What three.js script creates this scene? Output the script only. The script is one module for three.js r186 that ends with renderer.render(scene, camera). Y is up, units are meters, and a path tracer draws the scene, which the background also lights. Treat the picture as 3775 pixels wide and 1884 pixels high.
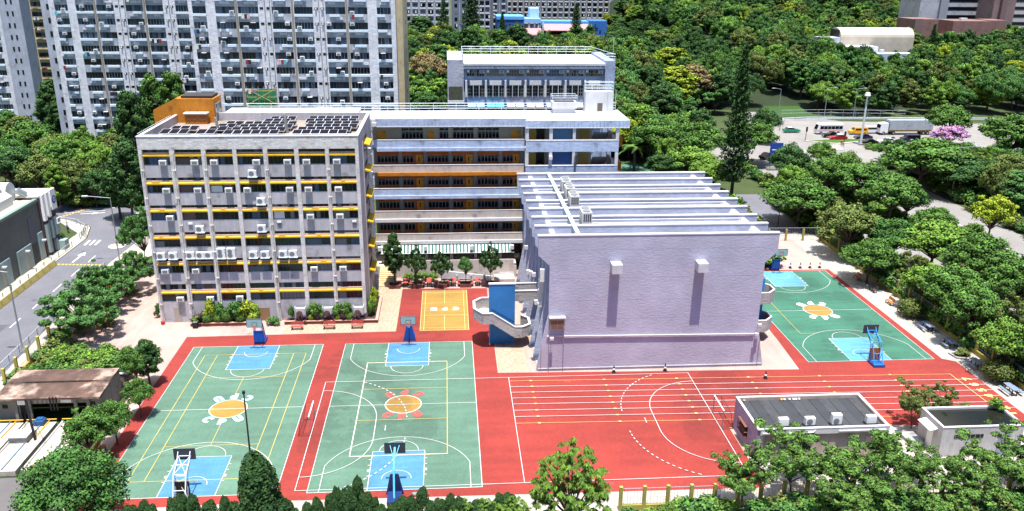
import * as THREE from 'three';
import { Sky } from 'three/addons/objects/Sky.js';
import { MarchingCubes } from 'three/addons/objects/MarchingCubes.js';
import { FontLoader } from 'three/addons/loaders/FontLoader.js';

// ---------- camera, sky, sun, exposure ----------
const scene = new THREE.Scene();
const camera = new THREE.PerspectiveCamera(33.87, 1024 / 511, 0.5, 6000);
{
  const d = Math.PI / 180, yaw = 4.4786 * d, pit = 19.127 * d, rol = 0.606 * d;
  const fwd = new THREE.Vector3(Math.sin(yaw) * Math.cos(pit), -Math.sin(pit), -Math.cos(yaw) * Math.cos(pit));
  const rt = new THREE.Vector3(Math.cos(yaw), 0, Math.sin(yaw)), up = new THREE.Vector3().crossVectors(rt, fwd);
  const R = rt.clone().multiplyScalar(Math.cos(rol)).addScaledVector(up, Math.sin(rol));
  const U = up.clone().multiplyScalar(Math.cos(rol)).addScaledVector(rt, -Math.sin(rol));
  camera.position.set(12.46, 42.686, 91.61);
  camera.quaternion.setFromRotationMatrix(new THREE.Matrix4().makeBasis(R, U, fwd.clone().negate()));
}
const renderer = new THREE.WebGLRenderer({ antialias: true });
renderer.setSize(1024, 511);
renderer.toneMapping = THREE.LinearToneMapping;
renderer.toneMappingExposure = 2.4;
renderer.shadowMap.enabled = true;
const sunDir = new THREE.Vector3(0.012, Math.sin(79 * Math.PI / 180), Math.cos(79 * Math.PI / 180)).normalize();
const sky = new Sky();
sky.name = 'sky'; sky.scale.setScalar(4500);
const su = sky.material.uniforms;
su.turbidity.value = 10; su.rayleigh.value = 0.4; su.mieCoefficient.value = 0.006; su.mieDirectionalG.value = 0.8; su.cloudCoverage.value = 0.55; su.cloudDensity.value = 0.55;
su.sunPosition.value.copy(sunDir);
sky.userData.kind = 'structure';
scene.add(sky);
scene.environmentIntensity = 0.14;
const sun = new THREE.DirectionalLight(0xfff3e4, 4.3);
sun.name = 'sun'; sun.position.copy(sunDir).multiplyScalar(400); sun.castShadow = true;
sun.shadow.mapSize.set(4096, 4096);
Object.assign(sun.shadow.camera, { left: -160, right: 260, top: 260, bottom: -260, near: 1, far: 900 });
scene.add(sun, sun.target);
//FOG

// ---------- helpers ----------
let seed = 7;
const rnd = () => { seed = (seed * 1664525 + 1013904223) >>> 0; return seed / 4294967296; };
const rr = (a, b) => a + (b - a) * rnd();
const pick = a => a[Math.floor(rnd() * a.length)];
const V = (x, y, z) => new THREE.Vector3(x, y, z);
const names = new Map();
function numbered(n) { const k = names.get(n) || 0; names.set(n, k + 1); return k ? n + '_' + String(k).padStart(3, '0') : n; }
function tag(o, label, category, group, kind) {
  if (kind) o.userData.kind = kind;
  if (label) o.userData.label = label;
  if (category) o.userData.category = category;
  if (group) o.userData.group = group;
  return o;
}
function thing(name, label, category, pos = [0, 0, 0], group, turn = 0) {
  const o = new THREE.Group(); o.name = numbered(name); o.position.set(...pos); o.rotation.y = turn;
  o.org = V(...pos); scene.add(o);
  return tag(o, label, category, group);
}
function copy(src, pos, turn, label, group) {
  const o = src.clone(); o.name = numbered(src.name.replace(/_\d+$/, '')); scene.add(o);
  o.userData = { ...src.userData };
  if (pos) o.position.set(...pos); if (turn !== undefined) o.rotation.y = turn;
  if (label) o.userData.label = label; if (group) o.userData.group = group;
  return o;
}
// tileable value noise
function noiseTable(n, s) { const t = new Float32Array(n * n); let q = s; for (let i = 0; i < n * n; i++) { q = (q * 1664525 + 1013904223) >>> 0; t[i] = q / 4294967296; } return t; }
const NT = noiseTable(256, 99);
function vnoise(x, y, per) {
  const xi = Math.floor(x), yi = Math.floor(y), fx = x - xi, fy = y - yi, m = (a) => ((a % per) + per) % per;
  const u = fx * fx * (3 - 2 * fx), v = fy * fy * (3 - 2 * fy);
  const g = (a, b) => NT[(m(b) & 255) * 256 + (m(a) & 255)];
  return (g(xi, yi) * (1 - u) + g(xi + 1, yi) * u) * (1 - v) + (g(xi, yi + 1) * (1 - u) + g(xi + 1, yi + 1) * u) * v;
}
function fbm(x, y, base, oct, gain = 0.5) { let s = 0, a = 1, n = 0, f = base; for (let i = 0; i < oct; i++) { s += a * vnoise(x * f + i * 17, y * f + i * 31, f); n += a; a *= gain; f *= 2; } return s / n; }
function tex(size, fn, srgb = true) {
  const d = new Uint8Array(size * size * 4);
  for (let j = 0; j < size; j++) for (let i = 0; i < size; i++) {
    const c = fn(i / size, j / size), k = (j * size + i) * 4;
    const p = typeof c === 'number' ? [c, c, c] : c;
    for (let q = 0; q < 3; q++) d[k + q] = Math.max(0, Math.min(255, p[q] * 255)); d[k + 3] = 255;
  }
  const t = new THREE.DataTexture(d, size, size); t.wrapS = t.wrapT = THREE.RepeatWrapping; t.magFilter = THREE.LinearFilter; t.minFilter = THREE.LinearMipmapLinearFilter; t.generateMipmaps = true;
  if (srgb) t.colorSpace = THREE.SRGBColorSpace; t.needsUpdate = true; return t;
}
const per = (t, m, m2 = m) => { const c = t.clone(); c.repeat.set(1 / m, 1 / m2); c.needsUpdate = true; return c; };
const tMottle = tex(512, (x, y) => 0.78 + 0.2 * fbm(x, y, 4, 5, 0.6) + 0.05 * (vnoise(x * 256, y * 256, 256) - 0.5));
const tCourt = tex(1024, (x, y) => { const a = fbm(x, y, 5, 6, 0.55), b = vnoise(x * 200, y * 200, 200), c = vnoise(x * 9 + 3, y * 60, 60); return 0.87 + 0.3 * (a - 0.5) + 0.08 * (b - 0.5) + 0.08 * (c - 0.5) - (a < 0.36 ? 0.05 : 0); });
const tStain = tex(512, (x, y) => { const a = fbm(x, y, 6, 5, 0.6), s = fbm(x * 1, y * 0.15, 32, 3, 0.6); return 0.72 + 0.2 * a + 0.12 * s - (a < 0.36 ? 0.1 * (0.36 - a) * 10 : 0); });
const tPave = tex(512, (x, y) => { const u = x * 16, v = y * 8, r = Math.floor(v), uu = u + (r & 1) * 0.5, fu = uu - Math.floor(uu), fv = v - r; const t = 0.84 + 0.14 * NT[(r * 61 + Math.floor(uu) % 16 * 17) & 65535]; const e = fu < 0.07 || fv < 0.05 ? 0.78 : 1; return t * e * (0.94 + 0.08 * fbm(x, y, 16, 3)); });
const tRust = tex(512, (x, y) => { const a = fbm(x, y, 4, 6, 0.6), b = fbm(x + 0.3, y + 0.7, 8, 5, 0.6); const k = Math.max(0, Math.min(1, (a - 0.47) * 6)), g = 0.55 + 0.7 * b; return [(0.5 + 0.42 * k) * g, (0.41 + 0.44 * k) * g, (0.36 + 0.42 * k) * g]; });
const tBumpWave = tex(512, (x, y) => { const w = fbm(x, y, 8, 3) * 0.5; return fbm(x * 0.5 + w * 0.04, y + w * 0.05, 16, 4, 0.6); }, false);
const tBumpLump = tex(512, (x, y) => { const a = fbm(x, y, 20, 3, 0.55), w = fbm(x + 0.31, y + 0.17, 6, 3); return fbm(x + a * 0.02, y * 1 + w * 0.06, 24, 3, 0.5); }, false);
const tBumpFine = tex(256, (x, y) => fbm(x, y, 32, 3, 0.7), false);
const tAsphalt = tex(512, (x, y) => 0.74 + 0.2 * fbm(x, y, 3, 6, 0.62) + 0.12 * (vnoise(x * 256, y * 256, 256) - 0.5));
const tGround = tex(512, (x, y) => { const a = fbm(x, y, 6, 6, 0.65); return [0.42 + 0.2 * a, 0.52 + 0.16 * a, 0.3 + 0.1 * a]; });
const MC = new Map();
function M(hex, rough = 0.85, o = {}) {
  const key = hex + '|' + rough + '|' + JSON.stringify(o, (k, v) => v && v.isTexture ? v.uuid : v);
  if (MC.has(key)) return MC.get(key);
  const p = { color: hex, roughness: rough, metalness: o.metal || 0 };
  if (o.map) p.map = o.map; if (o.bump) { p.bumpMap = o.bump; p.bumpScale = o.bs || 0.01; }
  if (o.ds) p.side = THREE.DoubleSide;
  const m = new (o.phys ? THREE.MeshPhysicalMaterial : THREE.MeshStandardMaterial)({ ...p, ...(o.phys || {}) });
  MC.set(key, m); return m;
}
// geometry collector: world coordinates, one named mesh per build()
class B {
  constructor() { this.p = []; this.n = []; this.u = []; this.i = []; }
  quad(a, b, c, d) {
    const k = this.p.length / 3, ab = [b[0] - a[0], b[1] - a[1], b[2] - a[2]], ad = [d[0] - a[0], d[1] - a[1], d[2] - a[2]];
    let n = [ab[1] * ad[2] - ab[2] * ad[1], ab[2] * ad[0] - ab[0] * ad[2], ab[0] * ad[1] - ab[1] * ad[0]]; const l = Math.hypot(...n) || 1; n = n.map(v => v / l);
    const ax = Math.abs(n[0]), ay = Math.abs(n[1]), az = Math.abs(n[2]);
    for (const q of [a, b, c, d]) { this.p.push(...q); this.n.push(...n); if (ay >= ax && ay >= az) this.u.push(q[0], q[2]); else if (ax >= az) this.u.push(q[2], q[1]); else this.u.push(q[0], q[1]); }
    this.i.push(k, k + 1, k + 2, k, k + 2, k + 3); return this;
  }
  box(x0, y0, z0, x1, y1, z1) {
    if (x0 > x1) [x0, x1] = [x1, x0]; if (y0 > y1) [y0, y1] = [y1, y0]; if (z0 > z1) [z0, z1] = [z1, z0];
    const P = (x, y, z) => [x ? x1 : x0, y ? y1 : y0, z ? z1 : z0];
    this.quad(P(0, 0, 1), P(1, 0, 1), P(1, 1, 1), P(0, 1, 1)); this.quad(P(1, 0, 0), P(0, 0, 0), P(0, 1, 0), P(1, 1, 0));
    this.quad(P(1, 0, 1), P(1, 0, 0), P(1, 1, 0), P(1, 1, 1)); this.quad(P(0, 0, 0), P(0, 0, 1), P(0, 1, 1), P(0, 1, 0));
    this.quad(P(0, 1, 1), P(1, 1, 1), P(1, 1, 0), P(0, 1, 0)); this.quad(P(0, 0, 0), P(1, 0, 0), P(1, 0, 1), P(0, 0, 1)); return this;
  }
  cb(x, y, z, w, h, d) { return this.box(x - w / 2, y, z - d / 2, x + w / 2, y + h, z + d / 2); }
  poly(pts, y) { // flat polygon [x,z] facing up
    const sh = new THREE.Shape(pts.map(q => new THREE.Vector2(q[0], -q[1]))); return this.geo(new THREE.ShapeGeometry(sh, 12).rotateX(-Math.PI / 2).translate(0, y, 0), true);
  }
  geo(g, planar) {
    const k = this.p.length / 3, P = g.attributes.position, N = g.attributes.normal, U = g.attributes.uv;
    for (let q = 0; q < P.count; q++) { this.p.push(P.getX(q), P.getY(q), P.getZ(q)); this.n.push(N.getX(q), N.getY(q), N.getZ(q)); if (planar) this.u.push(P.getX(q), P.getZ(q)); else if (U) this.u.push(U.getX(q), U.getY(q)); else this.u.push(0, 0); }
    if (g.index) for (let q = 0; q < g.index.count; q++) this.i.push(k + g.index.getX(q)); else for (let q = 0; q < P.count; q++) this.i.push(k + q); return this;
  }
  prism(pts, axis, a, b) { // polygon in the two other axes, extruded from a to b; z: [x,y], x: [z,y], y: [x,z]
    const at = (q, t) => axis === 'z' ? [q[0], q[1], t] : axis === 'x' ? [t, q[1], q[0]] : [q[0], t, q[1]];
    const cont = pts.map(q => new THREE.Vector2(q[0], q[1])); let tri = THREE.ShapeUtils.triangulateShape(cont, []);
    const cen = pts.reduce((s, q) => [s[0] + q[0] / pts.length, s[1] + q[1] / pts.length], [0, 0]);
    const area = THREE.ShapeUtils.area(cont), sgn = (axis === 'z' ? 1 : -1) * (area > 0 ? 1 : -1) * (b > a ? 1 : -1);
    for (const [t, s] of [[b, 1], [a, -1]]) for (const T of tri) { const [i, j, k] = s * sgn > 0 ? (area > 0 === true ? T : T) : [T[0], T[2], T[1]]; const A = at(pts[i], t), Bq = at(pts[j], t), C = at(pts[k], t); this.tri(A, Bq, C); }
    for (let q = 0; q < pts.length; q++) { const c = pts[q], d = pts[(q + 1) % pts.length]; if (sgn > 0) this.quad(at(c, a), at(d, a), at(d, b), at(c, b)); else this.quad(at(d, a), at(c, a), at(c, b), at(d, b)); }
    return this;
  }
  tri(a, b, c) {
    const k = this.p.length / 3, ab = [b[0] - a[0], b[1] - a[1], b[2] - a[2]], ac = [c[0] - a[0], c[1] - a[1], c[2] - a[2]];
    let n = [ab[1] * ac[2] - ab[2] * ac[1], ab[2] * ac[0] - ab[0] * ac[2], ab[0] * ac[1] - ab[1] * ac[0]]; const l = Math.hypot(...n) || 1; n = n.map(v => v / l);
    const ax = Math.abs(n[0]), ay = Math.abs(n[1]), az = Math.abs(n[2]);
    for (const q of [a, b, c]) { this.p.push(...q); this.n.push(...n); if (ay >= ax && ay >= az) this.u.push(q[0], q[2]); else if (ax >= az) this.u.push(q[2], q[1]); else this.u.push(q[0], q[1]); }
    this.i.push(k, k + 1, k + 2); return this;
  }
  tube(a, b, r, seg = 6, r2 = r) {
    const A = V(...a), C = V(...b), d = C.clone().sub(A), l = d.length(); if (l < 1e-6) return this;
    const g = new THREE.CylinderGeometry(r2, r, l, seg, 1); g.translate(0, l / 2, 0); g.applyQuaternion(new THREE.Quaternion().setFromUnitVectors(V(0, 1, 0), d.normalize())); g.translate(...a); return this.geo(g);
  }
  path(pts, r, seg = 5) { for (let q = 0; q + 1 < pts.length; q++) this.tube(pts[q], pts[q + 1], r, seg); return this; }
  cyl(x, y0, z, r, y1, seg = 12, r2 = r) { return this.tube([x, y0, z], [x, y1, z], r, seg, r2); }
  make() {
    const g = new THREE.BufferGeometry(); g.setAttribute('position', new THREE.Float32BufferAttribute(this.p, 3)); g.setAttribute('normal', new THREE.Float32BufferAttribute(this.n, 3)); g.setAttribute('uv', new THREE.Float32BufferAttribute(this.u, 2)); g.setIndex(this.i); return g;
  }
  build(name, mat, parent, label) {
    const g = this.make(); let o = V(0, 0, 0), q = parent; while (q && q !== scene) { o.add(q.org || q.position); q = q.parent; }
    g.translate(-o.x, -o.y, -o.z);
    const m = new THREE.Mesh(g, mat); m.name = parent ? name : numbered(name); m.org = V(0, 0, 0); m.castShadow = m.receiveShadow = true; (parent || scene).add(m); if (label) m.userData.label = label; return m;
  }
}
const bb = () => new B();
function mesh(name, g, m, parent, x = 0, y = 0, z = 0) { const o = new THREE.Mesh(g, m); o.name = parent && parent !== scene ? name : numbered(name); o.position.set(x, y, z); o.castShadow = o.receiveShadow = true; (parent || scene).add(o); return o; }
const local = (parent, x, y, z) => { const o = V(x, y, z); let q = parent; while (q && q !== scene) { o.sub(q.org || q.position); q = q.parent; } return o; };
function put(name, g, m, parent, x, y, z, turn = 0) { const l = local(parent, x, y, z), o = mesh(name, g, m, parent, l.x, l.y, l.z); o.rotation.y = turn; return o; }
const struct = o => tag(o, 0, 0, 0, 'structure');
const font = await new FontLoader().loadAsync('fonts/droid/droid_sans_bold.typeface.json');
function textGeo(s, size, fat = 0) {
  const g = new THREE.ExtrudeGeometry(font.generateShapes(s, size), { depth: 0.002, bevelEnabled: fat > 0, bevelSize: fat, bevelThickness: 0.001, bevelSegments: 1, curveSegments: 5 });
  g.computeBoundingBox(); const b = g.boundingBox; g.translate(-(b.min.x + b.max.x) / 2, -(b.min.y + b.max.y) / 2, 0); return g;
}
// materials used in several places
const mWhite = M(0xdcdcda, 0.8, { map: per(tMottle, 6) }), mPaint = M(0xe9e9e4, 0.6);
const mSteel = M(0x9aa3a8, 0.4, { metal: 0.6 }), mDark = M(0x17191b, 0.6), mBlack = M(0x0b0b0c, 0.7), mRail = M(0xc9d3d8, 0.45, { metal: 0.3 });
const mGlass = [0x0d1116, 0x10161d, 0x15181a, 0x0a0c10, 0x1c242c].map(c => M(c, 0.12)), mCurtain = [0x4b5a66, 0x5d4a44, 0x39506a, 0x6b6f70].map(c => M(c, 0.35));
const mFrame = M(0x8d9296, 0.5), mFrameDk = M(0x34383c, 0.5);
const mConc = M(0xa9a8a3, 0.9, { map: per(tStain, 7), bump: per(tBumpFine, 2), bs: 0.01 });
const mACw = M(0xd9dad6, 0.6), mACg = M(0x6f7475, 0.6);
// ---------- the ground ----------
struct(bb().poly([[-1500, -2200], [1700, -2200], [1700, 400], [-1500, 400]], -0.06).build('ground', M(0x6c7358, 1, { map: per(tGround, 26) })));
const mPink = M(0xb49a8c, 0.9, { map: per(tStain, 18) }), mBeige = M(0xb2a084, 0.9, { map: per(tPave, 3.2) }), mPale = M(0xb6ae9f, 0.9, { map: per(tPave, 3.6) });
const mRed = M(0x923227, 0.95, { map: per(tCourt, 37) }), mGreen = M(0x557761, 0.92, { map: per(tCourt, 33) }), mBlue = M(0x4a83a4, 0.9, { map: per(tCourt, 21) }), mYel = M(0xa07c34, 0.9, { map: per(tCourt, 25) });
const mGreenR = M(0x3a7259, 0.92, { map: per(tCourt, 29) }), mBlueR = M(0x5a9cb4, 0.9, { map: per(tCourt, 21) });
const mLine = M(0xd4d2ca, 0.85, { map: per(tMottle, 9) }), mLineY = M(0xc5b25a, 0.9, { map: per(tMottle, 5) });
const yard = struct(bb().poly([[-34.6, 3], [-33.5, 11], [-21, 11], [-19.4, 34], [-19.4, 40], [90, 40], [76, 34], [76, -40], [62, -40], [62, -31], [-30, -31], [-34.6, -30]], 0).build('school_yard', mPink));
struct(bb().poly([[-8, -3.4], [5.75, -3.4], [5.9, -18.2], [2.9, -18.6], [1.85, -8], [-8, -8]], 0.004).build('brick_paving', mBeige));
struct(bb().poly([[17.45, 2.2], [21.0, 2.2], [21.0, 8.25], [17.6, 8.25]], 0.008).build('brick_paving', mBeige));
struct(bb().poly([[16, 30.95], [75, 31.6], [76, 34], [76, 40], [-19, 40], [-19, 31.2], [-1.4, 30.7]], 0.004).build('front_paving', mPale));
struct(bb().poly([[52.6, 21.2], [68.8, 22.9], [75, 31.6], [39, 31.3], [39, 26.5], [52.6, 26.5]], 0.008).build('brick_paving', mPale));
struct(bb().poly([[69.2, -40], [73.6, -40], [73.6, 31], [70.5, 24], [70.5, 8.3], [69.2, 7.5]], 0.006).build('side_path', mPale));
struct(bb().poly([[-19.2, -3.05], [5.72, -3.4], [5.85, -17.7], [17.5, -17.4], [17.55, 8.35], [51.3, 9.35], [51.45, 9.3], [51.9, 2], [52.8, -22.6], [69.0, -22.6], [69.15, 7.6], [70.4, 8.4], [70.45, 23.2], [52.5, 21.3], [39.5, 21.2], [39.5, 31.2], [16, 30.9], [-1.4, 30.65], [-19, 31.1]], 0.012).build('running_track', mRed));
// courts: [x, z, width, length]
const CW = 14.95, CL = 29.7; let lineY = 0.03;
const courts = [[-17.55, -0.1], [0, 0], [53.2, -22]];
function strip(b, x0, z0, x1, z1, w) { // straight painted line
  const dx = x1 - x0, dz = z1 - z0, l = Math.hypot(dx, dz), nx = -dz / l * w / 2, nz = dx / l * w / 2; lineY += 0.0003;
  b.quad([x0 + nx, lineY, z0 + nz], [x1 + nx, lineY, z1 + nz], [x1 - nx, lineY, z1 - nz], [x0 - nx, lineY, z0 - nz]); return b;
}
function arc(b, cx, cz, r, a0, a1, w, n = 40, dash = 0, rz = r) {
  lineY += 0.0003;
  for (let i = 0; i < n; i++) {
    if (dash && i % 2) continue;
    const p = t => { const a = a0 + (a1 - a0) * t; return [Math.cos(a), Math.sin(a)]; }, [c, s] = p(i / n), [d, e] = p((i + 1) / n), R = r + w / 2, Q = r - w / 2, k = rz / r;
    b.quad([cx + R * c, lineY, cz + R * s * k], [cx + Q * c, lineY, cz + Q * s * k], [cx + Q * d, lineY, cz + Q * e * k], [cx + R * d, lineY, cz + R * e * k]);
  }
  return b;
}
const flat = (pts, y, name, m, parent) => { const o = bb().poly(pts, y).build(name, m, parent); return parent ? o : struct(o); };
function letters(parent, s, m, cx, cz, R, size, mid, spread, y) {
  [...s].forEach((c, i) => {
    const a = mid - (i - (s.length - 1) / 2) * spread, g = textGeo(c, size, size * 0.09); // angle measured in x,z; up points to the centre
    const o = mesh('letter', g, m, parent, cx + R * Math.cos(a), y, cz + R * Math.sin(a)); o.rotation.set(-Math.PI / 2, 0, 0); o.rotation.order = 'YXZ'; o.rotation.y = Math.PI / 2 - a; o.rotation.x = -Math.PI / 2;
  });
}
const mLetB = M(0x9fd0e6, 0.9), mLetR = M(0xb5483f, 0.9), mLetW = M(0xdedcd6, 0.9);
courts.forEach(([x, z], k) => {
  const cm = flat([[x, z], [x + CW, z], [x + CW, z + CL], [x, z + CL]], 0.018, 'ball_court', k === 2 ? mGreenR : mGreen), c = x + CW / 2, mid = z + CL / 2, kw = 2.4, kl = 6.1;
  flat([[c - kw, z], [c + kw, z], [c + kw, z + kl], [c - kw, z + kl]], 0.024, 'key_area', k === 2 ? mBlueR : mBlue, cm); flat([[c - kw, z + CL - kl], [c + kw, z + CL - kl], [c + kw, z + CL], [c - kw, z + CL]], 0.024, 'key_area', k === 2 ? mBlueR : mBlue, cm);
  const L = bb(), w = 0.058;
  strip(L, x, z, x + CW, z, w); strip(L, x, z + CL, x + CW, z + CL, w); strip(L, x, z, x, z + CL, w); strip(L, x + CW, z, x + CW, z + CL, w); strip(L, x, mid, x + CW, mid, w);
  for (const e of [0, 1]) {
    const zb = e ? z + CL : z, s = e ? -1 : 1, zk = zb + s * kl, zh = zb + s * 1.65, a = Math.acos(6.5 / 6.9), zs = zh + s * 6.9 * Math.sin(a);
    strip(L, c - kw, zb, c - kw, zk, w); strip(L, c + kw, zb, c + kw, zk, w); strip(L, c - kw, zk, c + kw, zk, w);
    for (const q of [-1, 1]) { strip(L, c + q * 6.5, zb, c + q * 6.5, zs, w); for (const t of [2.2, 3.0, 3.9, 4.8]) strip(L, c + q * (kw + 0.02), zb + s * t, c + q * (kw + 0.25), zb + s * t, t === 3.0 ? 0.35 : 0.08); }
    arc(L, c, zh, 6.9, s > 0 ? a : -a, s > 0 ? Math.PI - a : -Math.PI + a, w); arc(L, c, zk, 1.8, 0, s * Math.PI, w, 24); arc(L, c, zh, 1.3, 0, s * Math.PI, w, 18);
  }
  arc(L, c, mid, 1.83, 0, Math.PI * 2, 0.1, 48);
  const disc = []; for (let i = 0; i < 48; i++) disc.push([c + 1.8 * Math.cos(i * Math.PI / 24), mid + 1.8 * Math.sin(i * Math.PI / 24)]);
  flat(disc, 0.026, 'centre_disc', mYel, cm);
  L.build('court_lines', mLine, cm);
  const lm = [mLetB, mLetR, mLetW][k];
  letters(cm, 'CPU', lm, c, mid, 2.55, 0.95, Math.PI / 2, 0.62, 0.05); letters(cm, 'CPU', lm, c, mid, 2.55, 0.95, -Math.PI / 2, 0.62, 0.05);
  const Y = bb();
  if (k === 0) { for (const t of [-5.7, -4.3, 4.3, 5.7]) strip(Y, c + t + 0.1, z + 2.3, c + t + 0.1, z + 27.3, 0.07); strip(Y, c - 5.6, z + 2.3, c + 5.8, z + 2.3, 0.07); strip(Y, c - 5.6, z + 27.3, c + 5.8, z + 27.3, 0.07); strip(Y, c - 4.2, z + 8, c + 4.4, z + 8, 0.06); strip(Y, c - 4.2, z + 21.7, c + 4.4, z + 21.7, 0.06); strip(Y, c, z + 8, c, z + 12.2, 0.06); strip(Y, c, z + 17.4, c, z + 21.7, 0.06); }
  if (k === 1) { strip(Y, 3.02, 11.46, 11.95, 11.46, 0.07); strip(Y, 3.02, 17.88, 11.95, 17.88, 0.07); strip(Y, 11.95, 5.2, 11.95, 24.3, 0.07); const Q = bb(); strip(Q, 3.02, 5.2, 11.95, 5.2, 0.08); strip(Q, 3.02, 5.2, 3.02, 24.3, 0.08); strip(Q, 3.02, 24.3, 11.95, 24.3, 0.08); Q.build('court_lines', M(0xd9cfae, 0.9), cm); }
  if (k === 2) { strip(Y, x + 2.2, z + 6, x + 2.2, z + 22, 0.07); strip(Y, x + 2.2, z + 22, x + 4.4, z + 22, 0.07); }
  Y.build('court_lines', mLineY, cm);
});
{ // badminton court
  const bc = flat([[8.6, -16.75], [14.75, -16.75], [14.7, -3.3], [8.6, -3.3]], 0.018, 'badminton_court', mYel), L = bb(), w = 0.045;
  for (const x of [8.65, 9.1, 14.2, 14.65]) strip(L, x, -16.7, x, -3.35, w); for (const z of [-16.7, -15.9, -12.1, -8.05, -4.1, -3.35]) strip(L, 8.65, z, 14.65, z, w); strip(L, 11.65, -16.7, 11.65, -12.1, w); strip(L, 11.65, -8.05, 11.65, -3.35, w);
  L.build('court_lines', M(0xcdb878, 0.9), bc);
  [...'CPU'].forEach((s, i) => { const o = mesh('letter', textGeo(s, 0.85, 0.09), M(0xb9d2dc, 0.9), bc, 13.1 - i * 1.42, 0.045, -10.2); o.rotation.set(-Math.PI / 2, 0, Math.PI); });
}
{ // handball pitch and running lanes
  const L = bb(), x0 = -1.05, x1 = 38.6, z0 = 9.6, z1 = 29.35, w = 0.065, zc = 19.45, D = bb(), Y = bb();
  strip(L, x0, z0, x1, z0, w); strip(L, x0, z1, x1, z1, w); strip(L, x0, z0, x0, z1, w); strip(L, x1, z0, x1, z1, w); strip(L, 18.65, z0, 18.65, z1, w);
  for (const [gx, s] of [[x0, 1], [x1, -1]]) {
    const A = s > 0 ? [-Math.PI / 2, 0] : [-Math.PI / 2, -Math.PI], C = s > 0 ? [Math.PI / 2, 0] : [Math.PI / 2, Math.PI];
    arc(L, gx, zc - 1.9, 6, A[0], A[1], w, 20); arc(L, gx, zc + 1.9, 6, C[0], C[1], w, 20); strip(L, gx + s * 6, zc - 1.9, gx + s * 6, zc + 1.9, w);
    arc(D, gx, zc - 1.6, 9, A[0] + s * 0.46 * 0, A[1], 0.09, 46, 1); arc(D, gx, zc + 1.6, 9, C[0], C[1], 0.09, 46, 1); strip(L, gx + s * 7, zc - 0.5, gx + s * 7, zc + 0.5, w);
  }
  const dm = D; // drop the dashes beyond the side lines
  { const P = dm.p, keep = []; for (let q = 0; q < P.length; q += 12) { const z = P[q + 2]; if (z > z0 + 0.1 && z < z1 - 0.1) keep.push(q); } const E = bb(); for (const q of keep) E.quad(P.slice(q, q + 3), P.slice(q + 3, q + 6), P.slice(q + 6, q + 9), P.slice(q + 9, q + 12)); struct(E.build('dashed_marking', mLine)); }
  struct(L.build('pitch_marking', mLine));
  const lanes = [10.45, 11.75, 13.0, 14.25, 15.5, 16.8, 18.05, 19.35], K = bb();
  lanes.forEach((z, i) => { const e = i === 0 || i === 7; strip(e ? Y : K, 18.7, z, e ? 67.9 : 70.3, z + 1.05 + (e ? 0 : 0.04), e ? 0.04 : 0.065); for (let x = 21; x < 66; x += 8) { const zz = z + (x - 18.7) / 50; lineY += 0.0003; Y.quad([x - 0.14, lineY, zz + 0.1], [x + 0.14, lineY, zz + 0.1], [x + 0.14, lineY, zz - 0.1], [x - 0.14, lineY, zz - 0.1]); } });
  strip(Y, 67.8, 11.6, 68.25, 22.4, 0.07);
  struct(K.build('lane_marking', mLine)); struct(Y.build('lane_marking', M(0xd2b86a, 0.9)));
  for (let n = 1; n <= 7; n++) { const o = mesh('lane_number', textGeo(String(n), 0.85, 0.03), M(0xcfd06a, 0.9), null, 69.05 - 0.12 * (7 - n) / 7 + 0.35 * (7 - n) / 7, 0.06, 12.75 + (7 - n) * 1.27); o.rotation.set(-Math.PI / 2, 0, Math.PI / 2); struct(o); }
}
for (const [x, z, w] of [[26, 29.9, 0.9], [25.0, 10.7, 0.7], [45.2, 10.9, 0.9]]) struct(bb().quad([x - w / 2, 0.0245, z + 0.25], [x + w / 2, 0.0245, z + 0.25], [x + w / 2, 0.0245, z - 0.25], [x - w / 2, 0.0245, z - 0.25]).build('track_patch', M(0x9a3a36, 0.95)));
{ const wear = (x, z, w, d, m, n) => { const pts = []; for (let i = 0; i < 14; i++) { const a = i / 14 * 6.283, q = rr(0.7, 1.1); pts.push([x + Math.cos(a) * w * q, z + Math.sin(a) * d * q]); } struct(bb().poly(pts, 0.0255 + rnd() * 0.002).build(n, m)); };
  wear(3.2, 30.3, 1.1, 0.28, M(0x9aa3ac, 0.95, { map: per(tStain, 2) }), 'paint_spill'); wear(9.6, 30.3, 0.8, 0.25, M(0x7d8c88, 0.95, { map: per(tStain, 2) }), 'paint_spill'); wear(4.6, 30.5, 0.5, 0.2, M(0x7fa4bd, 0.95), 'paint_spill'); }
// ---------- roads ----------
const mAsph = M(0x747478, 0.95, { map: per(tAsphalt, 14) }), mRoadPale = M(0x96928a, 0.95, { map: per(tAsphalt, 17) }), mFoot = M(0xb8b09e, 0.9, { map: per(tStain, 11) }), mKerb = M(0xc2bcae, 0.9);
const road = (pts, y, m, n = 'road') => struct(bb().poly(pts, y).build(n, m));
road([[-46.3, 40], [-46.3, -43], [-48, -49], [-54, -54], [-75, -58], [-75, -70], [-50, -66], [-30, -60], [-29, -52], [-37.5, -44], [-38.3, -30], [-36.2, 6], [-34.5, 40]], -0.03, mAsph);
struct(bb().prism([[-48.7, 40], [-48.7, -50], [-56, -53.8], [-75, -57.6], [-75, -57.2], [-54, -53.6], [-48, -48.6], [-46.3, -42.6], [-46.2, 40]], 'y', -0.04, 0.1).build('pavement', mFoot));
struct(bb().prism([[-34.6, 11], [-34.5, -30], [-30, -40], [-29, -50], [-37.3, -44], [-38.1, -30], [-36.1, 6], [-35.2, 20]], 'y', -0.04, 0.1).build('pavement', mFoot));
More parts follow.
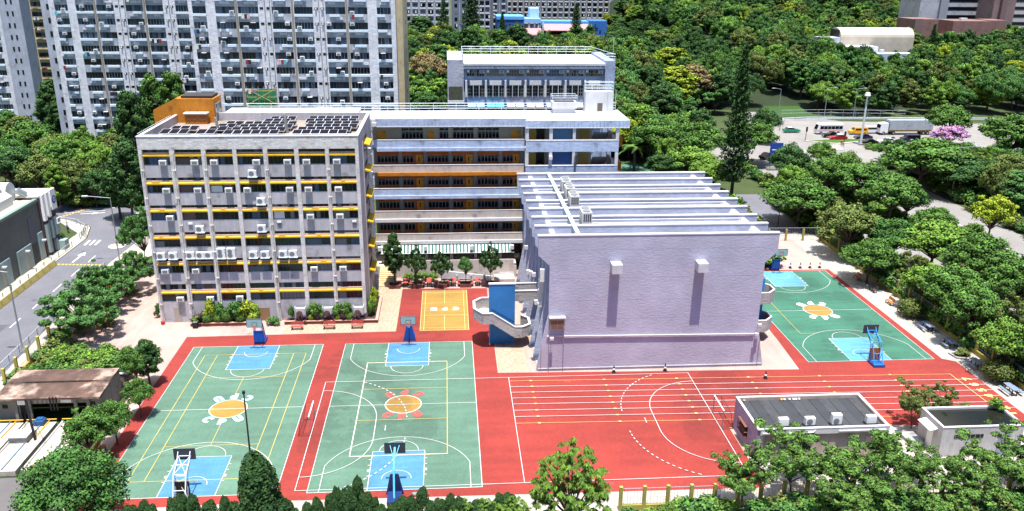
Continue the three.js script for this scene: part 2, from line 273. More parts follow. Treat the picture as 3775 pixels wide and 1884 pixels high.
{ const W = bb(), Y = bb(); lineY = -0.02;
  for (let z = -34; z < 14; z += 6) strip(W, -41.6, z, -41.5, z + 3, 0.16);
  strip(W, -52, -60.5, -46, -61.5, 0.3); strip(W, -44, -57, -40.5, -58, 0.2); strip(W, -56, -57.8, -49.5, -59.3, 0.2); strip(W, -57, -63, -52, -64, 0.25); strip(W, -47, -62.4, -42, -62.9, 0.2);
  for (const [x, z, t] of [[-43.8, -33, 0], [-39.7, -41, 0], [-53, -57.2, 1], [-45.4, -56.8, 1]]) { if (t) { strip(W, x, z, x + 4, z - 0.7, 0.3); lineY += 0.0003; W.quad([x + 2, lineY, z + 0.3], [x + 3.2, lineY, z - 0.5], [x + 2, lineY, z - 1.1], [x + 1.9, lineY, z - 0.4]); } else { strip(W, x, z + 2, x, z - 2, 0.3); lineY += 0.0003; W.quad([x - 0.6, lineY, z - 1.2], [x + 0.6, lineY, z - 1.2], [x + 0.05, lineY, z - 2.8], [x - 0.05, lineY, z - 2.8]); } }
  for (const x of [-45.4, -44.6, -43.8]) strip(W, x, -41.8, x + 0.15, -39.2, 0.4);
  struct(W.build('road_marking', mLine));
  for (const [x0, z0, x1, z1] of [[-46.1, -30.3, -38.4, -29.6], [-56.5, -53.6, -52.6, -61.4]]) { const n = 14; for (let i = 0; i < n; i++) { const a = i / n, e = (i + 0.55) / n; strip(Y, x0 + (x1 - x0) * a, z0 + (z1 - z0) * a, x0 + (x1 - x0) * e, z0 + (z1 - z0) * e, 0.42); } }
  struct(Y.build('speed_hump_marking', M(0xd8ad2f, 0.85))); }
flat([[44, -93], [58, -93], [58, -74], [44, -74]], 0.01, 'rear_court', M(0x4c7a62, 0.95, { map: per(tCourt, 19) }));
road([[-19.6, 22], [-21.9, 22.2], [-22.1, 25.8], [-34, 26], [-34.4, 40], [-19.6, 40]], 0.004, M(0x6f6b68, 0.95, { map: per(tAsphalt, 9) }), 'service_road');
for (const [x, z, w, d] of [[-43.6, -8, 1.6, 5], [-39.4, -22, 1.4, 7], [-40, -50, 4, 1.6], [-44.4, 4, 1.5, 4]]) struct(bb().quad([x, -0.024, z + d], [x + w, -0.024, z + d], [x + w, -0.024, z], [x, -0.024, z]).build('road_patch', M(0x5f5f63, 0.95, { map: per(tAsphalt, 5) })));
for (const [x, z] of [[-42.6, -16], [-39.2, 2], [-44.2, -36], [-40.6, -47]]) struct(bb().cyl(x, -0.03, z, 0.36, -0.018, 16).build('manhole_cover', M(0x4a4a4a, 0.7)));
// dual carriageway on the right and the junction
road([[79, 60], [79, -88], [88, -88], [88, 60]], -0.03, mRoadPale); road([[95, 60], [96.5, -92], [110, -92], [109, 60]], -0.03, mRoadPale);
road([[70, -96], [70, -82], [79, -88], [110, -92], [126, -100], [180, -112], [260, -116], [260, -138], [180, -141], [128, -147], [114, -164], [105, -164], [98, -140], [84, -118]], -0.02, mRoadPale);
road([[62, -31], [63, -60], [66.5, -66], [75, -66], [74, -52], [72.5, -38], [72, -31]], -0.02, M(0x76767a, 0.95, { map: per(tAsphalt, 12) }), 'side_street');
struct(bb().prism([[88, 60], [88, -86], [95, -88], [95, 60]], 'y', -0.04, 0.12).build('road_verge', M(0x6d8a3f, 1, { map: per(tGround, 9) })));
struct(bb().prism([[73.9, 60], [73.9, -62], [79, -62], [79, 60]], 'y', -0.04, 0.08).build('road_verge', M(0x62803c, 1, { map: per(tGround, 7) })));
struct(bb().prism([[104.5, -118], [117, -121.6], [124, -118.5], [112, -114]], 'y', -0.04, 0.14).build('traffic_island', mFoot)); struct(bb().prism([[106, -118], [117, -120.8], [122, -118.3], [112, -115]], 'y', 0.14, 0.2).build('island_grass', M(0x6f9440, 1, { map: per(tGround, 5) })));
struct(bb().prism([[104, -111], [112, -113], [110, -106.5], [105.5, -107.5]], 'y', -0.04, 0.14).build('traffic_island', mFoot));
struct(bb().prism([[116, -107.5], [125, -112], [130, -110.5], [119.5, -105.5]], 'y', -0.04, 0.5).build('flower_bed', M(0x7d8b3a, 1, { map: per(tGround, 3) })));
{ const W = bb(); lineY = -0.012; for (let x = 128; x < 200; x += 7) { strip(W, x, -122 - (x - 128) * 0.05, x + 3, -122.2 - (x - 128) * 0.05, 0.15); strip(W, x, -132, x + 3, -132, 0.15); } for (let z = -80; z < 30; z += 7) { strip(W, 102.5, z, 102.4, z + 3, 0.15); strip(W, 83.5, z, 83.5, z + 3, 0.15); } for (let i = 0; i < 6; i++) strip(W, 100 + i * 1.1, -107 + i * 0.2, 100.4 + i * 1.1, -103 + i * 0.2, 0.55); struct(W.build('road_marking', mLine)); }
// hillside behind the road, on the right
function hillY(x, z) {
  const sm = t => { t = Math.max(0, Math.min(1, t)); return t * t * (3 - 2 * t); }, b = sm((x - 60) / 70);
  let h = (5 * sm((-z - 156) / 120) + 19 * sm((-z - 345) / 90)) * b + 11 * sm((-z - 156) / 110) * sm((x - 84) / 30) * sm((175 - x) / 40);
  h += 10.5 * sm((-z - 95) / 85) * sm((82 - x) / 16) * sm((x + 40) / 30) * sm((z + 260) / 50);
  return h + (h > 0.5 ? 2.2 * (vnoise(x / 30 + 40, z / 30 + 40, 256) - 0.5) : 0) - 0.05;
}
{ const g = new THREE.PlaneGeometry(1, 1, 110, 110), P = g.attributes.position, U = g.attributes.uv;
  for (let i = 0; i < P.count; i++) { const x = -140 + (P.getX(i) + 0.5) * 760, z = -92 - (0.5 + P.getY(i)) * 600; P.setXYZ(i, x, hillY(x, z) - (hillY(x, z) < 0.3 ? 0.4 : 0), z); U.setXY(i, x, z); }
  g.computeVertexNormals(); const o = mesh('hillside', g, M(0x3c4a2a, 1, { map: per(tGround, 31), ds: 1 }), null); struct(o); }
{ const b = bb(), n = 10; for (let i = 0; i < n; i++) for (let j = 0; j < n; j++) { const q = (u, v) => { const x = 112.5 + 12 * u / n, z = -152 - 18 * v / n; return [x, Math.max(0, hillY(x, z)) + 0.12, z]; }; b.quad(q(i, j), q(i + 1, j), q(i + 1, j + 1), q(i, j + 1)); } struct(b.build('grass_bank', M(0x557a34, 1, { map: per(tGround, 5) }))); }
// ---------- window and air-conditioner kits (shared geometries) ----------
const kits = new Map();
function winKit(w, h, cols, rows, bar = 0.05, dep = 0.08) {
  const k = [w, h, cols, rows, bar].join(); if (kits.has(k)) return kits.get(k);
  const f = bb(), cw = w / cols, ch = h / rows;
  for (let i = 0; i <= cols; i++) { const x = -w / 2 + i * cw; f.box(x - bar / 2, 0, -dep / 2, x + bar / 2, h, dep / 2); }
  for (let j = 0; j <= rows; j++) { const y = j * ch; for (let i = 0; i < cols; i++) { const x = -w / 2 + i * cw; f.box(x + bar / 2, Math.max(0, y - bar / 2), -dep / 2 + 0.003, x + cw - bar / 2, Math.min(h, y + bar / 2), dep / 2 - 0.003); } }
  const p = bb().box(-cw / 2 + bar / 2, bar / 2, -0.012, cw / 2 - bar / 2, ch - bar / 2, 0.012).make(), spots = [];
  for (let j = 0; j < rows; j++) for (let i = 0; i < cols; i++) spots.push([-w / 2 + (i + 0.5) * cw, j * ch]);
  const kit = { f: f.make(), p, spots }; kits.set(k, kit); return kit;
}
function win(parent, x, y, z, w, h, cols, rows, frame = mFrame, glass = mGlass, turn = 0, name = 'window', bar = 0.05) {
  const k = winKit(w, h, cols, rows, bar), o = put(name, k.f, frame, parent, x, y, z, turn); const tone = rnd();
  for (const [px, py] of k.spots) mesh('pane', k.p, tone < 0.16 ? glass[0] : pick(glass), o, px, py, 0);
  return o;
}
const acBody = bb().box(-0.42, 0, -0.3, 0.42, 0.55, 0.32).make(), acFace = bb().box(-0.3, 0.09, 0.321, 0.3, 0.44, 0.335).make();
function windowAC(parent, x, y, z, turn = 0) { const o = put('window_air_conditioner', acBody, mACw, parent, x, y, z, turn); mesh('grille', acFace, mACg, o); return o; }
const cdBody = bb().box(-0.48, 0, -0.2, 0.48, 0.8, 0.2).make(), cdTall = bb().box(-0.5, 0, -0.2, 0.5, 1.25, 0.2).make();
const cdFan = (() => { const b = bb(); b.tube([-0.1, 0.4, 0.2], [-0.1, 0.4, 0.225], 0.3, 16); return b.make(); })(), cdFoot = bb().box(-0.55, -0.08, -0.25, 0.55, -0.005, 0.3).make(), fanT = bb().tube([-0.1, 0.9, 0.2], [-0.1, 0.9, 0.225], 0.27, 16).make();
function condenser(parent, x, y, z, tall = 0, turn = 0) { const o = put('outdoor_condenser', tall ? cdTall : cdBody, mACw, parent, x, y, z, turn); mesh('fan', cdFan, mACg, o); if (tall) mesh('fan', fanT, mACg, o); mesh('bracket', cdFoot, mRail, o); return o; }

// ---------- classroom block ----------
const mGrey = M(0xc0bdc0, 0.9, { map: per(tStain, 9), bump: per(tBumpFine, 3), bs: 0.012 }), mPil = M(0xe0dcd5, 0.9, { map: per(tStain, 5), bump: per(tBumpWave, 4), bs: 0.03 }), mPeach = M(0xd8b9a6, 0.9, { map: per(tMottle, 4) }), mAwn = M(0xe0b000, 0.6, { map: per(tMottle, 2) });
const mOrange = M(0xc47a08, 0.8, { map: per(tStain, 6), bump: per(tBumpWave, 3), bs: 0.02 }), mDeck = M(0x9a8c7c, 0.95, { map: per(tStain, 6) });
{
  const X0 = -23.5, X1 = 1.85, Z0 = -7.35, Z1 = -24.2, T = 23.43;
  const c = thing('classroom_block', 'six storey grey classroom block with yellow awnings and solar panels on its roof', 'building', [-10.8, 0, -15.8]);
  const w = bb(), lint = bb(), rows = [0, 1, 2, 3, 4].map(k => 21.91 - 3.38 * k).concat([5.08]), zf = Z0 - 0.28;
  // front: spandrels behind the pilasters, openings between
  bb().box(X0, 21.95, zf - 0.3, X1, T, Z0).build('top_band', mPil, c);
  for (let k = 0; k < 6; k++) {
    const t = rows[k], hi = k === 5 ? 0.75 : 0.36, low = t - (k === 5 ? 2.22 : 1.84), nx = k < 5 ? rows[k + 1] : -0.2;
    w.box(X0 + 0.02, nx, zf - 0.25, X1 - 0.02, low, zf); lint.box(X0 + 0.02, t - hi - 0.42, zf - 0.25, X1 - 0.02, t - hi, zf + 0.02);
  }
  // other walls, parapets and roof deck
  w.box(X0, -0.1, Z1, X0 + 0.3, T, zf - 0.301); w.box(X1 - 0.3, -0.1, Z1, X1, T, zf - 0.301); w.box(X0 + 0.301, -0.1, Z1, X1 - 0.301, T, Z1 + 0.3);
  w.build('wall', mGrey, c); lint.build('lintel_band', mPeach, c);
  bb().box(X0 + 0.31, 22.1, Z1 + 0.31, X1 - 0.31, 22.42, zf - 0.31).build('roof_deck', mDeck, c);
  bb().box(X0 + 0.4, 0, zf - 1.2, X1 - 0.4, 22, zf - 1).build('inner_wall', mGrey, c);
  const cop = bb(); cop.box(X0 - 0.05, T, Z0 - 0.5, X1 + 0.05, T + 0.07, Z0 + 0.05); cop.box(X0 - 0.05, T, Z1, X0 + 0.35, T + 0.07, Z0 - 0.501); cop.box(X1 - 0.35, T, Z1, X1 + 0.05, T + 0.07, Z0 - 0.501); cop.build('coping', mWhite, c);
  const px = [[-23.5, -23.08], [-19.98, -19.42], [-16.36, -15.85], [-12.78, -12.32], [-9.26, -8.76], [-5.66, -5.16], [-2.07, -1.62], [1.44, 1.85]];
  px.forEach(([a, b], i) => { bb().box(a, 0, zf - 0.28, b, 21.948, Z0 - 0.002).build('pilaster', mPil, c); if (i % 2 === 0 || i === 1) { const p = bb(); p.cyl((a + b) / 2 + 0.1, 0.2, Z0 + 0.08, 0.06, 21.5, 6); for (let y = 2.5; y < 21; y += 3.38) p.cb((a + b) / 2 + 0.1, y, Z0 + 0.07, 0.34, 0.12, 0.16); p.build('drain_pipe', mPil, c); } });
  const acs = [[1, 1, -1, 1, 1, -1, -1], [1, 1, 1, -1, 1, -1, -1], [1, 0, 0, 0, 0, -1, -1], [0, 0, 0, 0, 0, 0, 0], [-1, -1, 0, 0, 0, -1, -1], [1, 1, 1, 0, 0, 0, 0]];
  for (let k = 0; k < 6; k++) for (let i = 0; i < 7; i++) {
    const a = px[i][1] + 0.06, b = px[i + 1][0] - 0.06, x = (a + b) / 2, W = b - a - 0.1, t = rows[k], hi = k === 5 ? 0.75 : 0.36, low = t - (k === 5 ? 2.22 : 1.84), lt = t - hi - 0.42;
    const pal = rnd() < 0.22 ? [mCurtain[2], mGlass[1]] : rnd() < 0.3 ? [mCurtain[3], mGlass[0], mGlass[4]] : mGlass;
    win(c, x, t - hi, zf - 0.14, W, hi, 6, 1, mFrameDk, pal); win(c, x, low, zf - 0.14, W, lt - low, 6, 1, mFrameDk, pal);
    const yb = lt + 0.06; const aw = bb().prism([[zf + 0.02, yb + 0.16], [zf + 0.02, yb + 0.06], [zf + 0.22, yb - 0.1], [zf + 0.22, yb + 0.07]], 'x', a - 0.05, b + 0.05).build('awning', mAwn, c); if (k > 0 && rnd() < 0.6) bb().cb(x + rr(-0.8, 0.8), yb + 0.13, zf + 0.12, rr(0.4, 0.9), 0.1, 0.12).build('awning_roll', mAwn, c);
    if (rnd() < 0.5) { const bw = rr(0.3, 0.7) * W; bb().box(a + 0.05, low + 0.03, zf - 0.1, a + 0.05 + bw, lt - rr(0.1, 0.4), zf - 0.09).build('blind', pick([mCurtain[0], mCurtain[1], mCurtain[2], mCurtain[3], mACw]), c); }
    if (acs[k][i]) windowAC(c, x + acs[k][i] * (W / 2 - 0.75), low + 0.05, zf + 0.1);
  }
  const cond = [[3, 19.0, [0.1]], [3, 15.6, [0.8]], [1, 12.2, [0.4]], [3, 12.2, [0.6]], [0, 8.85, [-0.9, 0.5]], [1, 8.9, [-1.1, 0.1, 1.1]], [2, 8.85, [-1, 0.2]], [3, 8.85, [-0.7, 0.7]], [4, 8.9, [-0.7, 0.5]]];
  for (const [i, y, xs] of cond) for (const x of xs) condenser(c, (px[i][1] + px[i + 1][0]) / 2 + x, y - 0.35, zf + 0.28, y < 10 && i === 2 ? 1 : 0);
  for (const [x, y] of [[-18.6, 12.75], [-8.1, 12.85], [0.9, 12.8]]) bb().cb(x, y, zf + 0.08, 0.5, 0.2, 0.14).build('wall_lamp', mACw, c);
  // right side wall: small windows, awnings, condensers
  for (let k = 0; k < 6; k++) { const t = rows[k]; win(c, X1 + 0.02, t - 0.4, -15.5, 3.6, 0.4, 4, 1, mFrameDk, mGlass, Math.PI / 2); win(c, X1 + 0.02, t - 1.84, -15.5, 3.6, 0.9, 4, 1, mFrameDk, mGlass, Math.PI / 2); bb().prism([[X1, t - 0.6], [X1, t - 0.75], [X1 + 0.75, t - 0.95], [X1 + 0.75, t - 0.8]], 'z', -17.4, -13.6).build('awning', mAwn, c); condenser(c, X1 + 0.3, t - 2.9, -17.6 - (k % 2), 0, Math.PI / 2); }
  bb().cyl(X1 + 0.09, 0.3, -11.6, 0.05, 22, 6).build('drain_pipe', mPil, c);
  // ground floor doors
  bb().box(-21.9, 0, zf, -21.0, 2.05, zf + 0.04).build('door', M(0x9b9488, 0.7), c); bb().box(-11.6, 0, zf, -10.2, 1.75, zf + 0.05).build('door', M(0x8a6a4c, 0.7), c);
  // orange stair head at the back left
  const o = bb().prism([[-26.2, 20], [-26.2, 24.15], [-23.3, 25.6], [-18.35, 25.55], [-18.35, 22.421], [-23.45, 22.421], [-23.51, 20]], 'z', -26.2, -22.2).build('stair_head', mOrange, c);
  bb().box(-26.1, 0, -26.1, -23.52, 20, -22.3).build('stair_tower', mGrey, c);
  bb().box(-22.6, 25.62, -25.8, -18.6, 25.9, -22.6).build('stair_head_roof', M(0x2c2a2a, 0.8), c);
  win(c, -18.3, 22.5, -24.1, 2.6, 2.3, 4, 2, mFrame, [mCurtain[3], mGlass[1]], Math.PI / 2);
  const cab = bb().box(-21.9, 22.42, -22, -19.1, 23.75, -21.1).build('meter_cabinet', M(0x9c5c14, 0.8), c); bb().box(-22.05, 23.76, -22.05, -18.95, 23.9, -20.9).build('cabinet_roof', mWhite, cab);
  for (const x of [-21.4, -20.7, -19.9, -19.4]) bb().cb(x, 23.05, -21.06, 0.3, 0.35, 0.08).build('meter_box', M(0x6d5a44, 0.7), cab);
  const rl = bb(); rl.path([[X0 + 0.15, T + 0.35, Z0 - 0.2], [X0 + 0.15, T + 0.35, -20]], 0.03); rl.path([[X0 + 0.1, T + 0.12, -8.2], [X1 - 0.1, T + 0.12, -8.2]], 0.03); for (let z = -8; z > -20; z -= 2) rl.cyl(X0 + 0.15, T, z, 0.02, T + 0.35, 4); rl.build('roof_rail', mRail, c);
  for (const [x, z, h] of [[-16.2, -15.3, 1.9], [-7.6, -14.6, 2.4]]) { bb().tube([x, 22.42, z], [x - 0.25, 22.42 + h, z], 0.22, 8, 0.16).build('vent_pipe', mConc, c); }
  const st = bb(); for (let i = 0; i < 5; i++) st.box(-13.4, 22.42 + i * 0.25, -22.2 - i * 0.28, -12.5, 22.47 + i * 0.25, -21.95 - i * 0.28); st.path([[-13.4, 22.4, -21.9], [-13.4, 24.5, -23.3]], 0.03); st.path([[-12.5, 22.4, -21.9], [-12.5, 24.5, -23.3]], 0.03); st.build('access_steps', mSteel, c);
  // solar rows
  const mCell = M(0x0e0d16, 0.75, { phys: { specularIntensity: 0.25 } }), mAl = M(0xb5bac0, 0.6), pw = 1.1, pl = 1.9, cell = (() => { const b = bb(); b.box(0.03, 0.012, -pl + 0.03, pw - 0.03, 0.04, -0.03); return b.make(); })(), fr = (() => { const b = bb(); b.box(0, 0, -pl, 0.035, 0.045, 0); b.box(pw - 0.035, 0, -pl, pw, 0.045, 0); b.box(0.036, 0, -pl, pw - 0.036, 0.045, -pl + 0.05); b.box(0.036, 0, -0.05, pw - 0.036, 0.045, 0); return b.make(); })();
  const sets = [['large right hand array on the classroom roof', -6.6, 6, [-11.6, -13.6, -15.6, -17.6, -19.6, -21.5], [0, 0.3, 0.9, 0.9, 0.4, 0.5]], ['middle array on the classroom roof', -14.9, 6, [-11.6, -13.6, -15.6, -17.6], [0, 0.5, 1.0, 1.2]], ['short array by the ladder', -11.6, 3, [-19.6, -21.4], [0, 0.5]], ['array beside the left parapet', -22.6, 3, [-12.4, -14.6], [0, 0.6]], ['small array behind the vent pipe', -18.2, 2, [-12.2, -14.2, -16.0, -17.8], [0, 0.9, 1.5, 2.1]]];
  const ord = ['front row', 'second row', 'third row', 'fourth row', 'fifth row', 'last row'];
  for (const [nm, x0, n, zs, off] of sets) zs.forEach((z, j) => {
    const r = thing('solar_panel_row', `${ord[j]} of solar panels in the ${nm}`, 'solar panels', [x0 + off[j], 22.42, z], 'solar panels on the classroom roof');
    const k = bb(); for (let i = 0; i <= n; i += 1) { k.cb(x0 + off[j] + Math.min(i * 1.1 + 0.05, n * 1.1 - 0.1), 22.421, z - 0.1, 0.05, 0.36, 0.05); k.cb(x0 + off[j] + Math.min(i * 1.1 + 0.05, n * 1.1 - 0.1), 22.421, z - 1.5, 0.05, 0.55, 0.05); } k.build('rack', mAl, r);
    for (let i = 0; i < n; i++) { const p = mesh('panel', cell, mCell, r, i * 1.1, 0.4, 0); p.rotation.x = 0.12; mesh('panel_frame', fr, mAl, p); }
  });
}
// ---------- corridor wing with the open stair end ----------
const mBlueW = M(0xb6c6dc, 0.85, { map: per(tStain, 8), bump: per(tBumpWave, 4), bs: 0.025 }), mBeigeW = M(0xcfc4b8, 0.9, { map: per(tStain, 8) }), mTerra = M(0xd87840, 0.85, { map: per(tMottle, 4) }), mRoofW = M(0xd9d9d6, 0.8, { map: per(tMottle, 9) }), mCream = M(0xd2cbb4, 0.9, { map: per(tMottle, 5) }), mDoor = M(0xe09c30, 0.6);
{
  const c = thing('corridor_wing', 'long white roofed school wing with open corridors and orange doors behind the courtyard', 'building', [18, 0, -27]);
  const ZF = -24, ZI = -26.4, xa = 1.9, xb = 23.1, tops = [19.59, 16.04, 12.69, 9.38, 5.98], led = [18.53, 15.03, 11.7, 8.27, 4.94];
  const cols = [[1.95, 2.33], [5.4, 5.87], [8.95, 9.42], [12.5, 12.95], [16.04, 16.52], [19.65, 20.12], [22.75, 23.1]];
  const pm = [mBlueW, mBeigeW, mBlueW, mBeigeW, mBeigeW], lm = [mBlueW, mOrange, mBlueW, mWhite, mWhite];
  tops.forEach((t, k) => {
    const l = led[k]; bb().box(xa, l, ZF - 0.15, xb - 0.002, t, ZF).build('corridor_parapet', pm[k], c, k === 1 || k > 2 ? 'beige corridor parapet' : 'pale blue corridor parapet');
    bb().box(xa + (k < 2 ? 0.7 : 0), l - 0.47, ZF - 0.2, xb - 0.004, l - 0.002, ZF + 0.22).build('ledge', lm[k], c, k === 1 ? 'orange ledge' : undefined);
    const s = bb().box(xa, l - 0.4, -31, xb - 0.006, l - 0.05, ZF - 0.21).build('floor_slab', mConc, c);
    bb().box(xa, t - 0.002, ZF - 0.19, xb - 0.008, t + 0.05, ZF + 0.03).build('handrail', mWhite, c);
  });
  const fl = [18.48, 14.98, 11.65, 8.22, 4.89];
  // corridor back walls
  for (let k = 0; k < 5; k++) {
    const f = fl[k] - 0.05, ceil = k ? fl[k - 1] - 0.4 : 22.0, m = k ? mTerra : mCream;
    const wl = bb().box(xa, f, ZI - 0.3, xb, ceil, ZI - 0.06).build('corridor_wall', m, c, k ? 'terracotta corridor wall' : 'cream corridor wall');
    for (const [a, b] of cols) bb().box(a, f, ZI - 0.05, b, ceil, ZI + 0.12).build('column', k ? mConc : mCream, c);
    const y = f + 1.0;
    if (k) for (let i = 0; i < 6; i++) {
      const a = cols[i][1], b = cols[i + 1][0], x = (a + b) / 2;
      if (i % 2 === 0) win(c, x, y, ZI - 0.02, 2.95, 0.95, 6, 1, mFrame, mGlass, 0, 'window', 0.08);
      else { win(c, a + 0.85, y, ZI - 0.02, 1.5, 0.95, 3, 1, mFrame, mGlass, 0, 'window', 0.08); const d = bb().box(b - 1.1, f, ZI - 0.05, b - 0.12, f + 2.05, ZI + 0.01).build('door', mDoor, c); bb().box(b - 0.75, f + 1.15, ZI + 0.012, b - 0.6, f + 1.8, ZI + 0.02).build('pane', mGlass[0], d); bb().box(b - 1.08, f + 0.02, ZI + 0.012, b - 0.14, f + 0.5, ZI + 0.02).build('kick_plate', mSteel, d); const n = mesh('door_number', textGeo([0, ['22', '21', '20'], ['18', '17', '16'], ['12', '11', '10'], ['8', '7', '6']][k][(i - 1) / 2], 0.16), mBlack, d, 0, 0, 0); const l = local(d, b - 0.33, f + 1.7, ZI + 0.015); n.position.copy(l); }
    } else {
      for (const [x, w] of [[7.45, 3.0], [12.0, 1.5], [14.65, 3.0], [18.2, 3.0]]) { win(c, x, y - 0.1, ZI - 0.02, w, 1.0, Math.round(w * 2), 1, mFrame, mGlass, 0, 'window', 0.09); win(c, x, y + 1.0, ZI - 0.02, w, 0.42, Math.round(w), 1, mFrame, mGlass, 0, 'window', 0.09); }
      for (const [x, w, n] of [[3.15, 1.35, '24'], [10.05, 0.95, '23A'], [22.0, 1.35, '25']]) { const d = bb().box(x - w / 2, f, ZI - 0.05, x + w / 2, f + 2.05, ZI + 0.01).build('door', mDoor, c); const q = mesh('door_number', textGeo(n, 0.2), mBlack, d); q.position.copy(local(d, x + w / 2 - 0.3, f + 1.8, ZI + 0.015)); bb().box(x - w / 2 + 0.02, f + 0.55, ZI + 0.012, x + w / 2 - 0.02, f + 0.75, ZI + 0.02).build('push_plate', mSteel, d); }
    }
  }
  bb().box(xa, 1.75, -31, xb, 22.0, -30.8).build('rear_wall', mBlueW, c);
  // roof slab and ribbed fascia
  bb().box(0, 22.0, -31.2, 23.3, 22.5, -24.0).box(23.301, 22.0, -31.2, 37.4, 22.5, -22.0).build('roof', mRoofW, c);
  const fa = bb().box(xa + 0.6, 21.5, ZF - 0.2, 23.29, 22.55, ZF + 0.05); fa.box(23.0, 21.62, -22.25, 37.45, 22.6, -21.95); fa.box(37.2, 21.62, -30.9, 37.45, 22.6, -22.251); fa.build('fascia', mBlueW, c);
  for (let x = 3; x < 23; x += 0.52) bb().box(x, 21.9, ZF + 0.05, x + 0.06, 22.5, ZF + 0.16).build('rib', mBlueW, c); for (let x = 23.5; x < 37.2; x += 0.52) bb().box(x, 22.0, -21.95, x + 0.06, 22.55, -21.84).build('rib', mBlueW, c);
  bb().box(xa + 0.6, 21.42, ZF - 0.2, 23.28, 21.499, ZF + 0.12).box(23.0, 21.55, -22.25, 37.45, 21.619, -21.88).build('drip_edge', mWhite, c);
  // stair end
  const ZE = -22, ex = [[23.05, 23.5], [26.35, 26.8], [29.6, 30.0], [35.6, 36.05]], et = [19.8, 16.25];
  et.forEach((t, k) => {
    bb().box(23.11, t - 1.55 - (k ? 1.2 : 0), ZE - 0.2, 36.05, t, ZE).build('balcony_parapet', mBlueW, c); bb().box(23.11, t - 1.55, -31, 36.05, t - 1.2, ZE - 0.201).build('floor_slab', mConc, c);
    bb().path([[23.4, t + 0.12, ZE - 0.1], [35.8, t + 0.12, ZE - 0.1]], 0.035).build('handrail', mWhite, c); bb().box(23.11, t + 0.001, ZE - 0.24, 36.05, t + 0.05, ZE + 0.03).build('coping', mWhite, c);
    for (const [a, b] of ex) bb().box(a, t + 0.052, ZE - 0.42, b, k ? 18.24 : 21.61, ZE - 0.02).build('column', mWhite, c);
    const y = t - 1.2; bb().box(23.2, y, -26.6, 25.0, y + 3.0, -26.4).box(26.2, y, -26.6, 33.0, y + 3.0, -26.4).box(25.0, y + 2.3, -26.6, 26.2, y + 3.0, -26.401).build('corridor_wall', mCream, c); bb().box(23.11, y, -31, 33.0, y + 3.2, -30.8).build('rear_wall', mCream, c); bb().box(32.8, y, -30.79, 33.0, y + 3, -26.61).build('partition_wall', mCream, c);
    bb().box(24.0, y, -26.39, 24.9, y + 2.1, -26.34).build('door', M(0xc2a23c, 0.6), c); bb().box(31.2, y, -26.39, 32.6, y + 2.1, -26.34).build('door', M(0xb49a48, 0.6), c);
    bb().box(26.85, t + 0.06, ZE - 0.5, 29.55, (k ? 18.2 : 21.5), ZE - 0.45).build('sun_screen', M(k ? 0x1e4d86 : 0x3a6a8f, 0.7, { map: per(tMottle, 3) }), c);
    const s = bb(); for (let i = 0; i < 9; i++) s.box(33.2, y + i * 0.17, -28.6 + i * 0.28, 35.4, y + 0.17 + i * 0.17, -28.3 + i * 0.28); s.build('stair_flight', mConc, c); bb().tube([33.2, y + 1, -28.6], [33.2, y + 2.5, -26], 0.04).build('stair_rail', M(0x3a2a26, 0.6), c);
    bb().box(35.7, y, -28.5, 36.04, y + 1.4, -25).build('side_parapet', mWhite, c); bb().box(36.06, y - 0.4, -28, 37.3, y + 0.9, -25.5).build('side_balcony', mOrange, c); bb().cyl(34.9, y, -24.5, 0.06, y + 3, 6).build('fire_main', M(0x7d2018, 0.5), c);
  });
  bb().box(23.11, 0, -31, 36.05, 14.6, -22.05).build('lower_storeys', mBlueW, c);
  const dp = bb(); dp.path([[30.2, 18.0, -21.75], [30.0, 17.6, -21.8], [30.0, 15.2, -21.8], [25.8, 15.05, -21.8]], 0.14, 7); dp.build('drain_pipe', M(0x3c4a55, 0.5), c);
  bb().cb(26.57, 17.2, -21.9, 0.5, 0.5, 0.3).build('lamp', mWhite, c);
  const dl = bb(); dl.path([[2.2, 22.3, -23.7], [2.2, 21.3, -23.7], [2.0, 20.9, -23.9], [2.1, 19, -23.85]], 0.12, 7); dl.cb(2.4, 21.6, -23.6, 0.6, 0.5, 0.5); dl.build('drain_pipe', mWhite, c);
  // ground floor: podium, wall, striped canopy
  bb().box(5.5, 0, -31, 22, 1.8, -21.6).build('podium', mBeigeW, c); bb().box(5.5, 1.801, -21.75, 21.6, 2.75, -21.6).build('podium_parapet', mBeigeW, c);
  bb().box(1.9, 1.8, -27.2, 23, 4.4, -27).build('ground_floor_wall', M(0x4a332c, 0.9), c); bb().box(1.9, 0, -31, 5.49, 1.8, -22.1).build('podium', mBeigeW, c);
  const cg = M(0x1c5546, 0.8), cw = M(0xcfd6cf, 0.8); for (let i = 0; i < 76; i++) { const x = 2.6 + i * 0.25; bb().quad([x, 3.45, -22.7], [x + 0.248, 3.45, -22.7], [x + 0.248, 4.35, -23.75], [x, 4.35, -23.75]).quad([x, 4.33, -23.75], [x + 0.248, 4.33, -23.75], [x + 0.248, 3.43, -22.7], [x, 3.43, -22.7]).build('canopy_stripe', i % 2 ? cg : cw, c); }
  for (const x of [2.5, 9, 15.6, 21.4]) { bb().cb(x, 3.9, -22.8, 0.5, 0.6, 0.5).build('canopy_lamp', mWhite, c); }
  bb().path([[2.5, 3.44, -22.66], [21.7, 3.44, -22.66]], 0.05).build('canopy_edge', mWhite, c);
  for (const x of [5.6, 9.1, 12.7, 16.2, 19.8]) bb().box(x - 0.2, 1.801, -24.4, x + 0.2, 4.5, -24).build('column', mConc, c);
  // flight of steps in the courtyard corner
  for (let i = 0; i < 11; i++) bb().box(2.5, i ? 0 : 0, -18.7 - i * 0.32, 4.55, (i + 1) * 0.164, -18.7 - (i + 1) * 0.32 + 0.001).build('step', M(0xc9b68e, 0.9), c);
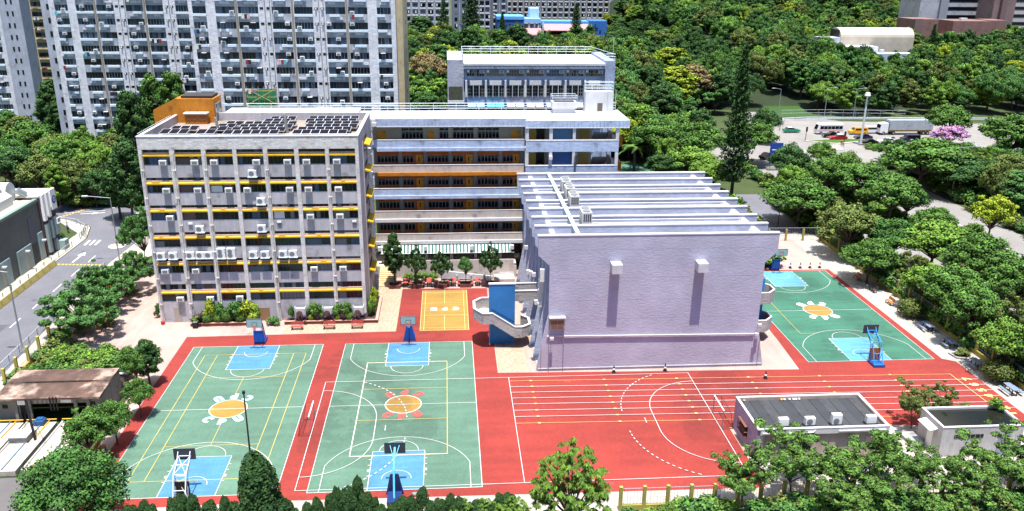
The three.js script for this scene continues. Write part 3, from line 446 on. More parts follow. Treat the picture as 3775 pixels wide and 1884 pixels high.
  bb().prism([[-18.5, 0], [-22.2, 0], [-22.2, 2.8], [-18.5, 1.0]], 'x', 4.56, 4.8).build('stair_wall', mBeigeW, c);
  // wheelchair ramp
  bb().prism([[11.2, 0.3], [18.6, 0], [18.6, 0.55], [11.2, 1.55]], 'z', -20.8, -20.6).build('ramp_wall', mWhite, c); bb().prism([[11.2, 1.1], [18.6, 0.05], [18.6, 0.15], [11.2, 1.25]], 'z', -21.58, -20.81).build('ramp', mConc, c);
  for (const x of [13.4, 15.4, 17.3]) bb().cyl(x, 0, -20.4, 0.16, 0.9, 10).build('bollard_column', mBeigeW, c);
  const rp = bb(); for (const y of [0.9, 1.2, 1.5]) rp.path([[18.8, y, -19.6], [21.4, y, -19.6]], 0.03); for (const x of [18.8, 20.1, 21.4]) rp.cyl(x, 0.5, -19.6, 0.03, 1.55, 5); rp.build('ramp_railing', mRail, c); bb().box(18.7, 0, -21.58, 21.6, 0.55, -19.4).build('landing', mBeigeW, c);
  // roof railing, tank and penthouse
  const rg = bb(); for (const y of [22.85, 23.2, 23.58]) rg.path([[-16, y, -31.0], [37.2, y, -31.0]], 0.035, 4); for (let x = -16; x < 37.3; x += 3.3) rg.cyl(x, 22.5, -31.0, 0.035, 23.6, 4); rg.build('roof_railing', mRail, c);
  bb().box(-18.3, 21.5, -31.2, -0.01, 22.95, -24.22).build('rear_roof', mRoofW, c);
  const tk = bb(); tk.box(27.6, 22.501, -30.2, 30.8, 23.2, -28.5); tk.box(27.4, 23.201, -30.4, 31, 24.1, -28.3); tk.build('water_tank', mWhite, c); bb().box(27.7, 24.101, -30.1, 30.7, 24.12, -28.6).build('tank_opening', mDark, c);
  const tr = bb(); for (const y of [24.7, 25.0]) tr.path([[27.4, y, -28.4], [31, y, -28.4], [31, y, -30.4], [27.4, y, -30.4], [27.4, y, -28.4]], 0.03, 4); for (const [x, z] of [[27.4, -28.4], [31, -28.4], [31, -30.4], [27.4, -30.4]]) tr.cyl(x, 24.1, z, 0.03, 25, 4); tr.build('tank_railing', mRail, c);
  const ph = bb().box(32.4, 22.501, -31, 36.5, 25.4, -29.7).build('penthouse', mWhite, c); bb().box(34.2, 22.6, -29.69, 34.95, 23.75, -29.65).build('door', M(0x5b5148, 0.7), ph);
  const pr = bb(); for (const y of [25.8, 26.2, 26.7]) pr.path([[32.4, y, -29.8], [36.5, y, -29.8], [36.5, y, -31], [32.4, y, -31], [32.4, y, -29.8]], 0.03, 4); for (let x = 32.4; x < 36.6; x += 1.02) pr.cyl(x, 25.4, -29.8, 0.03, 26.7, 4); pr.path([[32.3, 22.5, -29.9], [32.3, 25.6, -29.9]], 0.03); pr.path([[32.3, 22.5, -30.4], [32.3, 25.6, -30.4]], 0.03); for (let y = 22.8; y < 25.5; y += 0.35) pr.path([[32.3, y, -29.9], [32.3, y, -30.4]], 0.02, 4); pr.build('penthouse_railing', mRail, ph);
  bb().cyl(35.7, 22.5, -29.5, 0.05, 27.2, 6).build('antenna_mast', mRail, c); bb().cyl(37, 22.5, -30.5, 0.04, 25.5, 6).build('antenna_mast', mRail, c);
}
// ---------- sports hall ----------
const mLav = M(0xc1bfcf, 0.9, { map: per(tMottle, 13), bump: per(tBumpLump, 5, 2.5), bs: 0.016 }), mLavTop = M(0xd6d4d8, 0.85, { map: per(tMottle, 6) }), mHall = M(0xbac2d6, 0.9, { map: per(tMottle, 9), bump: per(tBumpWave, 5), bs: 0.03 });  // mHall is tinted bluer: the sky-lit shade of the fins is in the colour
{
  const c = thing('sports_hall', 'lavender sports hall with a windowless front wall and nine tall roof fins', 'building', [34.8, 0, -5.6]);
  const prof = [[21.8, 0], [22.55, 4.2], [23.05, 6.7], [23.05, 12.42], [21.8, 13.6], [21.75, 15.72], [47.8, 15.72], [47.8, 13.65], [46.52, 12.4], [46.52, 5.4], [47.1, 2.4], [47.6, 0]];
  for (let i = 0; i < 9; i++) { const z = 8.2 - i * 3.45, f = bb().prism(prof, 'z', z - 0.4, z).build(i ? 'roof_fin' : 'front_wall', i ? mHall : mLav, c); bb().box(21.72, 15.721, z - 0.44, 47.83, 15.85, z + 0.04).build('fin_coping', mLavTop, f); }
  for (let i = 0; i < 8; i++) { const z = 8.2 - i * 3.45, a = z - 3.449, b = z - 0.401;
    bb().box(23.5, 0, a, 23.8, 14.3, b).build('side_wall', mHall, c); bb().box(45.8, 0, a, 46.1, 14.3, b).build('side_wall', mHall, c); bb().box(23.81, 14.0, a, 45.79, 14.31, b).build('roof_panel', mConc, c);
    bb().prism([[22.95, 14.0], [23.25, 15.45], [23.75, 15.45], [24.25, 14.32], [23.8, 14.0]], 'z', a + 0.001, b - 0.001).build('gutter_kerb', mLavTop, c); bb().prism([[46.6, 14.0], [46.3, 15.45], [45.8, 15.45], [45.3, 14.32], [45.8, 14.0]], 'z', a + 0.001, b - 0.001).build('gutter_kerb', mLavTop, c);
    if (i % 2 === 0) bb().box(23.42, 8, a + 0.5, 23.499, 11.5, b - 0.5).build('louvre', mDark, c);
    bb().box(22.0, 0, a, 23.4, 0.12, b).build('plinth', mConc, c);
  }
  for (const i of [2, 4, 6]) { const z = 8.2 - i * 3.45 + 0.35, p = bb(); for (const [y, d] of [[15.5, 0], [15.2, 0.25]]) p.path([[23.4, y - 0.5, z + d], [23.4, y, z + d], [46, y, z + d], [46, y - 0.6, z + d]], 0.07); p.build('conduit', mWhite, c); }
  const tr = bb().box(25.75, 15.86, -19.6, 26.2, 15.98, 8.0); for (let z = 6; z > -19; z -= 1.72) tr.cb(25.97, 14.32, z - 0.5, 0.3, 1.53, 0.08); tr.build('cable_tray', M(0xb4c6c9, 0.5, { metal: 0.3 }), c);
  // front wall fittings
  for (const x of [30.08, 39.35]) bb().box(x - 0.55, 11.85, 8.202, x + 0.55, 12.85, 9.5).build('vent_box', mLavTop, c);
  bb().path([[22.9, 4.3, 8.32], [46.2, 4.05, 8.32]], 0.07).build('wall_conduit', mWhite, c); bb().box(22.0, 0.28, 8.203, 47.45, 0.36, 8.26).build('skirting', mWhite, c);
  for (const y of [14.2, 11.0, 8.4, 6.2]) bb().box(23.2, y, 8.199, 46.4, y + 0.02, 8.206).build('joint', M(0x9a92ac, 0.9), c);
  const nb = bb().box(23.2, 5.3, 8.205, 24.75, 6.5, 8.6).build('notice_case', M(0x8d8270, 0.6), c); bb().box(23.3, 5.4, 8.601, 23.95, 6.2, 8.62).build('pane', M(0x6b5a48, 0.15), nb); bb().box(24.0, 5.4, 8.601, 24.65, 6.2, 8.62).build('pane', M(0x6b5a48, 0.15), nb); bb().box(23.1, 6.5, 8.203, 24.85, 6.62, 8.75).build('hood', mWhite, nb);
  const gd = bb(); for (const x of [23.15, 24.75]) gd.path([[x, 0.02, 8.5], [x, 5.3, 8.5]], 0.025, 4); gd.build('post', mFrame, c);
  for (const [x, y] of [[23.4, 3.9], [46.3, 3.9], [46.5, 5.0]]) { const l = bb(); l.path([[x, y, 8.2], [x, y + 0.3, 8.6]], 0.04); l.cb(x, y + 0.15, 8.75, 0.4, 0.28, 0.3); l.build('floodlight', mWhite, c); }
  for (const [z, y] of [[5.5, 9.2], [4.6, 7.6], [3.9, 6.1]]) bb().cb(22.7, y, z - 1.2, 0.5, 1.5, 0.5).build('outdoor_condenser', mACw, c);
  for (let i = 1; i < 7; i++) bb().cb(22.55, 7 - (i % 3) * 1.1, 7.2 - i * 3.45, 0.45, 0.5, 0.45).build('side_light', mWhite, c);
  const dpipe = bb(); for (const x of [22.3, 46.9]) dpipe.path([[x, 0, 8.28], [x, 3.4, 8.28]], 0.03, 4); dpipe.build('drain_pipe', mFrame, c);
  // roof condensers, each a thing of its own
  const wn = ['second', 'third', 'fourth', 'fifth'], mk = bb();
  const unit = thing('roof_condenser', 'rearmost grey condenser with round top fan on the sports hall roof', 'condenser', [27.25, 15.5, -11.9], 'condensers on the sports hall roof');
  bb().box(26.7, 15.62, -12.4, 27.8, 17.0, -11.4).build('casing', M(0xb9b8b2, 0.6), unit); bb().cyl(27.25, 17.0, -11.9, 0.43, 17.22, 18).build('fan_shroud', M(0xa5a6a2, 0.5), unit); bb().cyl(27.25, 17.221, -11.9, 0.36, 17.23, 18).build('fan', mACg, unit); const ft = bb(); for (const [x, z] of [[26.8, -12.3], [27.7, -12.3], [26.8, -11.5], [27.7, -11.5]]) ft.box(x - 0.05, 14.32, z - 0.05, x + 0.05, 15.619, z + 0.05); ft.build('stand', mSteel, unit); const gl = bb(); for (let i = 0; i < 4; i++) for (let j = 0; j < 4; j++) gl.box(26.83 + i * 0.23, 16.0 + j * 0.22, -11.399, 27.0 + i * 0.23, 16.17 + j * 0.22, -11.385); gl.build('grille', mDark, unit);
  [[-10.75, 'second condenser from the rear on the sports hall roof'], [-8.4, 'third condenser from the rear on the sports hall roof'], [-7.25, 'fourth condenser from the rear on the sports hall roof'], [-4.8, 'fifth condenser from the rear on the sports hall roof'], [-3.6, 'front condenser of the row of six on the sports hall roof'], [2.2, 'rear one of the condenser pair nearest the hall front wall'], [3.4, 'front one of the condenser pair nearest the hall front wall']].forEach(([z, l], i) => copy(unit, [i > 4 ? 27.6 : 27.25, 15.5, z], 0, l));
}
// ---------- outdoor spiral stairs either side of the hall ----------
function escapeStair(name, label, flip) {
  const fx = x => flip ? 71.1 - x : x, c = thing(name, label, 'stairs', [fx(18.5), 0, 0.4]);
  const bx = (b, x0, y0, z0, x1, y1, z1) => b.box(fx(x0), y0, z0, fx(x1), y1, z1), mS = M(0xb5b0ac, 0.9, { map: per(tStain, 4), bump: per(tBumpWave, 3), bs: 0.03 });
  bx(bb(), 16.95, 0, 0.3, 20.0, 7.5, 0.66).build('core_wall', M(0x2f7fc0, 0.75, { map: per(tMottle, 5) }), c, 'blue core wall'); bx(bb(), 16.9, 7.501, 0.25, 20.05, 7.6, 0.71).build('coping', mWhite, c);
  // octagonal parapet strips: list of points with bottom and top height
  const wall = (pts, nm) => { for (let i = 0; i + 1 < pts.length; i++) { const [x0, z0, b0, t0] = pts[i], [x1, z1, b1, t1] = pts[i + 1], X0 = fx(x0), X1 = fx(x1), dx = X1 - X0, dz = z1 - z0, l = Math.hypot(dx, dz), nx = -dz / l * 0.1, nz = dx / l * 0.1;
    const q = (x, z, s, y) => [x + nx * s, y, z + nz * s], P = bb(); const A = q(X0, z0, 1, b0), Bq = q(X1, z1, 1, b1), C = q(X1, z1, 1, t1), D = q(X0, z0, 1, t0), E = q(X0, z0, -1, b0), F = q(X1, z1, -1, b1), G = q(X1, z1, -1, t1), H = q(X0, z0, -1, t0);
    P.quad(A, Bq, C, D).quad(F, E, H, G).quad(D, C, G, H).quad(E, F, Bq, A).quad(Bq, F, G, C).quad(E, A, D, H).build(nm, mS, c);
    const cp = bb(), r = (p, s) => [p[0] + nx * s, p[1] + 0.003, p[2] + nz * s], u = (p, s) => [p[0] + nx * s, p[1] + 0.07, p[2] + nz * s]; cp.quad(u(D, 0.4), u(C, 0.4), u(G, -0.4), u(H, -0.4)).quad(r(D, 0.4), r(C, 0.4), u(C, 0.4), u(D, 0.4)).quad(r(G, -0.4), r(H, -0.4), u(H, -0.4), u(G, -0.4)).build('coping', mWhite, c); } };
  wall([[17.0, -1.7, 3.6, 4.9], [16.1, -1.7, 3.6, 4.9], [15.2, -0.7, 3.6, 4.9], [15.2, 1.2, 3.5, 4.75], [16.2, 2.2, 3.2, 4.5], [17.3, 2.2, 3.2, 4.5], [19.9, 2.2, 1.4, 2.75], [20.75, 2.2, 1.4, 2.75], [21.7, 1.4, 1.5, 2.75], [21.7, -0.4, 1.5, 2.75], [20.9, -1.3, 1.5, 2.75]], 'parapet');
  wall([[17.0, -1.75, 3.7, 5.0], [20.1, -1.75, 4.4, 5.7], [23.2, -1.75, 4.4, 5.7]], 'bridge_parapet'); wall([[20.1, -3.0, 4.6, 6.2], [23.2, -3.0, 4.6, 6.2]], 'bridge_parapet');
  bx(bb(), 19.9, 4.4, -3.1, 23.3, 4.6, -1.7).build('bridge_deck', mS, c);
  bb().poly([[15.2, 1.2], [16.2, 2.2], [17.0, 2.2], [17.0, -1.7], [16.1, -1.7], [15.2, -0.7]].map(q => [fx(q[0]), q[1]]), 3.62).build('landing', M(0xcabd9f, 0.9), c); bb().poly([[20.0, 2.2], [20.75, 2.2], [21.7, 1.4], [21.7, -0.4], [20.9, -1.3], [20.0, -1.3]].map(q => [fx(q[0]), q[1]]), 1.55).build('landing', M(0x6d645a, 0.9), c);
  for (let i = 0; i < 12; i++) { const x = 17.1 + i * 0.24; bx(bb(), x, 3.45 - i * 0.165, 0.68, x + 0.26, 3.62 - i * 0.165, 2.1).build('step', mS, c); bx(bb(), x, 3.6 + i * 0.08, -1.6, x + 0.26, 3.7 + i * 0.08, 0.28).build('step', mS, c); }
  for (let i = 0; i < 9; i++) bx(bb(), 20.0 - (i + 1) * 0.26, 1.4 - i * 0.165, -1.25, 20.0 - i * 0.26, 1.55 - i * 0.165, 0.28).build('step', mS, c);
  bb().path([[fx(17.2), 5.0, 0.78], [fx(19.9), 3.3, 0.78]], 0.03).build('handrail', M(0x1f4f86, 0.5), c);
}
escapeStair('spiral_stair', 'blue walled concrete spiral stair with octagonal landings left of the sports hall', false);
{ // right hand stair: only its two landings show
  const c = thing('landing_stair', 'concrete stair with two jutting landings on the right side of the sports hall', 'stairs', [49, 0, 0]), mS = M(0xb5b0ac, 0.9, { map: per(tStain, 4), bump: per(tBumpWave, 3), bs: 0.03 });
  for (const [b, t] of [[4.9, 6.3], [1.3, 2.75]]) {
    const P = [[46.6, 2.0], [50.1, 2.0], [51.15, 0.9], [51.15, -0.6], [50.1, -1.7], [46.6, -1.7]], I = [[46.6, 1.8], [50.0, 1.8], [50.95, 0.85], [50.95, -0.55], [50.0, -1.5], [46.6, -1.5]];
    for (let i = 0; i < 5; i++) { bb().prism([P[i], P[i + 1], I[i + 1], I[i]], 'y', b, t).build('parapet', mS, c); bb().prism([P[i], P[i + 1], I[i + 1], I[i]].map(([x, z]) => [x, z]), 'y', t + 0.002, t + 0.08).build('coping', mWhite, c); }
    bb().prism(I, 'y', b + 0.02, b + 0.2).build('landing', M(0x8a7458, 0.9), c);
  }
  for (let i = 0; i < 18; i++) bb().box(46.7, 1.5 + i * 0.2, 1.6 - i * 0.17, 48.2, 1.7 + i * 0.2, 1.85 - i * 0.17).build('step', mS, c);
  bb().box(46.62, 0, -0.3, 50.2, 7.4, -0.05).build('core_wall', M(0x2f7fc0, 0.75), c);
}
// ---------- small buildings in the yard ----------
{
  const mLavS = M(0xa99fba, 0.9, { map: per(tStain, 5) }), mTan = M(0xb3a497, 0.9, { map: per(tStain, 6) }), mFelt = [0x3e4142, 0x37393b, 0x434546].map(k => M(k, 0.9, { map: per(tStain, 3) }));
  const c = thing('store_room', 'flat roofed store room with dark felt roof and four condensers beside the track', 'building', [46, 0, 24.2]), x0 = 39.9, x1 = 52.2, z0 = 21.1, z1 = 27.2, h = 3.3;
  bb().box(x0, 0, z0, x1, h, z0 + 0.25).box(x1 - 0.25, 0, z0 + 0.251, x1, h, z1 - 0.251).box(x0 + 0.4, 0, z1 - 0.35, x1, h - 0.55, z1 - 0.1).build('wall', mTan, c); bb().box(x0, 0, z0 + 0.251, x0 + 0.25, h, z1).build('wall', mLavS, c, 'lavender side wall');  // lavender side is paint; the tan front holds the eave shade in its colour
  bb().box(x0 + 0.252, h - 0.55, z1 - 0.25, x1, h, z1 + 0.1).build('fascia', mWhite, c); for (const x of [x0 + 0.25, x1 - 0.35]) bb().box(x, 0, z1 - 0.4, x + 0.35, h - 0.551, z1).build('pilaster', mWhite, c);
  bb().box(x0 - 0.02, h + 0.001, z0 - 0.02, x1 + 0.02, h + 0.06, z0 + 0.22).box(x0 - 0.02, h + 0.001, z0 + 0.221, x0 + 0.2, h + 0.06, z1 - 0.101).box(x1 - 0.2, h + 0.001, z0 + 0.221, x1 + 0.02, h + 0.06, z1 - 0.101).box(x0 - 0.02, h + 0.001, z1 - 0.1, x1 + 0.02, h + 0.06, z1 + 0.12).build('coping', mWhite, c);
  for (let i = 0; i < 12; i++) { const w = (x1 - x0 - 0.5) / 12, x = x0 + 0.25 + i * w; bb().box(x + 0.012, h - 0.5, z0 + 0.252, x + w - 0.012, h - 0.32 + (i % 2) * 0.015, z1 - 0.26).build('roof_sheet', mFelt[i % 3], c); }
  const gr = bb(); for (let z = 22.9; z < 25; z += 0.3) gr.box(x0 - 0.3, 1.1, z, x0 - 0.27, 2.2, z + 0.03); for (const y of [1.1, 1.6, 2.2]) gr.box(x0 - 0.302, y, 22.9, x0 - 0.002, y + 0.03, 24.9); gr.build('window_grille', M(0x6b4438, 0.7), c); bb().box(x0 - 0.012, 1.1, 22.9, x0 - 0.004, 2.2, 24.9).build('window', mGlass[2], c);
  bb().box(43.4, 2.35, z1 - 0.099, 45.4, 2.6, z1 - 0.06).build('window', mBlack, c); bb().box(49.6, 2.62, z1 - 0.099, 51.6, 2.72, z1 - 0.06).build('vent_slot', mBlack, c); bb().box(50.2, 0.05, z1 - 0.099, 51.4, 2.3, z1 - 0.05).build('door', M(0xa79888, 0.8), c);
  const pp = bb(); pp.path([[40.3, 3.0, z1 + 0.2], [45.0, 2.98, z1 + 0.2], [45.2, 3.2, z1 + 0.2]], 0.07); pp.path([[47.4, 3.05, z1 + 0.2], [51.8, 3.05, z1 + 0.2]], 0.07); pp.path([[43.2, 2.65, z1 + 0.2], [45.0, 2.75, z1 + 0.2]], 0.09); pp.build('pipework', mWhite, c);
  const ball = new THREE.SphereGeometry(0.12, 12, 8); [[40.6, 0xd98b6a, 'orange ball at the left end of the store room roof gutter'], [44.3, 0xe0a82c, 'yellow ball in the store room roof gutter'], [44.6, 0xb9d4ea, 'pale blue ball in the store room roof gutter'], [45.1, 0xd9c2b4, 'cream ball beside the pale blue one in the roof gutter'], [45.5, 0xe8e0d8, 'left of two touching white balls in the roof gutter'], [45.75, 0xe4ddd6, 'right of two touching white balls in the roof gutter'], [46.05, 0xe2c8bc, 'pinkish ball at the end of the row in the roof gutter']].forEach(([x, k, l]) => tag(mesh('ball', ball, M(k, 0.6), null, x, h - 0.2, z0 + 0.42), l, 'ball', 'balls on the store room roof'));
  [[42.6, 'leftmost white condenser on the store room roof'], [45.1, 'second white condenser from the left on the store room roof, with a round fan'], [47.6, 'tallest white condenser on the store room roof, third from the left'], [50.9, 'rightmost white condenser on the store room roof']].forEach(([x, l], i) => { const t = thing('condenser_unit', l, 'condenser', [x, h - 0.3, 26.2], 'condensers on the store room roof'); bb().cb(x, h - 0.15, 26.2, 0.9, i === 2 ? 0.95 : 0.68, 0.45).build('casing', mACw, t); if (i === 1 || i === 2) bb().tube([x - 0.08, h + 0.2, 26.42], [x - 0.08, h + 0.2, 26.45], 0.27, 16).build('fan', mACg, t); bb().cb(x, h - 0.299, 26.25, 1.15, 0.14, 0.6).build('stand', mDark, t); });
  // second shed
  const s = thing('pump_shed', 'small white shed with a flooded dark flat roof at the right of the track', 'building', [61.1, 0, 25.7]), a0 = 57.2, a1 = 65.0, b0 = 23.8, b1 = 27.5, g = 3.05, mW2 = M(0xc9c6c2, 0.9, { map: per(tStain, 5) });
  bb().box(a0, 0, b0, a1, g, b0 + 0.2).box(a1 - 0.2, 0, b0 + 0.201, a1, g, b1 - 0.201).box(a0, 0, b1 - 0.2, a1, g, b1).build('wall', mW2, s); bb().box(a0, 0, b0 + 0.201, a0 + 0.2, g, b1 - 0.201).build('wall', mW2, s);
  bb().box(a0 - 0.03, g + 0.001, b0 - 0.03, a1 + 0.03, g + 0.08, b0 + 0.2).box(a0 - 0.03, g + 0.001, b1 - 0.2, a1 + 0.03, g + 0.08, b1 + 0.03).box(a0 - 0.03, g + 0.001, b0 + 0.201, a0 + 0.18, g + 0.08, b1 - 0.201).box(a1 - 0.18, g + 0.001, b0 + 0.201, a1 + 0.03, g + 0.08, b1 - 0.201).build('coping', mWhite, s);
  bb().box(a0 + 0.201, g - 0.4, b0 + 0.201, a1 - 0.201, g - 0.15, b1 - 0.201).build('roof_water', M(0x1d1f18, 0.06), s);
  bb().box(a0 - 0.04, 0, 25.3, a0 - 0.003, 2.1, 26.2).build('door', mPaint, s); bb().prism([[a0 - 0.003, 2.5], [a0 - 0.8, 2.3], [a0 - 0.8, 2.38], [a0 - 0.003, 2.6]], 'z', 24.7, 26.8).build('door_canopy', mWhite, s);
  const lw = bb().box(58.4, 1.95, b1 + 0.003, 61.2, 2.3, b1 + 0.03).build('louvre', mBlack, s); for (let i = 0; i < 6; i++) bb().box(58.5 + i * 0.47, 1.97, b1 + 0.031, 58.54 + i * 0.47, 2.28, b1 + 0.05).build('slat', mFrame, lw);
  bb().box(62.7, 0.05, b1 + 0.003, 63.9, 2.25, b1 + 0.05).build('door', M(0x8b94a4, 0.4, { metal: 0.5 }), s); bb().box(a0 - 1.6, 0, 23.4, a0 - 0.2, 0.3, 25.6).build('planter_bed', mConc, s);
}
{ // switch house bottom left with pipe beds
  const mRf = M(0xb3a9a2, 0.95, { map: per(tRust, 9) }), mWl = M(0x8e8a7f, 0.95, { map: per(tStain, 4) });
  const c = thing('switch_house', 'weathered concrete switch house with stained brown double roof at the left', 'building', [-26.4, 0, 13.9]), x0 = -31.4, x1 = -21.5;
  bb().box(x0, 3.0, 11.3, x1, 3.2, 13.9).build('roof_slab', mRf, c, 'stained rear roof slab'); bb().prism([[13.95, 2.85], [16.8, 2.65], [16.8, 2.85], [13.95, 3.05]], 'x', x0, x1).build('roof_slab', mRf, c, 'stained front roof slab');
  bb().box(x1 - 0.25, 0, 11.4, x1 - 0.05, 2.999, 13.9).box(x1 - 0.25, 0, 13.96, x1 - 0.05, 2.7, 16.3).box(x0, 0, 11.3, x0 + 0.2, 2.7, 16.3).box(x0 + 0.201, 0, 11.35, x1 - 0.251, 2.9, 11.55).build('wall', mWl, c);
  bb().box(x0 + 0.2, 0, 16.1, -29.3, 2.6, 16.3).box(-22.9, 0, 16.1, x1 - 0.251, 2.6, 16.3).box(-29.3, 2.0, 16.1, -22.9, 2.6, 16.29).build('front_wall', mWl, c);
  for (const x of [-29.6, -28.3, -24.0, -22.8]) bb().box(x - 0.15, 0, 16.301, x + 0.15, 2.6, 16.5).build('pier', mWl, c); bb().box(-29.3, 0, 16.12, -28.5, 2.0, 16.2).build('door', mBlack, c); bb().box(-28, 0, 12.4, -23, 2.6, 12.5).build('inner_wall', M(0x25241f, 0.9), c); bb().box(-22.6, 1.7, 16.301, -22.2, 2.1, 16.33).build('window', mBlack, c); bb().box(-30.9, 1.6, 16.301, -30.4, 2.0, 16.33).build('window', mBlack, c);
  for (let i = 0; i < 10; i++) bb().box(-27.9 + i * 0.42, 2.05, 16.291, -27.6 + i * 0.42, 2.5, 16.34).build('facing_panel', M(0x9d998c, 0.9), c);
  bb().box(-29.35, 2.05, 16.51, -28.5, 2.55, 16.54).build('sign', mPaint, c); bb().box(-25.4, 2.1, 16.35, -24.4, 2.45, 16.38).build('sign', mPaint, c);
  const pp = bb(); for (const x of [-26.1, -25.8, -25.5]) pp.path([[x, 1.6, 16.9], [x, 3.0, 16.9]], 0.07); pp.build('pipe_bundle', mBlack, c); bb().cb(-30.1, 0, 16.8, 0.25, 0.5, 0.25).build('hydrant', M(0xb3251d, 0.5), c);
  const bw = thing('garden_wall', 'stained white wall behind the switch house', 'wall', [-26, 0, 11]); bb().box(-31.9, 0, 10.75, -21.0, 2.3, 10.98).build('wall', M(0xb9bab5, 0.9, { map: per(tRust, 5) }), bw); bb().box(-32, 2.301, 10.7, -20.9, 2.4, 11.03).build('coping', mWhite, bw);
  const beds = [[-31.6, 'leftmost concrete pipe bed in front of the switch house'], [-28.5, 'middle concrete pipe bed in front of the switch house'], [-25.2, 'rightmost concrete pipe bed in front of the switch house']];
  beds.forEach(([x, l]) => { const t = thing('pipe_bed', l, 'concrete bed', [x + 1.4, 0, 21], 'concrete pipe beds'); bb().box(x, 0, 17.2, x + 2.85, 0.5, 25.6).build('slab', M(0xc2b7a2, 0.95, { map: per(tStain, 4) }), t); bb().box(x + 0.02, 0.501, 17.2, x + 0.2, 0.6, 25.6).build('rim', mConc, t); const p = bb(); p.path([[x + 1.6, 0.56, 17.0], [x + 1.6, 0.56, 25.4]], 0.05); p.build('pipe', M(0x557b94, 0.5), t); const q = bb(); q.path([[x + 2.1, 0.56, 17.0], [x + 2.1, 0.56, 20]], 0.06); q.path([[x, 0.7, 17.05], [x + 2.8, 0.7, 17.05]], 0.06); q.build('pipe', M(0xd2a01f, 0.5), t); });
  const bxs = thing('concrete_chamber', 'white topped square chamber on the pipe beds by a dark post', 'chamber', [-27.6, 0.5, 20.4]); bb().box(-28.3, 0.5, 19.8, -26.7, 1.1, 21).build('body', mConc, bxs); bb().box(-28.4, 1.101, 19.7, -26.6, 1.2, 21.1).build('lid', mWhite, bxs);
  const ps = thing('guyed_post', 'dark guyed post standing beside the white chamber', 'post', [-26.2, 0.5, 20.5]); bb().tube([-26.2, 0.5, 20.5], [-26.9, 4.2, 19.5], 0.12, 8).build('post', mBlack, ps); const gy = bb(); gy.tube([-26.9, 4, 19.6], [-25.4, 0.5, 20.6], 0.02); gy.tube([-26.9, 4, 19.6], [-27.4, 0.5, 19.9], 0.02); gy.build('guy_wire', mBlack, ps);
  const gp = thing('blue_pump', 'blue pump unit in front of the switch house opening', 'pump', [-27, 0.5, 17.6]); bb().cb(-27, 0.5, 17.6, 0.9, 0.5, 0.8).cb(-27, 1.0, 17.5, 0.6, 0.12, 0.5).build('casing', M(0x1d4f7d, 0.5), gp); bb().tube([-27.3, 0.7, 17.6], [-27.8, 0.7, 17.8], 0.15, 8).build('motor', M(0x2a5f8d, 0.5), gp);
}
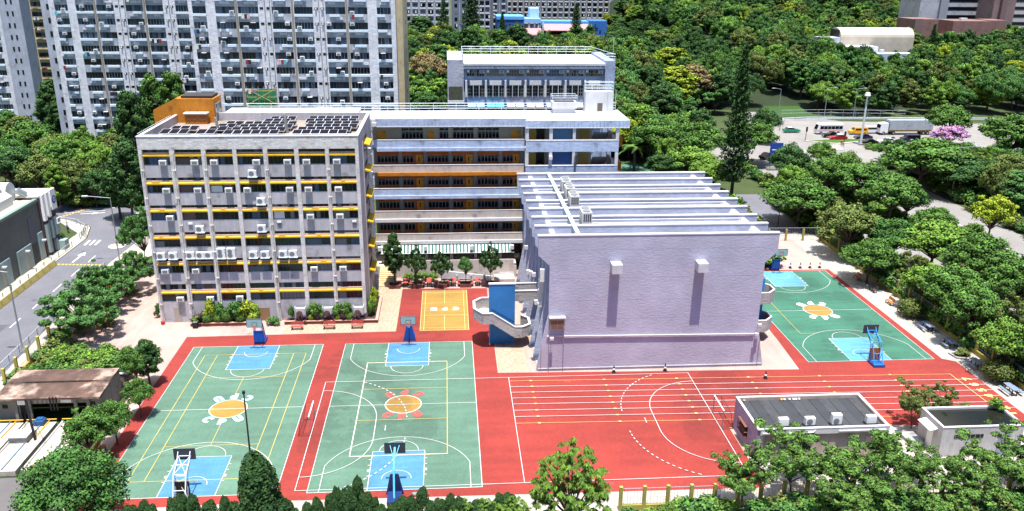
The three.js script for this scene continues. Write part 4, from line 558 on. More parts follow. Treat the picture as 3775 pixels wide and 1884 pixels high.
{ // substation at the left edge
  const c = thing('substation', 'grey green industrial building with brick corner and round white ducts on its roof', 'building', [-56, 0, -12]), x = -48.6, zb = -38.2, mG = M(0x6d716d, 0.85, { map: per(tMottle, 8) }), mBr = M(0x5b4543, 0.9, { map: per(tPave, 1.2) }), mPn = M(0x9cb0ae, 0.7, { map: per(tMottle, 5) }), T = 9.3;
  bb().box(-75, 0, -33.6, x, T - 0.5, 40).build('wall', mG, c); bb().box(-75, 0, zb, x + 0.3, T, -33.601).build('wall', mBr, c, 'dark brick corner'); bb().box(-75, T - 0.499, -33.5, x - 0.2, T - 0.3, 40).build('roof', M(0xcfcab2, 0.9, { map: per(tStain, 9) }), c); bb().box(x - 0.4, T - 0.497, -33.5, x + 0.2, T - 0.1, 40).build('roof_edge', M(0x6b8172, 0.7), c); bb().box(-75, T + 0.001, zb - 0.1, x + 0.4, T + 0.25, -33.6).build('coping', mWhite, c);
  for (const [z0, z1, y0, y1] of [[-34.6, -33.9, 5.6, 9.6], [-36.0, -35.3, 5.8, 9.6]]) bb().box(x + 0.301, y0, z0, x + 0.7, y1, z1).build('fin', mPaint, c); const sg = bb().box(x + 0.301, 6.6, -38.1, x + 0.75, 9.7, -36.5).build('sign_panel', mPaint, c); { const d = mesh('emblem', new THREE.CylinderGeometry(0.62, 0.62, 0.05, 28), M(0x173f7d, 0.6), sg); d.rotation.z = Math.PI / 2; d.position.copy(local(sg, x + 0.78, 8.1, -37.3)); const e = bb(); const q = x + 0.81; e.box(q, 7.65, -37.34, q + 0.01, 8.55, -37.26); e.box(q, 8.28, -37.6, q + 0.01, 8.36, -37.0); e.box(q, 7.88, -37.6, q + 0.01, 7.96, -37.0); e.box(q, 7.961, -37.6, q + 0.01, 8.279, -37.53); e.box(q, 7.961, -37.07, q + 0.01, 8.279, -37.0); e.build('emblem_mark', mPaint, sg); }
  for (const [z0, z1, y0, y1] of [[-34.7, -34.0, 0.6, 5.0], [-36.0, -35.4, 2.4, 5.2], [-38.0, -36.6, 2.6, 5.4], [-36.6, -36.1, 0.3, 2.0]]) bb().box(x + 0.302, y0, z0, x + 0.7, y1, z1).build('panel', mPn, c);
  const pan = [[-33.2, -31.8, 0, 4.3], [-29.4, -25.2, 0, 3.6], [-23, -18, 0, 3.6]]; for (const [z0, z1, y0, y1] of pan) { const p = bb().box(x + 0.003, y0, z0, x + 0.25, y1, z1).build('panel', mPn, c); bb().box(x + 0.251, 0.4, (z0 + z1) / 2 - 0.6, x + 0.28, 2.6, (z0 + z1) / 2 + 0.1).build('door', M(0xa29b8b, 0.7), p); bb().box(x + 0.251, 2.9, (z0 + z1) / 2 - 0.5, x + 0.8, 3.1, (z0 + z1) / 2).build('lamp', mWhite, p); }
  bb().box(x + 0.003, 0.2, -31.4, x + 0.1, 3.0, -29.8).build('doorway', M(0x3f3d38, 0.8), c); bb().box(x + 0.003, 4, -31.2, x + 0.06, 7.2, -29.9).build('panel', M(0x5a5a66, 0.8), c);
  const duct = (z, r, l) => { const g = new THREE.CylinderGeometry(r, r, l, 20); g.rotateZ(Math.PI / 2); return put('roof_duct', g, mWhite, c, -53.5 - l / 2 + 2, T + r * 0.75, z); }; duct(-32.5, 1.5, 7); duct(-29.0, 1.5, 8); duct(-25.4, 1.4, 8); bb().prism([[-53, T - 0.3], [-50.6, T - 0.3], [-50.6, T + 1.0], [-51.6, T + 1.8], [-53, T + 1.8]], 'z', -31, -20).build('roof_duct', mWhite, c); bb().tube([-51, T + 1.2, -33.4], [-50.2, T + 0.4, -34], 0.5, 12).build('duct_fan', mSteel, c);
  condenser(c, x + 0.7, 4.3, -37.6, 0, Math.PI / 2); bb().cb(x + 1, 0, -37.4, 1.2, 1.6, 1.4).build('service_box', mPn, c);
}
// ---------- school building behind ----------
{
  const c = thing('rear_school_block', 'pale blue school block with seven window bays and white roof behind the corridor wing', 'building', [29, 0, -80]), ZF = -72, mP = M(0xa3b1cb, 0.85, { map: per(tStain, 8) }), mPd = M(0x8c95ad, 0.85, { map: per(tStain, 7) }), bays = [16.1, 19.88, 23.68, 27.56, 31.45, 35.36, 39.2, 42.9];
  bb().box(15.6, 0, -89, 43, 24.4, ZF - 0.5).build('wall', mP, c); bb().box(12.5, 0, -89, 15.6, 25.4, ZF + 0.2).build('end_wall', M(0xb3b6c2, 0.9, { map: per(tStain, 5), bump: per(tBumpWave, 4), bs: 0.04 }), c); bb().box(43.0, 0, -89, 44.9, 25.3, ZF + 0.2).build('end_wall', mP, c);
  bb().box(15.61, 24.401, -89.2, 43, 24.8, ZF + 0.4).build('roof', mRoofW, c); bb().box(15.61, 23.75, ZF - 0.49, 42.99, 24.4, ZF + 0.35).build('fascia', mPd, c); for (let x = 16.3; x < 43; x += 0.95) bb().box(x, 23.85, ZF + 0.351, x + 0.1, 24.35, ZF + 0.42).build('rib', mP, c);
  for (let i = 0; i < 7; i++) {
    const a = bays[i], b = bays[i + 1], x = (a + b) / 2; const pal = [[mGlass[4], mCurtain[3]], [mCurtain[3]], [mCurtain[1]], [mCurtain[1]], [mCurtain[2]], [mCurtain[3], mGlass[1]], [mCurtain[1], mGlass[0]]][i];
    win(c, x - 0.1, 22.3, ZF - 0.42, 3.3, 1.2, 7, 2, mFrame, pal, 0, 'window', 0.07); windowAC(c, x + 1.1, 22.9, ZF - 0.2); bb().box(x - 1.7, 23.0, ZF - 0.36, x - 1.25, 23.5, ZF - 0.3).build('notice', mPaint, c);
    bb().box(x - 1.2, 20.65, ZF - 0.499, x + 1.1, 21.5, ZF + 0.1).build('spandrel', mWhite, c); bb().box(a - 0.2, 18.4, ZF - 0.499, a + 0.15, 21.6, ZF + 0.3).build('pier', mWhite, c);
    for (let q = 0; q < 3; q++) { win(c, a + 0.75 + q * 1.14, 18.5, ZF - 0.4, 0.95, 2.0, 2, 3, mFrame, [mBlack, mGlass[0]], 0, 'window', 0.06); bb().box(a + 0.18 + (q + 0.99) * 1.14, 18.3, ZF - 0.499, a + 0.28 + (q + 0.99) * 1.14, 20.6, ZF + 0.12).build('mullion', mWhite, c); }
    if (i < 7) { win(c, x, 15.2, ZF - 0.42, 3.3, 1.3, 6, 2, mFrame, mGlass, 0, 'window', 0.06); for (const q of [-0.85, 0.85]) bb().prism([[ZF - 0.49, 17.0], [ZF + 0.7, 16.5], [ZF + 0.7, 16.6], [ZF - 0.49, 17.15]], 'x', x + q - 0.75, x + q + 0.75).build('awning', M([0x7fa8cc, 0x49b5c9, 0xcaa79c, 0xc9b1a4, 0xd2cdc9, 0xd4cfcb, 0xcfc9c5][i], 0.8), c); }
  }
  bb().box(12.7, 17.8, ZF + 0.201, 15.4, 20.4, ZF + 0.23).build('mosaic_panel', M(0x7f8378, 0.9, { map: per(tex(128, (x, y) => { const a = fbm(x, y, 12, 3); return a > 0.56 ? [0.62, 0.4, 0.44] : a < 0.44 ? [0.42, 0.6, 0.42] : [0.6, 0.6, 0.58]; }), 3) }), c); bb().box(12.5, 17.2, ZF + 0.201, 15.6, 17.7, ZF + 0.4).build('ledge', mWhite, c);
  const rg = bb(); for (const y of [25.4, 25.9, 26.4]) { rg.path([[15.5, y, ZF], [15.5, y, -88.8], [43, y, -88.8], [45, y, ZF - 1]], 0.045, 4); rg.path([[12.5, y + 0.6, ZF], [15.4, y + 0.6, ZF]], 0.045, 4); rg.path([[43.1, y + 0.2, ZF], [44.9, y + 0.2, ZF]], 0.045, 4); } for (let x = 15.6; x < 43; x += 2) rg.cyl(x, 24.8, -88.8, 0.045, 26.4, 4); for (let z = -72; z > -89; z -= 2) rg.cyl(15.5, 24.8, z, 0.045, 26.4, 4); rg.build('roof_railing', mRail, c); bb().cyl(44.6, 25, -73, 0.05, 29.5, 5).build('flag_mast', mRail, c);
}
// ---------- housing blocks ----------
const mTw = M(0xc3c8cf, 0.9, { map: per(tStain, 11), bump: per(tBumpWave, 6), bs: 0.03 }), mTwL = M(0xe6e7e9, 0.9, { map: per(tStain, 9), bump: per(tBumpWave, 6), bs: 0.04 }), mTwY = M(0xcdbf97, 0.9, { map: per(tStain, 8) }), mPipe = M(0x8f8878, 0.9), mSill = M(0xcfdde4, 0.7), mTwD = M(0xb6bcc6, 0.9, { map: per(tStain, 9) });
const gTower = [mGlass[0], mGlass[1], mGlass[4], M(0x2b343d, 0.2), M(0x37424c, 0.25), M(0x232a31, 0.2), mCurtain[0]];  // paler panes hold the sky reflection in their base colour
const hoodG = bb().box(-0.45, 0, 0, 0.45, 0.08, 0.7).make(), pole = (() => { const b = bb(); for (const x of [-0.9, 0.9]) b.path([[x, 0, 0], [x, 0.05, 1.1]], 0.02, 4); b.path([[-1, 0.05, 1.05], [1, 0.05, 1.05]], 0.02, 4); return b.make(); })();
const cloth = (() => { const g = new THREE.PlaneGeometry(0.5, 0.85, 3, 4), P = g.attributes.position; for (let i = 0; i < P.count; i++) P.setZ(i, 0.05 * Math.sin(P.getX(i) * 14 + P.getY(i) * 3)); g.translate(0, -0.43, 0); g.computeVertexNormals(); return g; })(), clothM = [0xd8d8d8, 0x22252c, 0x2f6fa0, 0x8f2f33, 0xc9a7a9, 0x4fb0b5, 0x30343c, 0xd9d2c0].map(c => M(c, 0.95, { ds: 1 }));
function floorsOf(c, z, y0, n, fh, wins, smalls, pipes, turnSmall) {
  const sill = new Map();
  for (let k = 0; k < n; k++) {
    const y = y0 + k * fh;
    for (const [a, b] of wins) {
      const w = b - a, x = (a + b) / 2, cols = Math.max(3, Math.round(w / 0.6)); win(c, x, y, z - 0.18, w, 1.25, cols, 1, rnd() < 0.5 ? mFrame : mFrameDk, rnd() < 0.12 ? [mCurtain[0], mGlass[4]] : gTower, 0, 'window', 0.06);
      const r = rnd(), sw = r < 0.6 ? w : w * rr(0.4, 0.7), sx = r < 0.6 ? x : a + sw / 2 + rnd() * (w - sw);
      bb().box(sx - sw / 2, y - 0.5, z + 0.003, sx + sw / 2, y - 0.06, z + 0.32).build('planter_box', mSill, c); const pw2 = w * rr(0.3, 0.6), px2 = a + pw2 / 2 + rnd() * (w - pw2); bb().box(px2 - pw2 / 2, y - 1.05, z + 0.003, px2 + pw2 / 2, y - 0.62, z + 0.14).build('spandrel_panel', mTwL, c);
      if (rnd() < 0.42) { const o = put('window_air_conditioner', acBody, mACw, c, a + 0.5 + rnd() * (w - 1), y + (rnd() < 0.5 ? 0.7 : 0.02), z + 0.1); mesh('grille', acFace, mACg, o); }
      if (rnd() < 0.2) put('window_hood', hoodG, mACw, c, a + 0.5 + rnd() * (w - 1), y + 1.15, z);
      if (rnd() < 0.2) { const o = put('drying_rack', pole, mRail, c, x, y - 0.05, z); const m = 1 + Math.floor(rnd() * 4); for (let q = 0; q < m; q++) mesh('laundry', cloth, pick(clothM), o, -0.8 + q * 0.5, 0.04, 1.05); }
    }
    for (const x of smalls) { bb().box(x - 0.33, y + 0.75, z + 0.001, x + 0.33, y + 1.2, z + 0.03).build('small_window', pick(mGlass), c); if (rnd() < 0.5) bb().box(x - 0.2, y + 0.8, z + 0.031, x + 0.1, y + 1.1, z + 0.25).build('vent_fan', mACw, c); }
  }
}
function opened(c, z, x0, x1, y0, yTop, n, fh, wins, m, deep) { // wall with window recesses: bands, piers, back
  const b = bb(), xs = [x0, ...wins.flat(), x1]; for (let i = 0; i < xs.length; i += 2) b.box(xs[i], 0, z - 0.4, xs[i + 1], yTop, z); for (const [a, e] of wins) for (let k = -1; k < n; k++) { const lo = k < 0 ? 0 : y0 + k * fh + 1.27, hi = k === n - 1 ? yTop : y0 + (k + 1) * fh - 0.02; bb().box(a + 0.001, lo, z - 0.4, e - 0.001, hi, z - 0.05).build('spandrel_wall', mTwD, c); }
  b.build('wall', m, c); bb().box(x0, 0, z - deep, x1, yTop, z - 0.45).build('core', mTwD, c);
}
{
  const c = thing('housing_block', 'tall white slab housing block with rows of windows, left of centre behind the school', 'building', [-30, 0, -90]), fh = 2.8;
  const sc = (x, d) => 12.46 + (x - 12.46) * d, dl = 190.6 / 175.6, L = [[-63.25, -60.8], [-59.28, -55.95], [-55.45, -52.17], [-49.9, -46.6], [-46.05, -42.79], [-40.44, -37.94]].map(p => p.map(x => sc(x, dl)));
  const zl = -99, n1 = 14, y1 = 4.52; // window sills
  opened(c, zl, sc(-64.3, dl), sc(-37.5, dl), y1, y1 + n1 * fh + 0.5, n1, fh, L, mTwL, 14);
  floorsOf(c, zl, y1, n1, fh, L, [-51.6, -50.5, -42.1, -41.1].map(x => sc(x, dl)));
  const dr = 167 / 159.6, R = [[-32.88, -30.5], [-28.85, -25.4], [-24.9, -21.3], [-18.93, -15.55], [-14.95, -11.64], [-9.35, -5.8], [-5.3, -1.84], [-0.14, 2.4]].map(p => p.map(x => sc(x, dr))), zr = -76, n2 = 10, y2 = 16.65;
  opened(c, zr, sc(-33.6, dr), sc(3.2, dr), y2, y2 + n2 * fh + 0.5, n2, fh, R, mTwL, 24);
  floorsOf(c, zr, y2, n2, fh, R, [-20.7, -19.5, -11.0, -9.9].map(x => sc(x, dr)));
  for (const [x, z] of [[sc(-55.7, dl), zl], [sc(-46.32, dl), zl], [sc(-25.15, dr), zr], [sc(-15.25, dr), zr], [sc(-5.55, dr), zr]]) bb().box(x - 0.17, 0, z + 0.002, x + 0.17, 44, z + 0.3).build('pipe_duct', mPipe, c);
  for (const [x, z] of [[sc(-51.05, dl), zl], [sc(-50.1, dl), zl], [sc(-41.6, dl), zl], [sc(-20.1, dr), zr], [sc(-19.2, dr), zr], [sc(-10.5, dr), zr], [sc(-9.7, dr), zr]]) bb().cyl(x, 0, z + 0.1, 0.07, 44, 5).build('drain_pipe', mTwD, c);
  bb().box(sc(3.2, dr) + 0.01, 0, zr - 24, sc(3.2, dr) + 1.2, 43, zr - 3).build('end_wall', mTwY, c); for (let k = 0; k < 9; k++) bb().box(sc(3.2, dr) + 1.21, y2 + k * fh, -90, sc(3.2, dr) + 1.25, y2 + 0.9 + k * fh, -89.2).build('small_window', mGlass[1], c);
  bb().box(sc(-64.3, dl) - 2.3, 0, zl - 14, sc(-64.3, dl) - 0.01, 44, zl - 1.5).build('side_wing', mTwD, c); for (let k = 0; k < 12; k++) bb().box(sc(-64.3, dl) - 1.2, y1 + 0.2 + k * fh, zl - 1.499, sc(-64.3, dl) - 0.7, y1 + 1.3 + k * fh, zl - 1.46).build('small_window', mGlass[1], c);
  const sf = thing('bamboo_scaffold', 'green netted bamboo scaffold on the white housing block above the classroom roof', 'scaffold', [-23, 14, -74.6]); bb().quad([-26.0, 15, -75.0], [-20.6, 15, -75.0], [-20.6, 19.5, -75.0], [-26.0, 19.5, -75.0]).build('net', M(0x1f7a52, 0.9, { ds: 1 }), sf); const sb = bb(); for (let x = -26; x < -20.4; x += 1.05) sb.tube([x, 13, -74.7], [x, 20, -74.7], 0.05, 5); for (let y = 14.4; y < 20; y += 1.2) sb.tube([-26.2, y, -74.6], [-20.4, y, -74.6], 0.045, 5); sb.tube([-26, 16.6, -74.5], [-20.5, 19.6, -74.5], 0.045, 5); sb.tube([-26, 19.6, -74.5], [-20.5, 16.6, -74.5], 0.045, 5); sb.build('pole_frame', M(0xb59a5c, 0.9), sf);
}
{ // two blocks at the left edge
  const c = thing('housing_block', 'bluish grey housing block cut by the left edge of the picture', 'building', [-104, 0, -140]), z = -128;
  bb().box(-125, 0, -133, -90.3, 48, z - 0.41).build('core', mTwD, c); bb().box(-95.2, 0, z - 0.4, -90.3, 48, z).build('wall', mTwD, c); const W = [[-99.6, -96.1]]; bb().box(-125, 0, z - 0.4, -99.6, 48, z).box(-96.1, 0, z - 0.4, -95.21, 48, z).build('wall', mTwL, c);
  floorsOf(c, z, 4.3, 15, 2.8, W, []); for (let k = 0; k < 15; k++) for (const x of [-93.4, -92.2]) bb().box(x - 0.22, 4.5 + k * 2.8, z + 0.001, x + 0.22, 5.6 + k * 2.8, z + 0.04).build('small_window', mGlass[1], c); for (let k = -1; k < 15; k++) bb().box(-99.59, k < 0 ? 0 : 4.3 + k * 2.8 + 1.27, z - 0.4, -96.11, k === 14 ? 48 : 4.3 + (k + 1) * 2.8 - 0.02, z - 0.05).build('spandrel_wall', mTwL, c);
  const d = thing('housing_block', 'narrow cream housing block standing between the two left hand housing blocks', 'building', [-103, 0, -172]), zz = -165; bb().box(-112, 0, -185, -96, 52, zz).build('wall', mTwY, d);
  for (let k = 0; k < 16; k++) { win(d, -103.0, 5 + k * 2.8, zz + 0.03, 3.0, 1.2, 4, 1, mFrameDk, gTower, 0, 'window', 0.06); bb().box(-104.7, 4.3 + k * 2.8, zz + 0.001, -101.3, 4.55 + k * 2.8, zz + 0.5).build('planter_box', mTwY, d); win(d, -106.3, 5 + k * 2.8, zz + 0.03, 1.4, 1.4, 2, 1, mFrameDk, gTower, 0, 'window', 0.06); if (rnd() < 0.3) { const o = put('drying_rack', pole, mRail, d, -103, 4.9 + k * 2.8, zz); for (let q = 0; q < 3; q++) mesh('laundry', cloth, pick(clothM), o, -0.7 + q * 0.5, 0.04, 1.05); } }
}
// far grey towers at the top of the picture
function farTower(label, x0, x1, z, cols, fh, base, top, m, wW, balc) {
  const c = thing('far_tower', label, 'building', [(x0 + x1) / 2, 0, z - 10], 'grey towers on the skyline'); bb().box(x0, 0, z - 22, x1, top, z).build('wall', m, c); const wg = bb().box(-wW / 2, 0, 0, wW / 2, 1.45, 0.06).make(), bg = bb().box(-wW / 2 - 0.15, -0.75, 0, wW / 2 + 0.15, -0.1, 0.5).make(), pg = bb().box(-0.25, 0, 0, 0.25, 1, 0.55).make();
  const n = Math.floor((top - base) / fh); for (let i = 0; i < cols; i++) { const x = x0 + (i + 0.5) * (x1 - x0) / cols; bb().box(x + (x1 - x0) / cols / 2 - 0.2, base - 2, z + 0.001, x + (x1 - x0) / cols / 2 + 0.1, top, z + 0.6).build('pier', mTwD, c); for (let k = 0; k < n; k++) { const y = base + k * fh; put('window', wg, pick([mGlass[0], mGlass[1], mGlass[2], mCurtain[0], mGlass[3], mCurtain[3]]), c, x, y + 0.8, z); if (balc) put('balcony', bg, mTwL, c, x, y + 0.8, z); if (rnd() < 0.35) put('air_conditioner', pg, mACw, c, x + rr(-0.8, 0.8), y + 1.2, z); } }
}
farTower('grey tower just right of the white housing block, behind the pines', -9, 14, -285, 7, 2.85, 10, 44, mTwD, 2.1, 1); farTower('dark narrow slab tower behind the tall pine tree', 15, 21.5, -286, 2, 2.85, 10, 44, M(0x6f7986, 0.9), 1.3, 0); farTower('pinkish grey tower between the pines and the blue school', 22, 31.5, -288, 4, 2.85, 8, 44, M(0x9a908c, 0.9, { map: per(tStain, 9) }), 1.5, 1); farTower('plain grey end wall tower behind the blue school roof', 32.5, 40, -300, 2, 2.9, 14, 44, M(0x6c737e, 0.9), 1.4, 1); farTower('wide grey tower with many balconies behind the blue school', 42, 102, -385, 19, 2.85, 12, 42, M(0x8b8684, 0.9, { map: per(tStain, 12) }), 1.7, 1);
{
  const c = thing('lilac_gable_tower', 'distant tower with a lilac gable at the right of the grey towers', 'building', [112, 0, -410]); bb().box(104.5, 0, -425, 121, 40, -405).build('wall', mTwD, c); bb().box(107, 20, -404.99, 114, 34, -404.6).build('gable_panel', M(0x8a86c0, 0.9), c); for (let k = 0; k < 8; k++) for (const x of [116, 119]) bb().box(x - 0.8, 14 + k * 2.9, -404.99, x + 0.8, 15.4 + k * 2.9, -404.9).build('window', mGlass[1], c);
  const b = thing('blue_school', 'distant blue school with a cross on its blue gable, pink roof and yellow wall', 'building', [50, 0, -222]), mBl = M(0x2f6fb8, 0.8, { map: per(tMottle, 6) }), mBd = M(0x1f4f8c, 0.85), z = -215;
  bb().box(30.4, 10, -228, 39.8, 24.3, z).build('wall', mBd, b); bb().box(30.2, 24.301, -228.2, 40, 25.4, z + 0.2).build('parapet', M(0x5b9ad2, 0.8), b); bb().box(42.3, 23, -226, 45.6, 28, z - 4).build('roof_house', M(0xa9c6d6, 0.8), b); bb().box(39.81, 23.2, -226, 45.9, 24.6, z + 0.1).build('canopy', M(0x7fb0dc, 0.8), b); for (const x of [41.5, 44.8]) bb().box(x, 19, z - 0.6, x + 0.5, 23.2, z - 0.1).build('column', mWhite, b);
  for (let i = 0; i < 4; i++) bb().box(33 + i * 1.5, 22, z + 0.001, 33.7 + i * 1.5, 22.8, z + 0.05).build('window', mBlack, b);
  bb().prism([[z, 20.6], [z + 4, 19.2], [z + 4, 19.5], [z, 21.4]], 'x', 36, 46).build('roof', M(0xa97d7d, 0.8), b); bb().box(45.91, 22.3, -226, 63.4, 23.7, z - 2).build('parapet', M(0x4f97d0, 0.8), b); bb().prism([[z - 2, 21.4], [z + 2, 20.6], [z + 2, 20.8], [z - 2, 22.8]], 'x', 47, 63.4).build('roof', M(0xa97d7d, 0.8), b); bb().box(47, 10, -225, 63.4, 19.2, z - 1).build('wall', M(0xc99b2e, 0.85), b); bb().box(47, 19.21, -225, 63.4, 21.3, z - 1.6).build('gallery', mDark, b);
  bb().box(63.41, 8, -225, 69.5, 24, z + 0.5).build('gable', mBl, b); bb().box(65.1, 19.4, z + 0.501, 65.5, 23.0, z + 0.7).box(64.3, 21.5, z + 0.5, 65.099, 21.8, z + 0.69).box(65.501, 21.5, z + 0.5, 66.3, 21.8, z + 0.69).build('cross', M(0x0d2350, 0.7), b); bb().box(46.4, 18.5, z + 0.2, 46.9, 23.4, z + 0.7).build('column', mWhite, b); for (const y of [19.6, 17.6]) bb().box(66.9, y, z + 0.501, 67.4, y + 1.2, z + 0.55).build('window', mGlass[2], b);
}
{ // right top: barrel roofed hall and brown campus blocks
  const X = 167, Zc = -243, y = 14.6, c = thing('barrel_roof_hall', 'low building with a cream barrel vault roof among trees on the hillside', 'building', [X + 15, y - 5, Zc]), arcP = []; for (let i = 0; i <= 12; i++) { const a = Math.PI * i / 12; arcP.push([Zc - Math.cos(a) * 5.5, y + 2.4 + 3.4 * Math.sin(a)]); }
  bb().prism([...arcP, [Zc + 5.5, y - 8], [Zc - 5.5, y - 8]], 'x', X, X + 30).build('vault', M(0xcabfa9, 0.85, { map: per(tMottle, 7) }), c); bb().box(X - 5, y - 8, Zc + 5.6, X + 12, y - 0.6, Zc + 13).build('annex', mTwL, c); bb().box(X - 8, y - 8, Zc - 1, X - 0.1, y + 2.2, Zc + 5.5).build('annex', mTwD, c); bb().box(X + 6, y - 8, Zc + 13.1, X + 24, y - 2.6, Zc + 19).build('annex', M(0xa6b4c0, 0.8), c); bb().box(X - 0.2, y + 2.4, Zc - 4, X - 0.05, y + 5.0, Zc + 4).build('end_window', mDark, c); for (const x of [X + 9, X + 12]) bb().cyl(x, y - 2.6, Zc + 16, 0.9, y - 1.4, 12).build('roof_tank', mWhite, c);
  const mBrn = M(0x8c6a60, 0.9, { map: per(tStain, 8) }), mBrD = M(0x6f5a57, 0.9);
  const d = thing('brown_campus_block', 'brown block half hidden by trees right of the barrel roof', 'building', [231, 8, -297]); bb().box(225, 0, -305, 236.7, 21, -290).build('wall', mBrn, d); bb().box(225.01, 0, -289.99, 228.5, 21.2, -288.8).build('pier', mBrD, d);
  const e = thing('brown_campus_block', 'long brown stepped block half hidden by trees at the upper right', 'building', [252, 8, -297]); bb().box(244, 0, -305, 262, 20.3, -290).build('wall', mBrn, e); bb().box(238.5, 0, -304, 243.9, 14, -289).build('wall', mBrn, e); bb().box(262.1, 0, -303, 270, 20.6, -291).build('wall', mBrn, e); bb().cb(252, 20.31, -296, 3, 1.0, 2).build('roof_fan', mWhite, e);
  const f = thing('campus_tower', 'brown and grey campus tower at the top right corner', 'building', [275, 8, -315]); bb().box(276, 0, -325, 287, 48, -312).build('wall', M(0x8d7672, 0.9, { map: per(tStain, 9) }), f); bb().box(279, 0, -311.99, 281.5, 48, -310).build('pier', mBrD, f); bb().box(287.01, 0, -324, 312, 48, -314).build('wall', M(0xb5aca6, 0.9), f); for (let k = 0; k < 10; k++) bb().box(288, 10 + k * 3.6, -313.99, 311, 11.4 + k * 3.6, -313.9).build('window_band', mGlass[1], f);
  const g = thing('campus_slab', 'long pale grey campus slab with dark window bands at the top right', 'building', [265, 8, -345]); bb().box(252, 0, -355, 290, 46, -335).build('wall', M(0xb9bbc0, 0.9, { map: per(tStain, 9) }), g); bb().box(262, 0, -334.99, 266, 46, -333.5).build('pier', M(0x8b8d95, 0.9), g); for (let k = 0; k < 7; k++) bb().box(267, 19 + k * 4, -334.99, 289, 20.6 + k * 4, -334.9).build('window_band', mGlass[0], g);
}
// ---------- yard furniture ----------
function cloneAt(src, x, y, z, turn, label) { return copy(src, [x, y, z], turn, label); }
const mBlueF = M(0x14418a, 0.5), mRim = M(0xc2521e, 0.5), mBoard = M(0x8fa6a6, 0.2), mBoardDk = M(0x33383d, 0.4);
function hoop(label, x, z, turn, style) { // board 1.2 m into the court (towards local +z)
  const t = new THREE.Group(); t.name = numbered('basketball_stand'); t.position.set(x, 0, z); t.rotation.y = turn; t.org = V(0, 0, 0); scene.add(t); tag(t, label, 'basketball stand', 'basketball stands');
  const P = (b, n, m, p = t) => { const o = mesh(n, b.make(), m, p); return o; };
  const brd = P(bb().box(-0.9, 2.9, 1.18, 0.9, 3.95, 1.22), 'backboard', style.board), ed = bb(); for (const [a, b2, c, d] of [[-0.9, 2.9, 0.9, 2.96], [-0.9, 3.89, 0.9, 3.95], [-0.9, 2.961, -0.85, 3.889], [0.85, 2.961, 0.9, 3.889], [-0.3, 3.05, 0.3, 3.09], [-0.3, 3.46, 0.3, 3.5], [-0.3, 3.091, -0.26, 3.459], [0.26, 3.091, 0.3, 3.459]]) { ed.box(a, b2, 1.221, c, d, 1.228); } P(ed, 'board_lines', style.line, brd);
  const rg = new THREE.TorusGeometry(0.225, 0.02, 6, 20); rg.rotateX(Math.PI / 2); rg.translate(0, 3.05, 1.5); mesh('rim', rg, mRim, t); P(bb().cb(0, 2.98, 1.24, 0.22, 0.14, 0.08), 'rim_bracket', mRim);
  const net = bb(); for (let i = 0; i < 8; i++) { const a = i * Math.PI / 4; net.tube([0.22 * Math.cos(a), 3.04, 1.5 + 0.22 * Math.sin(a)], [0.12 * Math.cos(a + 0.4), 2.65, 1.5 + 0.12 * Math.sin(a + 0.4)], 0.008, 3); } P(net, 'net', mPaint);
  if (style.frame) { const f = bb(); for (const s of [-0.5, 0.5]) { f.path([[s, 0.3, -1.6], [s, 2.6, -0.6], [s, 3.3, 1.15]], 0.05); f.path([[s, 0.3, -0.7], [s, 2.2, -0.2], [s, 3.7, 1.15]], 0.04); f.path([[s, 0.3, -0.7], [s, 2.6, -0.6]], 0.03); f.path([[s, 1.4, -1.1], [s, 0.3, -0.7]], 0.03); f.path([[s, 2.2, -0.2], [s, 3.3, 1.15]], 0.03); } for (const [y, z] of [[0.3, -1.6], [1.4, -1.12], [2.6, -0.6], [2.2, -0.2], [3.3, 1.1], [0.3, -0.7], [2.95, 0.3]]) f.path([[-0.5, y, z], [0.5, y, z]], 0.035); f.path([[-0.5, 2.6, -0.6], [0.5, 3.3, 1.1]], 0.025); f.path([[0.5, 2.6, -0.6], [-0.5, 3.3, 1.1]], 0.025); f.path([[-0.5, 0.3, -0.7], [0.5, 2.2, -0.2]], 0.025); P(f, 'lattice_frame', style.mf); P(bb().box(-0.65, 0.05, -1.9, 0.65, 0.32, -0.4), 'base', style.base); P(bb().box(-0.6, 0.35, -0.45, 0.6, 1.75, -0.32), 'front_pad', style.pad); }
  else { P(bb().prism([[-0.75, 0.05], [0.75, 0.05], [0.35, 2.0], [-0.35, 2.0]], 'z', -0.62, -0.5), 'front_pad', style.pad); P(bb().box(-0.6, 0.05, -2.2, 0.6, 0.35, -0.63), 'base', style.base); const f = bb(); f.path([[0, 0.35, -1.6], [0, 2.6, -0.9], [0, 3.5, 1.15]], 0.09, 8); f.path([[0, 1.6, -1.2], [0, 3.1, 1.15]], 0.05); for (const s of [-0.4, 0.4]) f.path([[0, 2.9, 0], [s, 3.7, 1.17]], 0.03); P(f, 'arm', style.mf); }
  const w = bb(); for (const sx of [-0.55, 0.55]) for (const z2 of [-0.6, -1.8]) w.tube([sx - 0.05, 0.08, z2], [sx + 0.05, 0.08, z2], 0.08, 8); P(w, 'castors', mBlack); return t;
}
const stBlue = { board: mBoard, line: M(0x2a2f33, 0.5), mf: M(0x1b3f7a, 0.5), base: mBlueF, pad: mBlueF };
